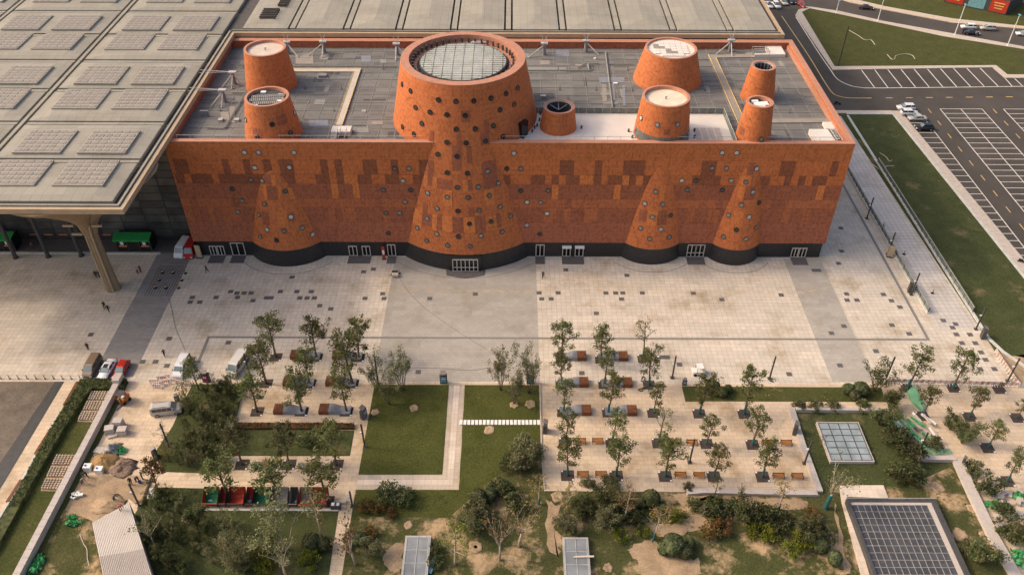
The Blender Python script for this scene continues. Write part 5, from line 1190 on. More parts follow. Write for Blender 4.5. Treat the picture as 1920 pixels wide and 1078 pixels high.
# ---- kiosks with solar lid
def kiosk(p, rz, label, face='bluegrey', s=1.0):
    t = thing('kiosk', label, 'kiosk', p, rz); t.scale = (s,s,s)
    mb = MB(); mb.box(-.65,-.32,0,.65,.32,2.1); obj('body', mb, M['steeldark'], t)
    mb = MB(); mb.box(-.52,-.35,.35,.52,-.32,1.85); obj('front_panel', mb, M[face], t)
    mb = MB(); mb.box(-.3,-.37,1.2,-.05,-.35,1.5); mb.box(.05,-.37,1.2,.3,-.35,1.5); obj('slot', mb, M['whiteobj'], t)
    mb = MB(); mb.box(-.06,-.06,2.1,.06,.06,2.45); obj('mast', mb, M['steeldark'], t)
    mb = MB(); mb.hexa([(-.5,-.4,2.4),(.5,-.4,2.4),(.5,.4,2.75),(-.5,.4,2.75),(-.5,-.4,2.45),(.5,-.4,2.45),(.5,.4,2.8),(-.5,.4,2.8)]); obj('solar_lid', mb, M['pv'], t)
M['magenta'] = mat('poster', (.30,.04,.12), .5, .5, 3)
for p, rz, l, f in ((zC(968,808),1.2,'dark solar lidded kiosk at the corner of the central lawn','bluegrey'),(zC(1565,548),0,'solar lidded kiosk with pale cyan display at the head of the path','cyan'),(zE(455,548),0,'cyan kiosk half hidden behind the lawn trees','cyan'),(zE(568,912),1.4,'narrow dark kiosk on the bosque edge beside the stepping stones','bluegrey'),
    (zK(540,738),1.2,'solar lidded kiosk on the low wall by the glazed skylight','bluegrey'),(zK(1662,168),1.3,'solar lidded kiosk on the plaza kerb beside the grass verge','bluegrey'),(z6(1270,557),1.25,'solar lidded kiosk at the ramp railing','cyan'),
    (zA(1550,300),-.1,'kiosk with magenta poster at the garden edge','magenta'),(zA(1170,872),-1.2,'kiosk with coloured poster on the works yard side of the garden','magenta'),(zE(1608,565),0,'low black twin litter kiosk beside the hedge strip','bluegrey'),(zM(715,45),.9,'small dark kiosk on the broad pale wall','bluegrey'),(zA(1330,445),.3,'dark litter kiosk behind the beige estate van','bluegrey')):
    low = 'litter' in l
    kiosk(at(p), rz, l, f, .55 if low else (.9 if 'small' not in l else .6))
q = at(zD(760,575)); t = thing('litter_bin', 'black twin litter bin with cardboard box beside the coloured skips', 'litter bin', q); mb = MB(); mb.box(-.7,-.35,0,.7,.35,.9); obj('body', mb, M['steeldark'], t)
for s in (-1,1): mb = MB(); mb.box(s*.35-.2,-.25,.9,s*.35+.2,.25,.95); obj('lid', mb, M['whiteobj'], t)
mb = MB(); mb.box(.5,.6,0,1.3,1.2,.4); tag(obj('cardboard_box', mb, M['roofpath'], None, (q.x,q.y,0)), 'small cardboard box behind the twin litter bin', 'box')
for p, rz, hh, l in ((z6(1160,365),-.35,2.6,'tall brown sign panel on the ramp'),(z4(1123,370),-.2,3.0,'tall tan sign panel standing beside the red minibus')):
    q = at(p); t = thing('sign_panel', l, 'sign', q, rz); mb = MB(); mb.box(-.55,-.1,.15,.55,.1,hh); obj('panel', mb, M['canopyedge'], t); mb = MB(); mb.box(-.6,-.3,0,.6,.3,.15); obj('foot', mb, M['steeldark'], t)
q = at(ff(1798,755)); t = thing('banner_stand', 'narrow red banner stand beside a museum door', 'banner', q); mb = MB(); mb.box(-.28,-.04,.2,.28,.04,3.0); obj('banner', mb, M['red'], t); mb = MB(); mb.box(-.2,-.05,1.2,.2,-.041,2.2); obj('poster', mb, M['whiteobj'], t); mb = MB(); mb.box(-.35,-.3,0,.35,.3,.2); obj('foot', mb, M['steeldark'], t)

# ---- bollards and cones
for k in range(10):
    p = at(zA(8+k*66, 280+k*0.2)); t = thing('bollard', f'slim brass bollard between plaza and pond, {ORD[9-k]} from the clipped hedge', 'bollard', p, 0, 'bollards along the pond')
    mb = MB(); mb.tube((0,0,0),(0,0,.95),.08,.07); obj('post', mb, M['canopyedge'], t); mb = MB(); mb.tube((0,0,0),(0,0,.06),.16); obj('foot', mb, M['steeldark'], t)
ch = MB(); ch.path([tuple(at(zA(8+k*33, 280))+Vector((0,0,.8-(.18 if k%2 else 0)))) for k in range(19)], .025, 4); tag(obj('chain', ch, M['canopyedge']), 'sagging chain strung between the pond bollards', 'chain')
def cone(p, label, group):
    t = thing('traffic_cone', label, 'traffic cone', p, random.uniform(0,3), group)
    mb = MB(); mb.box(-.28,-.28,0,.28,.28,.05); obj('base', mb, M['rubber'], t); mb = MB(); mb.lathe([(.2,.05),(.14,.35)], n=10); mb.lathe([(.09,.6),(.05,.8),(.02,.81)], n=10); obj('black_bands', mb, M['rubber'], t)
    mb = MB(); mb.lathe([(.142,.35),(.09,.6)], n=10); obj('yellow_band', mb, M['yellow'], t)
for p in ((912,455),(972,457),(1042,457),(894,497),(1021,497),(872,540),(933,540),(1003,540)): cone(at(z4(*p)), 'small black and yellow cone ringing the grating on the grey band', 'cones round the grating')
for p in ((1010,35),(1125,190),(1242,350),(1402,568)): cone(at(z6(*p)), 'black and yellow cone along the middle of the ramp', 'cones on the ramp')
for p in ((285,465),(325,458)): cone(at(z5(*p)), 'black and yellow cone beside the small tan cart', 'cones by the cart')
q = at(z5(303,475)); t = thing('hand_cart', 'small tan box cart standing on the grey paving band', 'cart', q); mb = MB(); mb.box(-.6,-.4,.25,.6,.4,.7); obj('box', mb, M['roofpath'], t)
for s in (-1,1): obj('wheel', wheel_me(.18,.08), M['rubber'], t, (s*.5,0,.18))
mb = MB(); mb.box(-.55,.35,.7,.55,.4,1.2); obj('handle', mb, M['steeldark'], t)
# grating holes on the band
mb = MB(); g0 = at(z4(950,497))
for i in range(-5,6):
    for j in range(-7,8): mb.box(g0.x-.6+i*.5-.11, g0.y+j*.62-.13, .005, g0.x-.6+i*.5+.11, g0.y+j*.62+.13, .02)
o = obj('floor_grating', mb, M['soildark'], PLAZA); o["kind"] = "stuff"

# ---- railings on both sides of the ramp
def railing(x, y0, y1, label, step):
    t = thing('railing', label, 'railing', (x, (y0+y1)/2, 0.25)); n = int((y1-y0)/step)
    for i in range(n+1):
        mb = MB(); yy = y0+(y1-y0)*i/n-(y0+y1)/2; mb.box(-.06,yy-.06,0,.06,yy+.06,1.05); obj('post', mb, M['steeldark'], t)
        if i < n:
            y2 = yy+(y1-y0)/n; mb = MB(); mb.box(-.015,yy+.1,.15,.015,y2-.1,.9); obj('glass_panel', mb, bpy.data.materials['balustrade glass'], t)
    mb = MB(); mb.box(-.08,y0-(y0+y1)/2,1.05,.08,y1-(y0+y1)/2,1.15); obj('handrail', mb, M['concrete'], t)
railing(75.1, G(*z6(1370,680)).y, 160, 'post and glass railing between ramp and plaza', 2.0)
railing(83.15, G(*z6(1625,680)).y, 164, 'post and glass railing between ramp and grass verge', 2.0)

# ---- red and white crowd barriers
def barrier_mesh():
    f = MB()
    for s in (-.75,.75): f.box(s-.04,-.05,0,s+.04,.05,1.0); f.box(s-.05,-.3,0,s+.05,.3,.06)
    f.box(-.75,-.04,.3,.75,.04,.38); f.box(-.75,-.04,.92,.75,.04,1.0); f.box(-.75,-.04,.62,.75,.04,.68)
    sl = MB()
    for i in range(4): sl.hexa([(-.62+i*.34,-.02,.4),(-.46+i*.34,-.02,.4),(-.46+i*.34,.02,.4),(-.62+i*.34,.02,.4),(-.54+i*.34,-.02,.9),(-.34+i*.34,-.02,.9),(-.34+i*.34,.02,.9),(-.54+i*.34,.02,.9)])
    return f.mesh('frame', M['whiteobj']), sl.mesh('red_slats', M['redorange'])
BF, BS = barrier_mesh()
def barrier(p, rz, label, group):
    t = thing('crowd_barrier', label, 'barrier', p, rz, group); link('frame', BF, t); link('red_slats', BS, t)
a, b = at(zK(1085,440)), at(zK(1870,462))
for k in range(22):
    q = a.lerp(b, (k+.5)/22); barrier(q, math.atan2(b.y-a.y, b.x-a.x), f'red and white barrier across the plaza end, number {k+1} from the lamp post', 'barriers across the plaza end')
a, b = at(zK(1745,270)), at(zK(1870,455))
for k in range(11):
    q = a.lerp(b, (k+.5)/11); barrier(q, math.atan2(b.y-a.y, b.x-a.x), f'red and white barrier beside the bare earth, number {k+1} from the grass verge', 'barriers beside the bare earth')
for k, (x, y) in enumerate(((1180,350),(1160,315),(1215,290),(1245,318),(1300,312),(1355,318),(1240,283),(1195,335),(1390,325))):
    barrier(at(zA(x, y)), R(-4+k*3), 'red and white barrier stored in the huddle behind the white minivan', 'stored barriers')

# ---- tree pits, rings on the lawns
PIT = MB(); PIT.box(-.98,-.98,-.02,.98,.98,.02); pit_me = PIT.mesh('tree_pit', M['soildark']); CR = MB(); CR.box(-.14,-.14,.02,.14,.14,.05); cr_me = CR.mesh('pit_corner', M['whiteobj'])
def pit(p):
    q = at(p); o = link('tree_pit', pit_me, LOWER, (q.x, q.y, .0)); link('pit_corner', cr_me, o, (-.78,.78,0)); link('pit_corner', cr_me, o, (.78,-.78,0))
rq = random.Random(9)
def ring_disc():
    mb = MB(); n = 16; j = [rq.uniform(.8,1.2) for _ in range(n)]
    mb.rings([[(r*j[i]*math.cos(2*math.pi*i/n), r*j[i]*math.sin(2*math.pi*i/n), z) for i in range(n)] for r, z in ((.95,0.0),(.8,.07),(.5,.09),(.3,.02))]); return mb.mesh('planting_ring', M['soil'], True)
RINGS = [ring_disc() for _ in range(5)]
for f, pts, l in ((zC,[(1053,770),(1343,737)],'on the bright central lawn'),(zE,[(152,905),(457,710),(335,715)],'on the lawn right of the path'),(zF,[(658,490),(1040,1022),(45,870)],'in the garden before the bosque'),(zN,[(1525,755),(760,510)],'beside the narrow glass skylight'),(zM,[(300,90),(480,265),(805,465),(690,705),(920,705)],'between the glass roof and broad wall'),(zB,[(1280,740),(1410,650)],'in the garden below the skips')):
    for p in pts:
        q = at(f(*p)); o = link('planting_ring', rq.choice(RINGS), None, (q.x,q.y,.06), rq.random()*6); s_ = rq.uniform(.7,1.15); o.scale = (s_,s_,1); tag(o, 'bare sandy planting ring '+l, 'planting ring', 'planting rings '+l)
# ================================================================ skylights, works yard, odd things
def panes(t, x0, y0, x1, y1, nx, ny, z, m, fr, bar=.09, thick=.06, pane='glass_pane'):
    w, h = (x1-x0)/nx, (y1-y0)/ny; mb = MB(); mb.box(-w/2+bar/2,-h/2+bar/2,-thick/2,w/2-bar/2,h/2-bar/2,thick/2); me = mb.mesh(pane, m)
    for i in range(nx):
        for j in range(ny): link(pane, me, t, (x0+(i+.5)*w, y0+(j+.5)*h, z))
    for i in range(nx+1): mb = MB(); mb.box(x0+i*w-bar/2,y0-bar/2,z-.12,x0+i*w+bar/2,y1+bar/2,z+.09); obj('glazing_bar', mb, fr, t)
    for j in range(ny+1): mb = MB(); mb.box(x0,y0+j*h-bar/2,z-.12,x1,y0+j*h+bar/2,z+.075); obj('glazing_bar', mb, fr, t)
GLS = clear_glass('skylight pane', (.27,.275,.27), .82, .2)
def rooflight(x0, y0, x1, y1, nx, ny, h, label, kerb='steel', inner=True, gm=None, barm='steel'):
    cx_, cy_ = (x0+x1)/2, (y0+y1)/2; t = thing('rooflight', label, 'skylight', (cx_, cy_, 0.0)); a, b = (x1-x0)/2, (y1-y0)/2
    for bb in ((-a-.25,-b-.25,a+.25,-b),(-a-.25,b,a+.25,b+.25),(-a-.25,-b,-a,b),(a,-b,a+.25,b)): mb = MB(); mb.box(bb[0],bb[1],-.05,bb[2],bb[3],h); obj('kerb', mb, M[kerb], t)
    mb = MB(); mb.box(-a,-b,.07,a,b,.1); obj('floor', mb, M['steeldark'] if not inner else M['concrete'], t)
    if inner:
        for s in (-1,1): mb = MB(); mb.box(s*a*.68-.15,-b*.9,.1,s*a*.68+.15,b*.8,.3); obj('inner_curb', mb, M['wallpale'], t)
        mb = MB(); mb.box(-a*.68,b*.74,.1,a*.68,b*.84,.31); obj('inner_curb', mb, M['wallpale'], t)
    panes(t, -a, -b, a, b, nx, ny, h-.05, gm or GLS, M[barm], .1)
    return t
c0, c1 = G(*zD(1280,803)), G(*zD(1475,803)); rl = rooflight(c0.x+.3, c0.y-22, c1.x-.3, c0.y-.3, 2, 11, .8, 'narrow glass skylight box in lawn with blue sheet at its end')
mb = MB(); mb.face([(0,0,0),(1.6,-.3,0),(2.0,2.2,.02),(1.1,1.7,.02),(.2,.9,0)]); q = G(*zD(1385,1050), .35); tag(obj('blue_sheet', mb, M['cyan'], None, (q.x,q.y,.36)), 'pale blue plastic sheet lying under the narrow glass skylight', 'sheet')
c0, c1 = G(*zF(692,815)), G(*zF(888,815)); rooflight(c0.x+.3, c0.y-22, c1.x-.3, c0.y-.3, 2, 11, .8, 'narrow glass skylight box with a plank across it in dry garden')
q = G(*zF(858,940), .85); mb = MB(); mb.cbox((q.x,q.y,.86), 2.7, .25, .12, .03); tag(obj('plank', mb, M['pathpale']), 'pale plank laid across the narrow glass skylight', 'plank')
c0, c1, c2 = G(*zK(668,672), .55), G(*zK(905,672), .55), G(*zK(745,912), .55)
rooflight(c0.x+.3, c2.y+.3, c1.x+.2, c0.y-.3, 4, 6, .6, 'square glazed skylight with dark bars and pale stone kerb in lawn', 'wallpale', True, clear_glass('blue skylight pane', (.30,.34,.34), .86, .15), 'steeldark')
# large sunken glass roof in the corner
c0, c1 = G(*zL(850,622), 1.2), G(*zL(1388,630), 1.2); X_, Y_ = c0.x, c0.y
BIG = thing('glass_roof', 'large dark gridded glass roof behind mesh parapet and pale ledge', 'glass roof', ((c0.x+c1.x)/2, c0.y-14, 0)); a = (c1.x-c0.x)/2; b = 14.0
for bb in ((-a,b-.45,a,b),(-a,-b,-a+.45,b-.45),(a-.8,-b,a,b-.45)): mb = MB(); mb.box(bb[0],bb[1],-.05,bb[2],bb[3],1.2); obj('parapet', mb, M['steeldark'], BIG)
mb = MB(); mb.box(-a+.45,b-.9,-.05,a-.8,b-.45,1.08); obj('ledge', mb, M['wallpale'], BIG); mb = MB(); mb.box(a-1.45,-b,-.05,a-.8,b-.9,1.08); obj('ledge', mb, M['wallpale'], BIG)
mb = MB(); mb.box(-a+.45,-b,.06,a-1.45,b-.9,.12); obj('floor', mb, M['steeldark'], BIG)
for k in range(17): mb = MB(); yy = -b+1+k*1.5; mb.box(a-4.6-random.random()*.6,yy,.12,a-1.8,yy+.7,.5); obj('beam', mb, M['roofpath'], BIG)
for k in range(22): mb = MB(); mb.cbox((random.uniform(-a+1,a-3),random.uniform(-b+8,b-2),.12),.5,.3,.15,random.random()*3); obj('debris', mb, M['roofpath'], BIG)
panes(BIG, -a+.45, -b, a-1.45, b-.9, 12, 25, .95, clear_glass('dark roof pane', (.09,.092,.10), .55, .2), M['concrete'], .06)
mb = MB(); n = 60
for i in range(n): x = -a+2*a*i/n; mb.box(x,b-.02,.2,x+.05,b+.03,1.3)
mb.box(-a,b+.0,1.3,a,b+.08,1.4); mb.box(-a,b+.0,.1,a,b+.08,.2); obj('mesh_screen', mb, M['steel'], BIG)
slab('apron', px((zL,[(808,547),(1070,547),(1100,625),(850,615),(985,1078),(1020,1170),(960,1170),(905,960),(820,640)])), -.05, .3, M['pathpale'])
# corrugated shed
sa, sb, sc, sd = G(*zB(690,685),2.9), G(*zB(968,535),2.9), G(*zB(1142,1085),2.9), G(*zB(775,1085),2.9)
SHED = thing('shed', 'long works shed with pale corrugated sheet roof', 'shed', ((sa.x+sc.x)/2, (sa.y+sc.y)/2, 0)); base = Vector(SHED.location)
mb = MB(); mb.prism([tuple(v)[:2] for v in (sa,sb,sc,sd)], .02, 2.8); wobj('walls', mb, M['concrete'], SHED)
NR = 26
for i in range(NR):
    for s0, s1 in ((.0,.33),(.32,.66),(.65,1.0)):
        t0, t1 = i/NR, (i+.62)/NR; A0, A1 = sa.lerp(sb,t0), sa.lerp(sb,t1); D0, D1 = sd.lerp(sc,t0), sd.lerp(sc,t1)
        q = [A0.lerp(D0,s1),A1.lerp(D1,s1),A1.lerp(D1,s0),A0.lerp(D0,s0)]; zz = 2.8+(.02 if s0 == 0 else (.03 if s0 < .5 else .04)); mb = MB(); mb.hexa([(v.x,v.y,2.75) for v in q]+[(v.x,v.y,zz+.12) for v in q]); wobj('corrugation', mb, M['terrace'] if s0 < .5 else M['wallpale'], SHED)
mb = MB(); mb.prism([tuple(v)[:2] for v in (sa,sb,sc,sd)], 2.78, 2.84); wobj('roof_sheet', mb, M['path'], SHED)
# heaps
def heap(p, rx, ry, h, m, label, cat, seed, rough=.25, z=0.03):
    rnd = random.Random(seed); mb = MB(); n, k = 22, 7; rr = []
    for j in range(k):
        t = j/(k-1); r = 1-t; ring = []
        for i in range(n):
            aa = 2*math.pi*i/n; w = 1+rnd.uniform(-rough,rough)*(.4+.6*r); ring.append((rx*r*w*math.cos(aa), ry*r*w*math.sin(aa), -.02+h*(1-r**1.4)*(1+rnd.uniform(-rough,rough)*.4)))
        rr.append(ring)
    mb.rings(rr); o = obj(cat.replace(' ','_'), mb, m, None, (p.x,p.y,z), 0, True); tag(o, label, cat); return o
heap(at(zA(780,905)), 2.2, 2.0, 1.1, mat('sand', (.36,.215,.09), .95, .15, 2, fine=6), 'ochre sand heap in the works yard beside the long wall', 'sand heap', 1)
heap(at(zA(905,945)), 2.0, 1.7, .8, mat('rubble', (.27,.18,.125), .95, .4, 3, fine=5), 'brown rubble heap lying below the ochre sand', 'rubble heap', 2, .5)
heap(at(zB(820,555)), 2.6, 1.5, .6, M['soil'], 'low earth heap dug up at the end of the corrugated shed', 'earth heap', 3, .4)
heap(at(zA(835,820)), 1.5, 1.4, 1.3, mat('grey sacks', (.38,.345,.30), .9, .3, 2.5, fine=4), 'grey heap of cement sacks under a crumpled sheet', 'sack heap', 4, .5)
def block_stack(p, label, n, sx, sy, h, rz):
    t = thing('stone_stack', label, 'stone stack', p, rz)
    for i in range(n): mb = MB(); mb.cbox((random.uniform(-.06,.06),random.uniform(-.06,.06),i*h), sx, sy, h-.02, random.uniform(-.06,.06)); obj('stone_slab', mb, M['wallpale'], t)
for p, n, l, rz in (((830,680),4,'pallet of pale stone slabs nearest the long wall',.2),((900,635),5,'tallest pallet of pale stone slabs in the works yard',0),((925,690),4,'wrapped pallet of pale stone slabs facing the garden',.1),((845,705),1,'single pale stone slab dropped before the pallets',.3),((745,818),1,'single pale slab lying above the sand heap',-.2)):
    block_stack(at(zA(*p)), l, n, 1.35, 1.1, .3, rz)
def netting(p, rx, ry, h, m, label, seed):
    rnd = random.Random(seed); n = 12; g = [[(rx*(i/(n-1)*2-1)+rnd.uniform(-.14,.14)*rx, ry*(j/(n-1)*2-1)+rnd.uniform(-.14,.14)*ry, .03+h*rnd.random()*(1-(i/(n-1)*2-1)**2*.7)) for j in range(n)] for i in range(n)]; mb = MB()
    for i in range(n-1):
        for j in range(n-1):
            if abs(i-5)+abs(j-5) > 6.5+rnd.random()*2.5 or rnd.random() < .12: continue
            mb.quad(g[i][j],g[i+1][j],g[i+1][j+1],g[i][j+1])
    tag(obj('netting', mb, m, None, (p.x,p.y,.06)), label, 'netting')
netting(at(zA(910,825)), .85, .7, .6, M['net'], 'bright green netting crumpled beside the cement sacks', 1)
netting(at(zB(540,645)), .8, .35, .45, M['net'], 'crumpled green netting on dry lawn below the works yard', 2)
netting(at(zB(550,695)), 1.1, .5, .45, M['net'], 'larger crumpled green netting on dry lawn by the shed', 3)
netting(at(zB(285,1000)), .8, 1.6, .8, M['net'], 'green netting bundled against the long stone wall', 4)
netting(at(zM(1235,355)), .9, .8, .6, M['net'], 'green netting lump on the heap of pale stone blocks', 5)
netting(at(zM(1010,430)), 1.5, .7, .5, M['net'], 'green netting spread across the near side of stone blocks', 6)
netting(at(zM(1250,930)), 1.6, 1.4, .5, M['net'], 'teal green netting at the foot of the broad pale wall', 7)
# white tanks, sheets
for p, l in (((665,955),'white barrel with blue cap at the sand heap'),((750,975),'white water tank with blue cap before the sand heap')):
    q = at(zA(*p)); t = thing('water_tank', l, 'tank', q); mb = MB(); mb.box(-.55,-.45,0,.55,.45,.85); obj('body', mb, M['whiteobj'], t); mb = MB(); mb.tube((-.25,0,.85),(-.25,0,.97),.14); obj('cap', mb, mat('blue cap', (.02,.06,.35), .5), t)
q = at(zB(1050,388)); mb = MB(); mb.lathe([(.18,0),(.24,.42),(.2,.42),(.16,.05)], n=14); tag(obj('bucket', mb, bpy.data.materials['blue cap'], None, (q.x,q.y,.03)), 'blue bucket between two crouching workers', 'bucket')
for k in range(6):
    q = at(zB(575+random.randint(-25,35), 492+random.randint(-20,20))); mb = MB(); mb.cbox((0,0,0), .7, .45, .28, random.random()*3); tag(obj('cement_bag', mb, M['whiteobj'], None, (q.x,q.y,.05+.1*(k%2))), 'white cement bag in the loose pile by the long wall', 'bag', 'cement bags')
for k in range(4):
    a_, b_ = at(zB(1105+k*14,512)), at(zB(1128+k*9,432)); mb = MB(); mb.path([a_+Vector((0,0,.15)), b_+Vector((0,0,.15))], .09, 5); tag(obj('pipe', mb, M['whiteobj']), 'white plastic pipe lying in the bundle at the bed edge', 'pipe', 'white pipes')
a_, b_ = at(zB(1058,560)), at(zB(1135,350)); mb = MB(); mb.path([a_+Vector((0,0,.2)), b_+Vector((0,0,.2))], .16, 6); tag(obj('timber_beam', mb, M['trunk']), 'dark timber beam lying along the bare earth edge', 'beam')
def hose(pts, label, z=.1, r=.06, m=None): mb = MB(); mb.path(smooth_path([G(u, v, z) for u, v in pts]), r, 5); tag(obj('hose', mb, m or M['kerb']), label, 'hose')
hose([zB(600,770),(zB(625,840)),(zB(650,880)),(zB(655,950)),(zB(668,1005))], 'pale hose snaking over the dry lawn by the shed')
hose([zT(635,225),zT(700,262),zT(750,295),zT(795,295),zT(825,332)], 'pale hose lying on triangular lawn below the tall lamp post', .16, .1)
hose([zT(915,402),zT(945,435),zT(970,435),zT(980,410),zT(1050,398),zT(1100,410),zT(1118,435)], 'looped pale hose on triangular lawn above the parking bays', .16, .1)
hose([z3(1105,858),z3(1140,880),z3(1160,905),z3(1175,900)], 'short pale hose on the shaded grass verge', .1, .08)
hose([z3(1045,905),z3(1070,925),z3(1098,948),z3(1075,930),z3(1050,910)], 'doubled pale hose on the shaded grass verge', .1, .08)
hose([z3(1185,933),z3(1140,935),z3(1140,970),z3(1165,1010),z3(1185,1060),z3(1215,1110),z3(1260,1150)], 'long pale hose trailing down the shaded grass verge', .1, .08)
hose([z5(325,480),z5(370,550),z5(480,660),z5(650,780),z5(820,885)], 'thin dark cable running diagonally over the plaza from the cart', .03, .035, M['line'])
hose([z5(380,985),z5(560,990),z5(720,1000),z5(830,985)], 'thin dark cable lying across the plaza above the path', .03, .035, M['line'])
hose([z4(925,545),z4(960,640),z4(985,760),z4(1040,890)], 'faint dark cable crossing the shaded plaza', .03, .03, M['line'])
hose([zE(1290,520),zE(1300,500),zE(1315,515),zE(1300,540),zE(1285,530),zE(1310,545),zE(1350,560),zE(1290,590),zE(1265,600),zE(1290,610),zE(1300,590)], 'coiled brown hose around a bosque tree pit', .08, .1, M['trunk'])
# forklift-like loader by the wall
q = at(zA(915,465)); t = thing('forklift', 'small orange forklift parked against the stone wall', 'forklift', q, R(-25))
mb = MB(); mb.box(-.65,-.3,.35,.65,1.3,1.0); obj('body', mb, M['orange'], t); mb = MB(); mb.box(-.6,.7,1.0,.6,1.4,1.45); obj('counterweight', mb, M['redorange'], t)
mb = MB()
for sx in (-.55,.55):
    for sy in (-.25,.9): mb.tube((sx,sy,1.0),(sx,sy+.05,2.0),.05)
mb.box(-.62,-.3,2.0,.62,1.0,2.06); obj('cage', mb, M['steeldark'], t)
mb = MB(); mb.box(-.3,.2,1.0,.3,.7,1.2); mb.box(-.3,.6,1.2,.3,.75,1.6); obj('seat', mb, M['whiteobj'], t)
for sx in (-.3,.3): mb = MB(); mb.box(sx-.07,-1.5,.1,sx+.07,-.3,.16); obj('fork', mb, M['steeldark'], t)
mb = MB(); mb.box(-.5,-.42,.1,-.38,-.3,1.9); mb.box(.38,-.42,.1,.5,-.3,1.9); obj('mast', mb, M['steeldark'], t)
for sx in (-1,1):
    for sy in (0,1.05): obj('wheel', wheel_me(.32,.2), M['rubber'], t, (sx*.6,sy,.32))
rj = random.Random(31)
def earth_patch(pts, k=5):
    P = []
    for i in range(len(pts)):
        a, b = Vector(pts[i]), Vector(pts[(i+1)%len(pts)])
        for j in range(k): q = a.lerp(b, j/k); P.append((q.x+rj.uniform(-5,5), q.y+rj.uniform(-4,4)))
    slab('bare_earth', P, 0, .068, M['soil'])
earth_patch([zF(590,520),zF(680,560),zF(640,720),zF(690,800),zF(660,960),zF(560,830)])
earth_patch([zF(1190,880),zF(1330,800),zF(1420,840),zF(1470,930),zF(1720,960),zF(1760,1078),zF(1300,1110),zF(1250,960)])
earth_patch([zF(1330,690),zF(1520,700),zF(1650,640),zF(1800,610),zF(1900,700),zF(1640,760),zF(1440,800)])
earth_patch([zL(0,600),zL(240,612),zL(560,622),zL(640,670),zL(420,690),zL(120,660),zL(-60,670)])
earth_patch([zF(1480,460),zF(1900,490),zF(1880,560),zF(1600,560)])
earth_patch([zN(560,740),zN(700,720),zN(690,1000),zN(560,1060),zN(480,900)])
earth_patch([zL(770,640),zL(800,720),zL(840,900),zL(880,1078),zL(850,1078),zL(800,880)],3)
# small white cart on the plaza, skips
q = at(zE(1718,480)); t = thing('utility_cart', 'small white electric utility cart half behind a plaza tree', 'cart', q, R(95)); 
mb = MB(); mb.hexa([(-.6,-1.1,.4),(.6,-1.1,.4),(.6,1.2,.4),(-.6,1.2,.4),(-.6,-.9,.9),(.6,-.9,.9),(.6,1.2,.9),(-.6,1.2,.9)]); obj('body', mb, M['whiteobj'], t)
mb = MB(); mb.box(-.62,-.5,1.75,.62,.6,1.82); obj('roof', mb, M['whiteobj'], t); mb = MB(); mb.quad((-.55,-.85,.9),(.55,-.85,.9),(.55,-.5,1.75),(-.55,-.5,1.75)); obj('windscreen', mb, M['carglass'], t)
for sx in (-1,1):
    for sy in (-.7,.8): obj('wheel', wheel_me(.27,.16), M['rubber'], t, (sx*.55,sy,.27))
    mb = MB(); mb.tube((sx*.56,.55,.9),(sx*.56,.55,1.75),.04); obj('post', mb, M['steeldark'], t)
def skip(x0, x1, y, colr, inside, label):
    w = x1-x0; t = thing('skip', label, 'skip', ((x0+x1)/2, y, .05), 0, 'row of open coloured skips'); n = 8; mb = MB(); out = []
    prof = [(-1.0,.7),(-.95,.35),(-.75,.2),(-.3,.15),(.4,.2),(.8,.5),(1.05,1.1),(1.15,1.9)]
    for (ya, za), (yb, zb) in zip(prof[:-1], prof[1:]): mb.quad((-w/2,ya,za),(w/2,ya,za),(w/2,yb,zb),(-w/2,yb,zb)); mb.quad((-w/2,ya,za-.05),(-w/2,yb,zb-.05),(w/2,yb,zb-.05),(w/2,ya,za-.05))
    obj('tub', mb, M[inside], t)
    for s in (-1,1):
        mb = MB(); pts = [(y_, z_) for y_, z_ in prof]; xs = s*w/2
        mb.face([(xs, y_, z_) for y_, z_ in pts]+[(xs, -1.0, .85)][:0]); mb.face([(xs-s*.05, y_, z_) for y_, z_ in pts][::-1]); obj('end_plate', mb, M[colr], t)
        mb = MB(); mb.box(xs-.07*s-.05,-1.0,-.02,xs-.07*s+.05,-.9,.5); obj('leg', mb, M['steeldark'], t)
    mb = MB(); mb.box(-w/2,-1.1,.78,w/2,-.98,.9); obj('rim', mb, M[colr], t)
ysk = G(*zD(200,572)).y+1.0; sk = [(zB,1520,1640,'red','green'),(zB,1645,1700,'steeldark','red'),(zB,1708,1835,'steeldark','red'),(zB,1842,1900,'steeldark','red'),(zD,145,270,'steeldark','green'),(zD,275,405,'steeldark','concrete'),(zD,410,475,'concrete','steeldark'),(zD,482,575,'red','concrete'),(zD,580,700,'steeldark','red')]
for i, (f, a_, b_, c_, d_) in enumerate(sk): skip(G(*f(a_,560)).x+.05, G(*f(b_,560)).x-.05, ysk, c_, d_, f'open curved skip, {ORD[i]} from the garden end of the row, {d_ if d_ not in ("concrete","steeldark") else "grey"} inside')
plate('skip_pad', G(*zB(1520,575)).x, ysk-1.6, G(*zD(780,585)).x, ysk-1.2, .12, M['kerbpale'])
for k in range(10):
    f, x_ = random.choice(((zB,1575),(zB,1870),(zD,110),(zD,450))); q = at(f(x_+random.randint(-20,20),540)); mb = MB(); mb.cbox((0,0,0),.4,.3,.15,random.random()*3); tag(obj('rubbish', mb, M[random.choice(('whiteobj','cyan'))], None, (q.x,ysk-.1,.1+.02*k)), 'loose rubbish lying in one of the open skips', 'rubbish', 'rubbish in skips')
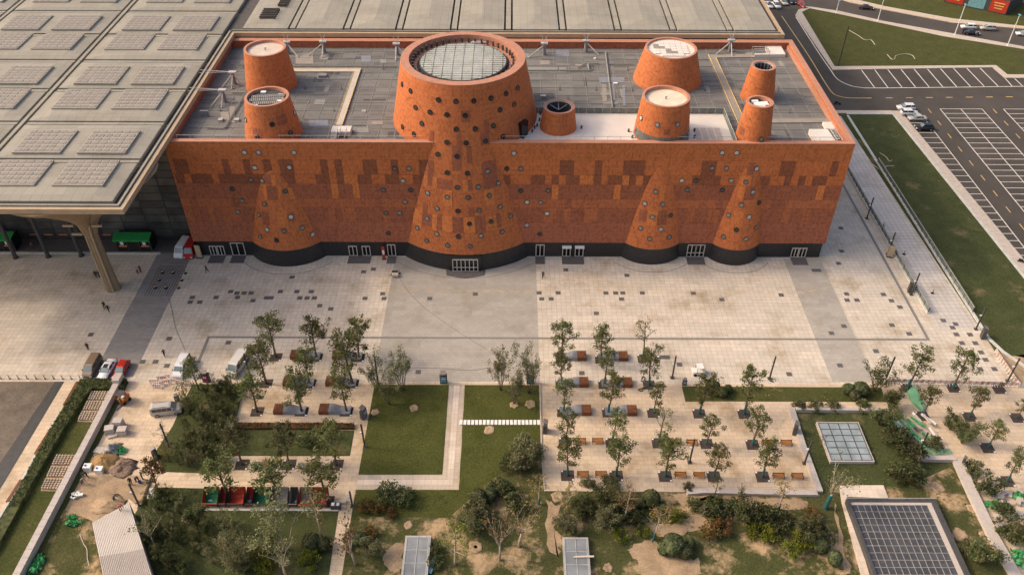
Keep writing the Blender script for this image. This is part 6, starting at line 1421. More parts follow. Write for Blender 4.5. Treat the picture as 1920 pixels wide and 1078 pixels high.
# planted stump beds
def stump_bed(quad_px, gx, gy, label):
    P = [G(*p) for p in quad_px]; c = sum(P, Vector())/4; t = thing('stump_bed', label, 'planting bed', (c.x,c.y,.05))
    mb = MB(); mb.prism([tuple(v-c)[:2] for v in P], 0, .06); obj('soil', mb, M['soil'], t); k = 0
    mb = MB(); mb.tube((0,0,.02),(0,0,.36),.11,.1,7); mb.lathe([(.15,.36),(.12,.43),(.01,.45)], n=7); me = mb.mesh('stump', M['path'])
    for bx in range(2):
        for by in range(3):
            for i in range(gx):
                for j in range(gy):
                    u = (bx+.14+.72*i/(gx-1))/2; v = (by+.14+.7*j/(gy-1))/3; q = P[0].lerp(P[1],u).lerp(P[3].lerp(P[2],u),v)-c; link('stump', me, t, (q.x,q.y,.02)); k += 1
stump_bed([zA(690,378),zA(850,378),zA(745,608),zA(580,603)], 4, 5, 'brown bed of small stumps below the clipped hedge corner')
stump_bed([zB(425,180),zB(612,182),zB(475,455),zB(305,450)], 4, 5, 'brown bed of small stumps beside the middle of the stone wall')
# stacked stone blocks and wrapped timber on the right
rnd = random.Random(5)
for k in range(34):
    p = at(zM(rnd.uniform(980,1286), rnd.uniform(290,640))); t = MB(); t.cbox((0,0,0), rnd.uniform(.5,1.2), rnd.uniform(.3,.7), rnd.uniform(.25,.6), rnd.random()*3); tag(obj('stone_block', t, M['wallpale'], None, (p.x,p.y,rnd.choice((0,0,.3)))), 'pale stone block tumbled in the heap below the broad wall', 'stone block', 'heap of stone blocks')
for k in range(30):
    a_ = at(zK(rnd.uniform(1150,1370), rnd.uniform(640,790))); L_ = rnd.uniform(1.5,3.2); ang = R(-68+rnd.uniform(-14,14)); z = rnd.uniform(0,.8); d_ = Vector((math.cos(ang),math.sin(ang),0))*L_/2
    mb = MB(); mb.cbox((0,0,0), L_, .3, .22, ang); tag(obj('wrapped_plank', mb, M[rnd.choice(('nethaze','whiteobj','wallpale','net','concrete'))], None, (a_.x,a_.y,z)), 'plank in the green wrapped material pile beside the dark shrubs', 'plank', 'wrapped material pile')
netting(at(zK(1330,850)), 3.4, .9, .5, M['nethaze'], 'pale green netting over the near edge of wrapped material pile', 11)
P = [at(zK(*p)) for p in ((1212,500),(1250,468),(1318,575),(1300,615),(1240,560))]; mb = MB(); mb.face([(v.x,v.y,.5+.25*(i%2)) for i, v in enumerate(P)]); mb.face([(v.x,v.y,.05) for v in P][::-1])
for i in range(5): j = (i+1)%5; mb.quad((P[i].x,P[i].y,.05),(P[j].x,P[j].y,.05),(P[j].x,P[j].y,.5+.25*(j%2)),(P[i].x,P[i].y,.5+.25*(i%2)))
tag(obj('wrapped_pallet', mb, M['nethaze']), 'long pallet wrapped in sheer green net beside a plane tree', 'pallet')
# hoarding cube at the top right with painted faces
p0, p1, p2 = G(*zT(1650,55)), G(*zT(1770,118)), G(*zT(1850,60))
HB = thing('hoarding', 'square dark hoarding with red and turquoise poster boards on far lawn', 'hoarding', (p1.x-14, p1.y+14, .1)); hb = Vector(HB.location)
h0, h1, h2 = G(*zT(1330,22)), G(*zT(1782,118)), G(*zT(1905,25))
def hwall(a, b, z0, z1, off, th, t0=0.0, t1=1.0):
    d = (b-a); n_ = Vector((d.y, -d.x, 0)).normalized(); p, q = a.lerp(b, t0)+n_*off, a.lerp(b, t1)+n_*off; mb = MB()
    mb.hexa([(p.x,p.y,z0),(q.x,q.y,z0),(q.x-n_.x*th,q.y-n_.y*th,z0),(p.x-n_.x*th,p.y-n_.y*th,z0),(p.x,p.y,z1),(q.x,q.y,z1),(q.x-n_.x*th,q.y-n_.y*th,z1),(p.x-n_.x*th,p.y-n_.y*th,z1)]); return mb
wobj('board_wall', hwall(h0, h1, .1, 4.6, 0, .5), M['steeldark'], HB); wobj('board_wall', hwall(h1, h2, .1, 4.6, 0, .5), M['steeldark'], HB)
for t0, t1, m in ((.03,.30,'red'),(.38,.64,'cyan'),(.72,.99,'red')):
    wobj('poster_board', hwall(h0, h1, .5, 4.3, .08, .06, t0, t1), M[m], HB)
    if m == 'red':
        for j in range(3): wobj('text_line', hwall(h0, h1, 3.1-j*.8, 3.4-j*.8, .12, .05, t0+.05+.01*j, t1-.05-.01*j), M['yellow'], HB)
mb = MB(); mb.prism([tuple(v)[:2] for v in (h0+Vector((1,2,0)), h1+Vector((-.5,1.5,0)), h2+Vector((-1,0,0)), h0+(h2-h1)+Vector((1,0,0)))], .1, 2.4); wobj('platform', mb, mat('mural top', (.22,.27,.22), .7, .6, .35), HB)
# ================================================================ vegetation
def leaf_quads(mb, rnd, c, r, n, size, up=.35):
    for _ in range(n):
        while True:
            d = Vector((rnd.uniform(-1,1),rnd.uniform(-1,1),rnd.uniform(-1,1)))
            if d.length < 1: break
        p = c+Vector((d.x*r[0],d.y*r[1],d.z*r[2]))
        nn = Vector((rnd.gauss(0,1),rnd.gauss(0,1),rnd.gauss(0,1)+up*2)).normalized(); a = nn.orthogonal().normalized(); b = nn.cross(a); q = rnd.random()*6.28
        a, b = a*math.cos(q)+b*math.sin(q), b*math.cos(q)-a*math.sin(q); s = size*rnd.uniform(.6,1.25)
        mb.quad(p-a*s*.5, p+b*s*.36, p+a*s*.5, p-b*s*.36)
TREES = {}
def limb(mb, p0, d, L_, r, rnd, depth, tips, pr=.0, n=4):
    pts, rad = [p0], [r]; p = p0.copy(); dd = d.normalized()
    for i in range(n):
        dd = (dd+Vector((rnd.uniform(-.18,.18),rnd.uniform(-.18,.18),rnd.uniform(-.05,.16)))).normalized(); p = p+dd*L_/n; pts.append(p.copy()); rad.append(r*(1-.75*(i+1)/n))
    mb.path(pts, rad, 5); tips.append(pts[-1]); tips.append(pts[-2])
    if depth > 0:
        for k in range(rnd.choice((2,3))):
            i = rnd.randint(1, n-1); o = Vector((rnd.uniform(-1,1),rnd.uniform(-1,1),rnd.uniform(.2,.9))).normalized()
            limb(mb, pts[i], (dd*.6+o*.8), L_*rnd.uniform(.45,.65), rad[i]*.6, rnd, depth-1, tips)
def tree_template(kind, v):
    """unit trees about 8 m tall (2.2 m for shrubs); returns trunk builder, crown builder"""
    rnd = random.Random(hash((kind, v)) % 1000 if False else sum(map(ord, kind))*13+v*101); tk, cr = MB(), MB(); tips = []
    if kind in ('plane','thin'):
        h = 8.0; x = rnd.uniform(-.12,.12); y = rnd.uniform(-.12,.12)
        tk.path([(0,0,-.05),(x*.3,y*.3,1.2),(x,y,2.4),(x*1.6,y*1.4,4.5),(x*1.2,y*2,6.4),(x,y,7.2)], [.16,.13,.115,.085,.05,.02], 7)
        for i in range(13 if kind == 'plane' else 8):
            z = 2.2+4.5*(i/12 if kind == 'plane' else i/7)+rnd.uniform(-.2,.2); a = i*2.4+rnd.uniform(-.5,.5); L_ = (2.5-1.5*abs(z-3.9)/3.4)*rnd.uniform(.8,1.15)
            limb(tk, Vector((x*1.2,y*1.2,z)), Vector((math.cos(a),math.sin(a),.75)), L_, .055, rnd, 1, tips)
        tips += [Vector((x,y,7.2)), Vector((x,y,6.4)), Vector((x*1.6,y*1.4,5.2))]
        for t in tips:
            if rnd.random() < (.2 if kind == 'plane' else .4): continue
            n = rnd.randint(14,30) if kind == 'plane' else rnd.randint(6,13)
            rr = rnd.uniform(.36,.6); leaf_quads(cr, rnd, t, (rr,rr,rr*.8), n, .25 if kind == 'plane' else .24)
    elif kind == 'olive':
        for i in range(6):
            a = i*1.05+rnd.uniform(-.3,.3); limb(tk, Vector((.12*math.cos(a),.12*math.sin(a),-.05)), Vector((math.cos(a)*.38,math.sin(a)*.38,1)), 4.6*rnd.uniform(.75,1.1), .07, rnd, 2, tips, n=5)
        for t in tips:
            if t.z < 1.3: continue
            leaf_quads(cr, rnd, t, (.45,.45,.45), rnd.randint(12,24), .22, .1)
    elif kind == 'bare':
        tk.path([(0,0,-.05),(.05,0,1.2),(.1,.05,2.0)], [.13,.11,.08], 7)
        for i in range(5): a = i*1.3; limb(tk, Vector((.1,.05,1.5+.15*i)), Vector((math.cos(a)*.45,math.sin(a)*.45,1)), 3.2*rnd.uniform(.7,1.1), .06, rnd, 2, tips, n=5)
        for t in tips: leaf_quads(cr, rnd, t, (.3,.3,.3), 2, .2)
    elif kind == 'shrub':
        for i in range(7): a = i*.9; limb(tk, Vector((.1*math.cos(a),.1*math.sin(a),-.05)), Vector((math.cos(a)*.6,math.sin(a)*.6,1)), 1.5*rnd.uniform(.8,1.1), .05, rnd, 1, tips)
        for i in range(26):
            a, q = rnd.random()*6.28, rnd.random()**.5; c = Vector((1.05*q*math.cos(a),1.05*q*math.sin(a), .35+1.35*rnd.random()*(1-.55*q*q)))
            leaf_quads(cr, rnd, c, (.36,.36,.3), 34, .21)
    elif kind == 'spread':
        for i in range(6): a = i*1.05; limb(tk, Vector((0,0,-.05)), Vector((math.cos(a)*.5,math.sin(a)*.5,1)), 3.0*rnd.uniform(.8,1.1), .08, rnd, 2, tips, n=5)
        for t in tips:
            if t.z > .8: leaf_quads(cr, rnd, t, (.5,.5,.36), rnd.randint(18,32), .22)
    elif kind == 'ball':
        tk.tube((0,0,-.05),(0,0,.6),.07)
        for i in range(900):
            z = rnd.uniform(-.93,1); a = rnd.random()*6.28; q = math.sqrt(1-z*z); k = 1+rnd.gauss(0,.018); c = Vector((q*math.cos(a),q*math.sin(a),z))
            nn = (c+Vector((rnd.gauss(0,.3),rnd.gauss(0,.3),rnd.gauss(0,.3)))).normalized(); e = nn.orthogonal().normalized(); f = nn.cross(e); p = c*k+Vector((0,0,.95)); s = .14*rnd.uniform(.7,1.2)
            cr.quad(p-e*s, p+f*s, p+e*s, p-f*s)
        for i in range(1): cr.lathe([(.5,-.0),(.85,.35),(.93,.95),(.8,1.45),(.45,1.78),(.01,1.88)], n=14)
    return tk, cr
def plant(kind, lm, p, h, label, group, cat='tree', wrap=False, wide=1.0, name=None, bark='trunk', nv=9, z=0.0, rnd=random):
    v = rnd.randrange(nv); key = (kind, v)
    if key not in TREES:
        tk, cr = tree_template(kind, v); TREES[key] = (tk, cr, {}, {})
    tk, cr, tm, cm = TREES[key]
    if bark not in tm: tm[bark] = tk.mesh('trunk', M[bark], True)
    if lm not in cm: cm[lm] = cr.mesh('crown', M[lm])
    ref = {'plane':8.0,'thin':8.0,'olive':6.0,'bare':5.6,'shrub':2.0,'spread':4.2,'ball':1.9}[kind]; s = h/ref
    t = thing(name or ('tree' if cat == 'tree' else 'shrub'), label, cat, (p.x, p.y, z), rnd.random()*6.28, group); t.scale = (s*wide*rnd.uniform(.9,1.12), s*wide*rnd.uniform(.9,1.12), s); t.rotation_euler = (rnd.uniform(-.05,.05), rnd.uniform(-.05,.05), t.rotation_euler[2])
    link('trunk', tm[bark], t); link('crown', cm[lm], t)
    if wrap:
        if 'wrap_me' not in TREES: mb = MB(); mb.tube((0,0,-.02),(.01,.01,1.9),.19,.16,9); TREES['wrap_me'] = mb.mesh('trunk_wrap', M['wrap'])
        w = link('trunk_wrap', TREES['wrap_me'], t); w.scale = (1,1,.95)
    return t
def tree_px(foot, top, *a, hmin=3.0, **k):
    p = at(foot); h = max(hmin, height_at(p, top[1])); return plant(a[0], a[1], p, h, *a[2:], **k)
rv = random.Random(21)
# left bosque
L3 = [[((310,358),(275,45)),((613,360),(625,75)),((930,362),(900,70))],[((237,555),(185,250)),((560,557),(535,300)),((882,557),(870,190))],[((170,765),(145,490)),((503,765),(480,480)),((838,765),(820,480))]]
for r, row in enumerate(L3):
    for c, (f, tp) in enumerate(row):
        pit(zC(*f)); tree_px(zC(*f), zC(*tp), 'plane', 'leaf', f'plane tree, {ORD[r]} row from the museum, {ORD[c]} from the parked vans', 'plane trees of the bosque by the vans', wide=1.12, rnd=rv)
for c, (f, tp) in enumerate((((454,871),(440,795)),((542,871),(535,800)),((631,871),(615,793)))):
    pit(f); tree_px(f, tp, 'plane', ('leafmid','leafmid','leaf')[c], f'plane tree between lawn and low benches, {ORD[c]} from the dense garden bed', 'plane trees by the low benches', wide=1.1, rnd=rv)
for c, (f, tp) in enumerate((((428,930),(421,855)),((524,930),(515,861)),((613,940),(607,865)))):
    pit(f); tree_px(f, tp, 'plane', 'leaf', f'full green plane tree behind the coloured skips, {ORD[c]} from the dense garden bed', 'plane trees behind the skips', wide=1.3, rnd=rv)
# right bosque
E4 = [(zE,[((690,370),(700,88)),((985,375),(1010,118)),((1302,367),(1350,70))]),(zE,[((690,560),(690,300)),((1010,562),(1010,310)),((1345,565),(1365,275))]),
      (zE,[((705,770),(700,520)),((1040,772),(1080,480)),((1378,775),(1420,550)),((1720,780),(1780,480))]),(zE,[((718,995),(720,740)),((1068,1000),(1075,740)),((1415,1000),(1440,720)),((1775,1005),(1800,790))]),
      (zF,[((735,332),(770,40)),((1100,335),(1140,50)),((1465,338),(1480,35)),((1830,340),(1850,110))])]
for r, (f, row) in enumerate(E4):
    for c, (ft, tp) in enumerate(row):
        pit(f(*ft)); tree_px(f(*ft), f(*tp), 'thin' if (r, c) in ((0,2),(3,2)) else 'plane', 'leaf', f'teal wrapped plane tree, {ORD[r]} row from the museum, {ORD[c]} from the lawn kerb', 'plane trees of the paved bosque', wrap=True, wide=.95, rnd=rv)
for ft, tp, l in (((240,625),(280,355),'slender teal wrapped tree standing before the hedge strip'),((290,808),(325,575),'teal wrapped tree behind the far pair of orange benches'),((350,1000),(380,790),'teal wrapped tree left of the last pair of orange benches')):
    pit(zK(*ft)); tree_px(zK(*ft), zK(*tp), 'plane', 'leaf', l, 'plane trees of the paved bosque', wrap=True, wide=.9, rnd=rv)
for i, (ft, tp) in enumerate((((1218,470),(1310,225)),((1490,470),(1575,240)),((1765,478),(1740,440)),((1308,638),(1390,465)),((1588,642),(1665,480)),((1872,648),(1912,540)),((1695,828),(1740,670)),((1812,1028),(1870,850)))):
    pit(zK(*ft)); tree_px(zK(*ft), zK(*tp), 'plane', 'leaf', ['teal wrapped tree at the barrier row above the net wrapped pallet','teal wrapped tree at the middle of the barrier row','stub of a young tree at the barrier row','teal wrapped tree just beyond the net wrapped pallet','teal wrapped tree in open paving two pits from the barriers','teal wrapped tree by the outer plaza edge','small teal wrapped tree alone beside the timber pile','teal wrapped tree above the heap of stone blocks'][i], 'plane trees on the outer paving', wrap=True, wide=1.0, hmin=1.6, rnd=rv)
# central lawn multi-stem trees
for f, ft, tp, l in ((zC,(1258,605),(1215,320),'multi stem olive green tree inside the central lawn near the plaza'),(zC,(1155,710),(1110,480),'spreading olive green tree lowest of three on the central lawn'),(zC,(1075,605),(1065,350),'olive green tree at the left edge of central lawn'),
    (zE,(235,605),(240,330),'olive green tree on lawn right of the path, nearest the path'),(zE,(335,705),(335,465),'olive green tree lowest of three right of the path'),(zE,(450,628),(480,330),'olive green tree beside the bosque kerb')):
    tree_px(f(*ft), f(*tp), 'olive', 'leafgrey', l, 'multi stem trees on the lawns', wide=.62, rnd=rv)
# left garden bed: street trees and dense small trees
for ft, tp, k, lm, l in (((1490,362),(1450,120),'plane','leaf','plane tree beside the small white minivan'),((1422,545),(1360,300),'thin','leaf','thin tree in front of the beige estate van'),((1265,790),(1190,630),'thin','leafmid','thin tree at the works yard edge of the garden bed'),((1190,1130),(1120,880),'plane','leafbrown','browning tree among the workers at the bed corner'),((1740,330),(1700,215),'thin','leafmid','small tree at the top edge of garden bed'),((1610,330),(1600,225),'thin','leafmid','twiggy small tree beside the magenta poster kiosk'),((1270,900),(1230,760),'thin','leafbrown','half bare tree by the poster kiosk')):
    tree_px(zA(*ft), zA(*tp), k, lm, l, 'trees round the garden bed', wide=1.0, rnd=rv)
rs = random.Random(3)
for i in range(52):
    u, v = rs.uniform(1300,1760), rs.uniform(380,940)
    if u < 1420-(v-380)*.25 or u > 1800-(v-380)*.2: continue
    plant('olive', rs.choice(('leafdark','leafdark','leafmid','leafgrey')), at(zA(u, v)), rs.uniform(2.4,4.0), 'dark small tree in the dense garden bed beside the beige van', 'dense garden trees', wide=.72, rnd=rs)
# bottom left garden
for i in range(44):
    u, v = rs.uniform(1130,1900), rs.uniform(500,1070)
    if u > 1480 and v < 720: continue
    if u < 1060+(v-470)*.2: continue
    plant(rs.choice(('olive','spread','olive')), rs.choice(('leafdark','leafmid','leafmid','leafgrey','leafgrey')), at(zB(u, v)), rs.uniform(2.4,4.2), 'bushy grey green tree in the garden below the coloured skips', 'garden trees below the skips', wide=.8, rnd=rs)
for f, ft, tp, k, lm, b, l in ((zD,(655,795),(600,470),'thin','leafbrown','palebark','orange leaved tree in front of the skips'),(zD,(370,900),(290,590),'olive','leafgrey','palebark','pale grey green tree under the grey skips'),(zD,(60,1000),(60,760),'olive','leafgrey','palebark','pale grey green tree at the lower garden edge'),(zD,(385,1090),(300,850),'bare','leafgrey','palebark','bare pale branched tree in the lower garden'),(zD,(905,1000),(880,690),'bare','leafbrown','palebark','bare pale tree beside the narrow path'),(zB,(1160,870),(990,660),'bare','leafmid','palebark','leaning bare tree over the shed eave'),
    (zD,(1650,1000),(1620,700),'thin','leafbright','palebark','small bright yellow green tree by the glass skylight'),(zF,(228,965),(230,670),'bare','leafbrown','palebark','bare white branched tree with split crown'),(zF,(370,865),(370,570),'bare','leafbrown','palebark','bare white branched tree behind its split neighbour'),(zF,(520,550),(520,330),'thin','leafyell','wrap','young yellowing tree at the bosque corner'),(zF,(722,640),(740,400),'thin','leafyell','wrap','orange yellow tree beside the sandy ring'),(zF,(1163,665),(1170,420),'thin','leafyell','wrap','pale yellow tree rising among dark shrubs'),(zF,(1380,810),(1390,550),'thin','leafyell','wrap','golden twiggy tree above the clipped balls'),(zF,(1480,690),(1490,560),'thin','leafyell','wrap','short yellow tree by the sandy slope'),(zF,(1630,770),(1620,660),'thin','leafmid','wrap','small green tree inside a turf ring'),(zF,(1745,640),(1760,540),'thin','leafmid','wrap','small green tree on bare sand'),
    (zL,(445,690),(490,500),'thin','leafyell','wrap','nearly bare young tree below the low wall'),(zL,(725,680),(830,440),'bare','leafgrey','wrap','leaning bare young tree at the corner of the pale apron'),(zL,(690,310),(650,240),'thin','leafyell','trunk','small yellow tree beside the glazed skylight'),(zL,(60,610),(60,480),'thin','leafmid','trunk','small dark twiggy tree at the low wall'),(zL,(215,610),(205,545),'bare','leafbrown','trunk','dark bare shrub tree at the low wall'),(zK,(1020,485),(1025,310),'olive','leafdark','trunk','dark tree at the end of hedge strip beside clipped balls')):
    tree_px(f(*ft), f(*tp), k, lm, l, None, bark='palebark' if b == 'wrap' else b, wrap=(b == 'wrap'), wide=.95, hmin=1.8, rnd=rv)
# shrubs
def shrub(f, p, w, lm, label, kind='shrub', hk=1.0, group=None):
    q = at(f(*p)); k = {'shrub':1.35,'ball':1.0,'spread':2.0,'olive':1.9}[kind]; ref = {'shrub':2.0,'ball':1.9,'spread':4.2,'olive':6.0}[kind]
    s = w/2/k; return plant(kind, lm, q, ref*s*hk, label, group, 'shrub', z=.02, wide=1/hk, rnd=rv)
for f, p, w, l in ((zD,(582,870),2.6,'large clipped ball shrub before the orange leaved tree'),(zD,(670,870),1.9,'smaller clipped ball shrub beside the large ball'),(zD,(940,840),2.0,'clipped ball shrub beside the narrow path'),(zD,(1830,540),2.6,'larger clipped ball of the pair in central lawn'),(zD,(1905,505),2.1,'smaller clipped ball of the pair in central lawn'),(zF,(1515,890),2.9,'largest clipped ball on the sandy garden'),(zF,(1610,930),2.0,'second clipped ball on the sandy garden'),(zF,(1455,905),1.7,'brown green clipped ball left of the largest'),(zF,(1650,860),1.5,'olive brown ball behind the second clipped ball'),(zF,(1355,545),2.7,'grey green clipped ball below the bosque edge'),(zF,(1280,560),1.7,'dark clipped ball left of the grey green one'),(zF,(1440,590),1.4,'small clipped ball right of the grey green one'),
    (zK,(855,500),1.9,'left clipped ball of three on the hedge strip'),(zK,(930,505),2.3,'tallest clipped ball of three on the hedge strip'),(zK,(897,535),1.8,'front clipped ball of three on the hedge strip'),(zK,(48,495),2.3,'clipped ball behind the small white cart'),(zK,(105,515),1.8,'clipped ball in the middle of hedge strip end'),(zK,(140,490),1.4,'small clipped ball on the hedge strip end'),(zL,(690,930),2.2,'dark clipped mound at the edge of bright shrubs'),(zL,(775,1000),2.0,'clipped ball beside the footpath of the glass roof')):
    shrub(f, p, w, 'ball', l, 'ball')
for i, (f, p, w, lm) in enumerate(((zD,(1165,490),4.6,'ball'),(zD,(1270,530),4.0,'leafdark'),(zD,(1790,700),5.0,'leafgrey'),(zF,(390,150),4.2,'leafgrey'),(zF,(400,300),5.0,'leafgrey'),(zF,(470,180),3.6,'leafdark'),(zF,(300,270),4.0,'leafdark'),(zF,(260,450),4.4,'leafdark'),(zF,(350,560),4.0,'leafdark'),(zF,(60,640),4.2,'leafmid'),(zF,(20,760),4.0,'leafmid'),
    (zF,(850,610),4.2,'leafdark'),(zF,(930,560),4.6,'leafdark'),(zF,(1030,540),4.4,'leafmid'),(zF,(1090,600),3.6,'leafdark'),(zF,(735,740),4.0,'leafgrey'),(zF,(1000,720),4.2,'leafgrey'),(zF,(1105,690),3.0,'leafmid'),(zF,(1140,800),2.6,'leafbright'),(zF,(1240,680),4.0,'leafdark'),(zF,(1290,770),2.4,'leafbright'),(zF,(1230,620),3.2,'leafdark'),(zF,(1550,650),2.8,'leafbright'),(zF,(880,420),2.6,'leafmid'),(zF,(1060,410),2.8,'leafmid'),(zF,(1690,570),3.0,'leafmid'),(zF,(1850,600),4.0,'leafdark'),(zF,(1640,430),2.0,'leafmid'),
    (zL,(60,720),4.0,'leafdark'),(zL,(160,700),4.2,'leafdark'),(zL,(240,760),4.4,'leafmid'),(zL,(340,740),4.6,'leafdark'),(zL,(450,780),4.6,'leafdark'),(zL,(380,860),3.6,'leafbright'),(zL,(560,880),4.0,'leafbright'),(zL,(520,940),3.2,'leafbright'),(zL,(640,730),3.0,'leafyell'),(zL,(620,840),4.0,'leafmid'),(zL,(700,870),3.8,'leafdark'),(zL,(300,830),3.4,'leafbright'),(zL,(100,800),3.6,'leafbrown'),(zL,(30,830),3.6,'leafbrown'),
    (zK,(1050,690),4.6,'leafmid'),(zK,(1140,800),5.6,'leafdark'),(zK,(1230,890),5.0,'leafdark'),(zK,(1190,1010),5.6,'leafdark'),(zK,(560,590),2.6,'leafmid'),(zK,(660,590),3.0,'leafmid'),(zK,(765,590),2.8,'leafmid'),(zK,(945,595),3.0,'leafmid'),(zK,(1110,590),4.0,'leafmid'),(zK,(1470,720),3.6,'leafmid'),(zK,(1540,800),4.4,'leafmid'),(zK,(1360,820),3.4,'leafmid'),(zM,(800,110),3.4,'leafmid'),(zM,(940,270),4.6,'leafdark'),(zM,(1070,500),3.6,'leafdark'),(zM,(1120,690),4.2,'leafdark'),(zM,(1220,780),5.0,'leafmid'),(zM,(160,200),3.8,'leafdark'),(zM,(850,960),4.4,'leafmid'),(zM,(760,860),3.4,'leafmid'),
    (zN,(280,320),2.8,'leafbrown'),(zN,(440,350),2.4,'leafbrown'),(zN,(320,620),2.6,'leafbrown'),(zN,(250,760),2.6,'leafbrown'),(zN,(560,390),2.0,'leafbrown'),(zN,(1070,800),2.6,'leafdark'),(zN,(1080,960),2.8,'leafdark'),(zN,(350,830),3.4,'leafgrey'),(zN,(120,700),3.0,'leafdark'),(zC,(540,1010),3.4,'leafmid'),(zD,(180,960),3.6,'leafbright'),(zD,(560,990),3.8,'leafbright'),(zD,(250,1040),3.6,'leafbright'))):
    lab = {'ball':'rounded cloud pruned shrub on the path corner lawn','leafdark':'dense dark green shrub of the garden planting','leafgrey':'grey green spreading shrub of the garden planting','leafmid':'mid green loose shrub of the garden planting','leafbright':'yellow green shrub of the garden planting','leafbrown':'rusty brown low shrub of the garden planting','leafyell':'golden yellow shrub of the garden planting'}[lm]
    shrub(f, p, w, lm, lab, 'spread' if lm in ('leafgrey',) or (lm == 'leafmid' and w > 3.5) else 'shrub', .9, 'garden shrubs, '+lm.replace('leaf',''))
# hedges and ground cover
def inside(p, poly):
    c = False; n = len(poly)
    for i in range(n):
        a, b = poly[i], poly[(i+1)%n]
        if (a.y > p[1]) != (b.y > p[1]) and p[0] < (b.x-a.x)*(p[1]-a.y)/(b.y-a.y)+a.x: c = not c
    return c
def cover(pts, h, dens, size, lm, name, label=None, cat=None, seed=1, patch=0.0, core=False):
    P = gp(pts); rnd = random.Random(seed); mb = MB(); x0, x1 = min(p.x for p in P), max(p.x for p in P); y0, y1 = min(p.y for p in P), max(p.y for p in P)
    y0 = max(y0, 70); n = int((x1-x0)*(y1-y0)*dens); seeds = [(rnd.uniform(x0,x1),rnd.uniform(y0,y1),rnd.uniform(.6,2.4)) for _ in range(int((x1-x0)*(y1-y0)*.05)+3)]
    for _ in range(n):
        x, y = rnd.uniform(x0,x1), rnd.uniform(y0,y1)
        if not inside((x,y), P): continue
        if patch and not any((x-a)**2+(y-b)**2 < (r*patch)**2 for a, b, r in seeds): continue
        z = .06+h*rnd.random()**(.35 if core else 1.0); nn = Vector((rnd.gauss(0,.6),rnd.gauss(0,.6),1)).normalized(); a = nn.orthogonal().normalized(); b = nn.cross(a); q = rnd.random()*6.28; a, b = a*math.cos(q)+b*math.sin(q), b*math.cos(q)-a*math.sin(q); s = size*rnd.uniform(.6,1.3); p = Vector((x,y,z))
        mb.quad(p-a*s*.5, p+b*s*.4, p+a*s*.5, p-b*s*.4)
    if core: mb.prism([tuple(v)[:2] for v in P], 0, h*.8)
    o = obj(name, mb, M[lm])
    if label: tag(o, label, cat)
    else: o["kind"] = "stuff"; o["label"] = 'low leafy ground cover and fallen leaves in the garden beds'; o["category"] = 'ground cover'
    return o
cover(px((zA,[(612,305),(958,303),(928,372),(700,372),(640,440),(480,690)]),(zB,[(260,400),(0,880),(-80,1000),(-80,830),(0,720),(160,440)]),(zA,[(380,690)])), .95, 60, .26, 'hedge', 'hedge', 'clipped dark green hedge wrapping the corner above the stump beds', 'hedge', 2, core=True)
cover(px((zC,[(0,858),(895,862),(895,900),(0,900)])), .5, 60, .22, 'leafbrown', 'hedge', 'low brownish hedge strip along the bottom of the first bosque', 'hedge', 3, core=True)
cover(px((zA,[(1800,330),(1830,320),(1760,600),(1735,600)])), .5, 60, .22, 'leafmid', 'hedge', 'low hedge strip on the bosque side of the dense bed', 'hedge', 4, core=True)
gardenpoly = [(700,935),(860,925),(1020,930),(1284,930),(1320,935),(1535,940),(1500,800),(1660,800),(1700,850),(1790,870),(1890,1078),(640,1078),(660,950)]
cover(gardenpoly, .22, 2.6, .24, 'leafbrown', 'ground_cover', seed=5, patch=.55)
cover(gardenpoly, .3, 3.4, .24, 'leafdark', 'ground_cover', seed=6, patch=.55)
cover(gardenpoly, .3, 2.2, .26, 'leafmid', 'ground_cover', seed=7, patch=.7)
bl = px((zB,[(1160,440),(1560,440),(1515,590)]),(zD,[(770,600),(700,1078)]),(zB,[(1150,1078),(1020,640)]))
cover(bl, .35, 6.0, .28, 'leafdark', 'ground_cover', seed=8, patch=1.2)
cover(bl, .3, 2.0, .26, 'leafbrown', 'ground_cover', seed=9, patch=.6)
cover(px((zA,[(1440,340),(1800,340),(1680,640),(1690,860),(1560,970),(1240,960),(1300,640)])), .35, 6.0, .28, 'leafdark', 'ground_cover', seed=10, patch=1.2)
cover(px((zN,[(190,300),(330,270),(490,330),(640,390),(500,420),(330,420),(380,640),(200,840),(160,800),(260,600),(210,420)])), .35, 14, .24, 'leafbrown', 'ground_cover', seed=12)
cover(px((zE,[(0,580),(520,580),(535,1050),(0,1050)])), .1, .35, .2, 'leafyell', 'ground_cover', seed=13)
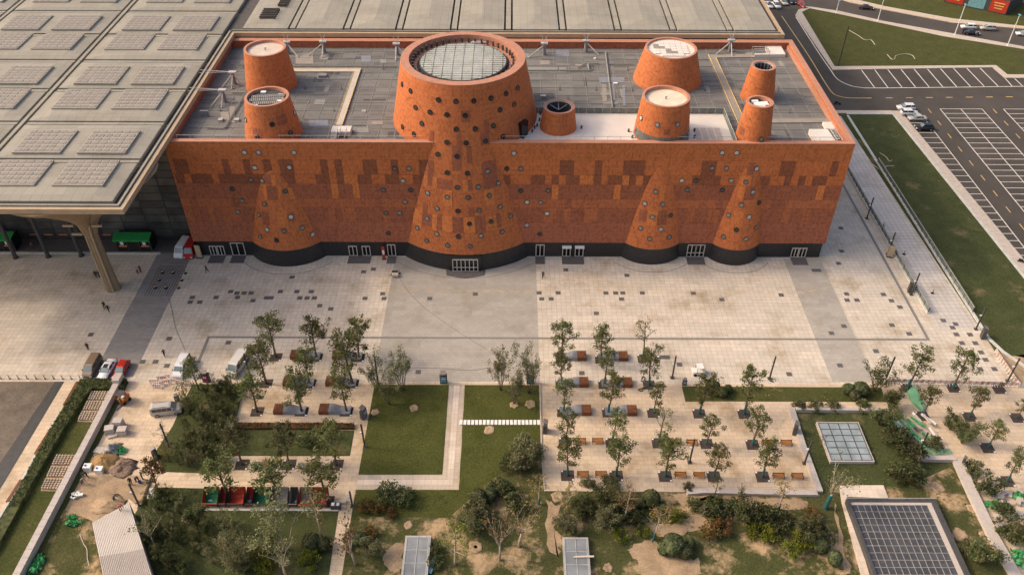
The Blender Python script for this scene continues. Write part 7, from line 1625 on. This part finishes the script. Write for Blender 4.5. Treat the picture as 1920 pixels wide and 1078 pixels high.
cover(px((zK,[(0,470),(1050,470),(1080,545),(0,545)])), .12, 1.5, .22, 'leafyell', 'ground_cover', seed=14, patch=.6)

# ---- give look-alikes of the gardens labels by what they stand nearest to
LMS = [('the blue sheeted skylight', G(*zD(1370,900))), ('the plank crossed skylight', G(*zF(795,930))), ('the square glazed skylight', G(*zK(830,790))), ('the large glass roof', G(*zL(1200,800))), ('the orange benches', G(*zF(1300,330))), ('the largest clipped ball', G(*zF(1515,890))), ('the split bare tree', G(*zF(228,965))), ('the coloured skips', G(*zD(150,560))), ('the corrugated shed', G(*zB(920,800))), ('the wrapped material pile', G(*zK(1280,750))), ('the stone block heap', G(*zM(1130,470))), ('the beige estate van', G(*zA(1255,530))), ('the magenta poster kiosk', G(*zA(1550,300))), ('the low concrete benches', G(*zD(215,262))), ('the works yard kiosk', G(*zA(1170,872))), ('the narrow path', G(*zD(790,800))), ('the cream minibus', G(*zA(1788,195)))]
WORDS = {'dense dark green shrub of the garden planting':'dense dark green shrub','mid green loose shrub of the garden planting':'loose mid green shrub','bushy grey green tree in the garden below the coloured skips':'bushy grey green tree','grey green spreading shrub of the garden planting':'spreading grey green shrub','yellow green shrub of the garden planting':'yellow green shrub','dark small tree in the dense garden bed beside the beige van':'small dark garden tree','rusty brown low shrub of the garden planting':'low rusty brown shrub','golden yellow shrub of the garden planting':'golden yellow shrub'}
ORDN = ['nearest','second nearest','third nearest','fourth nearest','fifth nearest','sixth nearest','seventh nearest','eighth nearest','ninth nearest','tenth nearest','eleventh nearest','twelfth nearest','thirteenth nearest','fourteenth nearest','fifteenth nearest','sixteenth nearest','seventeenth nearest','eighteenth nearest','nineteenth nearest','twentieth nearest','twenty-first nearest','twenty-second nearest']
bag = {}
for o in list(COL.objects):
    l = o.get('label')
    if o.parent is None and l in WORDS:
        d, n = min(((Vector((o.location.x, o.location.y, 0))-p).length, n) for n, p in LMS); bag.setdefault((l, n), []).append((d, o))
for (l, n), lst in bag.items():
    for i, (d, o) in enumerate(sorted(lst, key=lambda q: q[0])): o['label'] = f'{WORDS[l]} standing {ORDN[min(i, 21)]} to {n}'
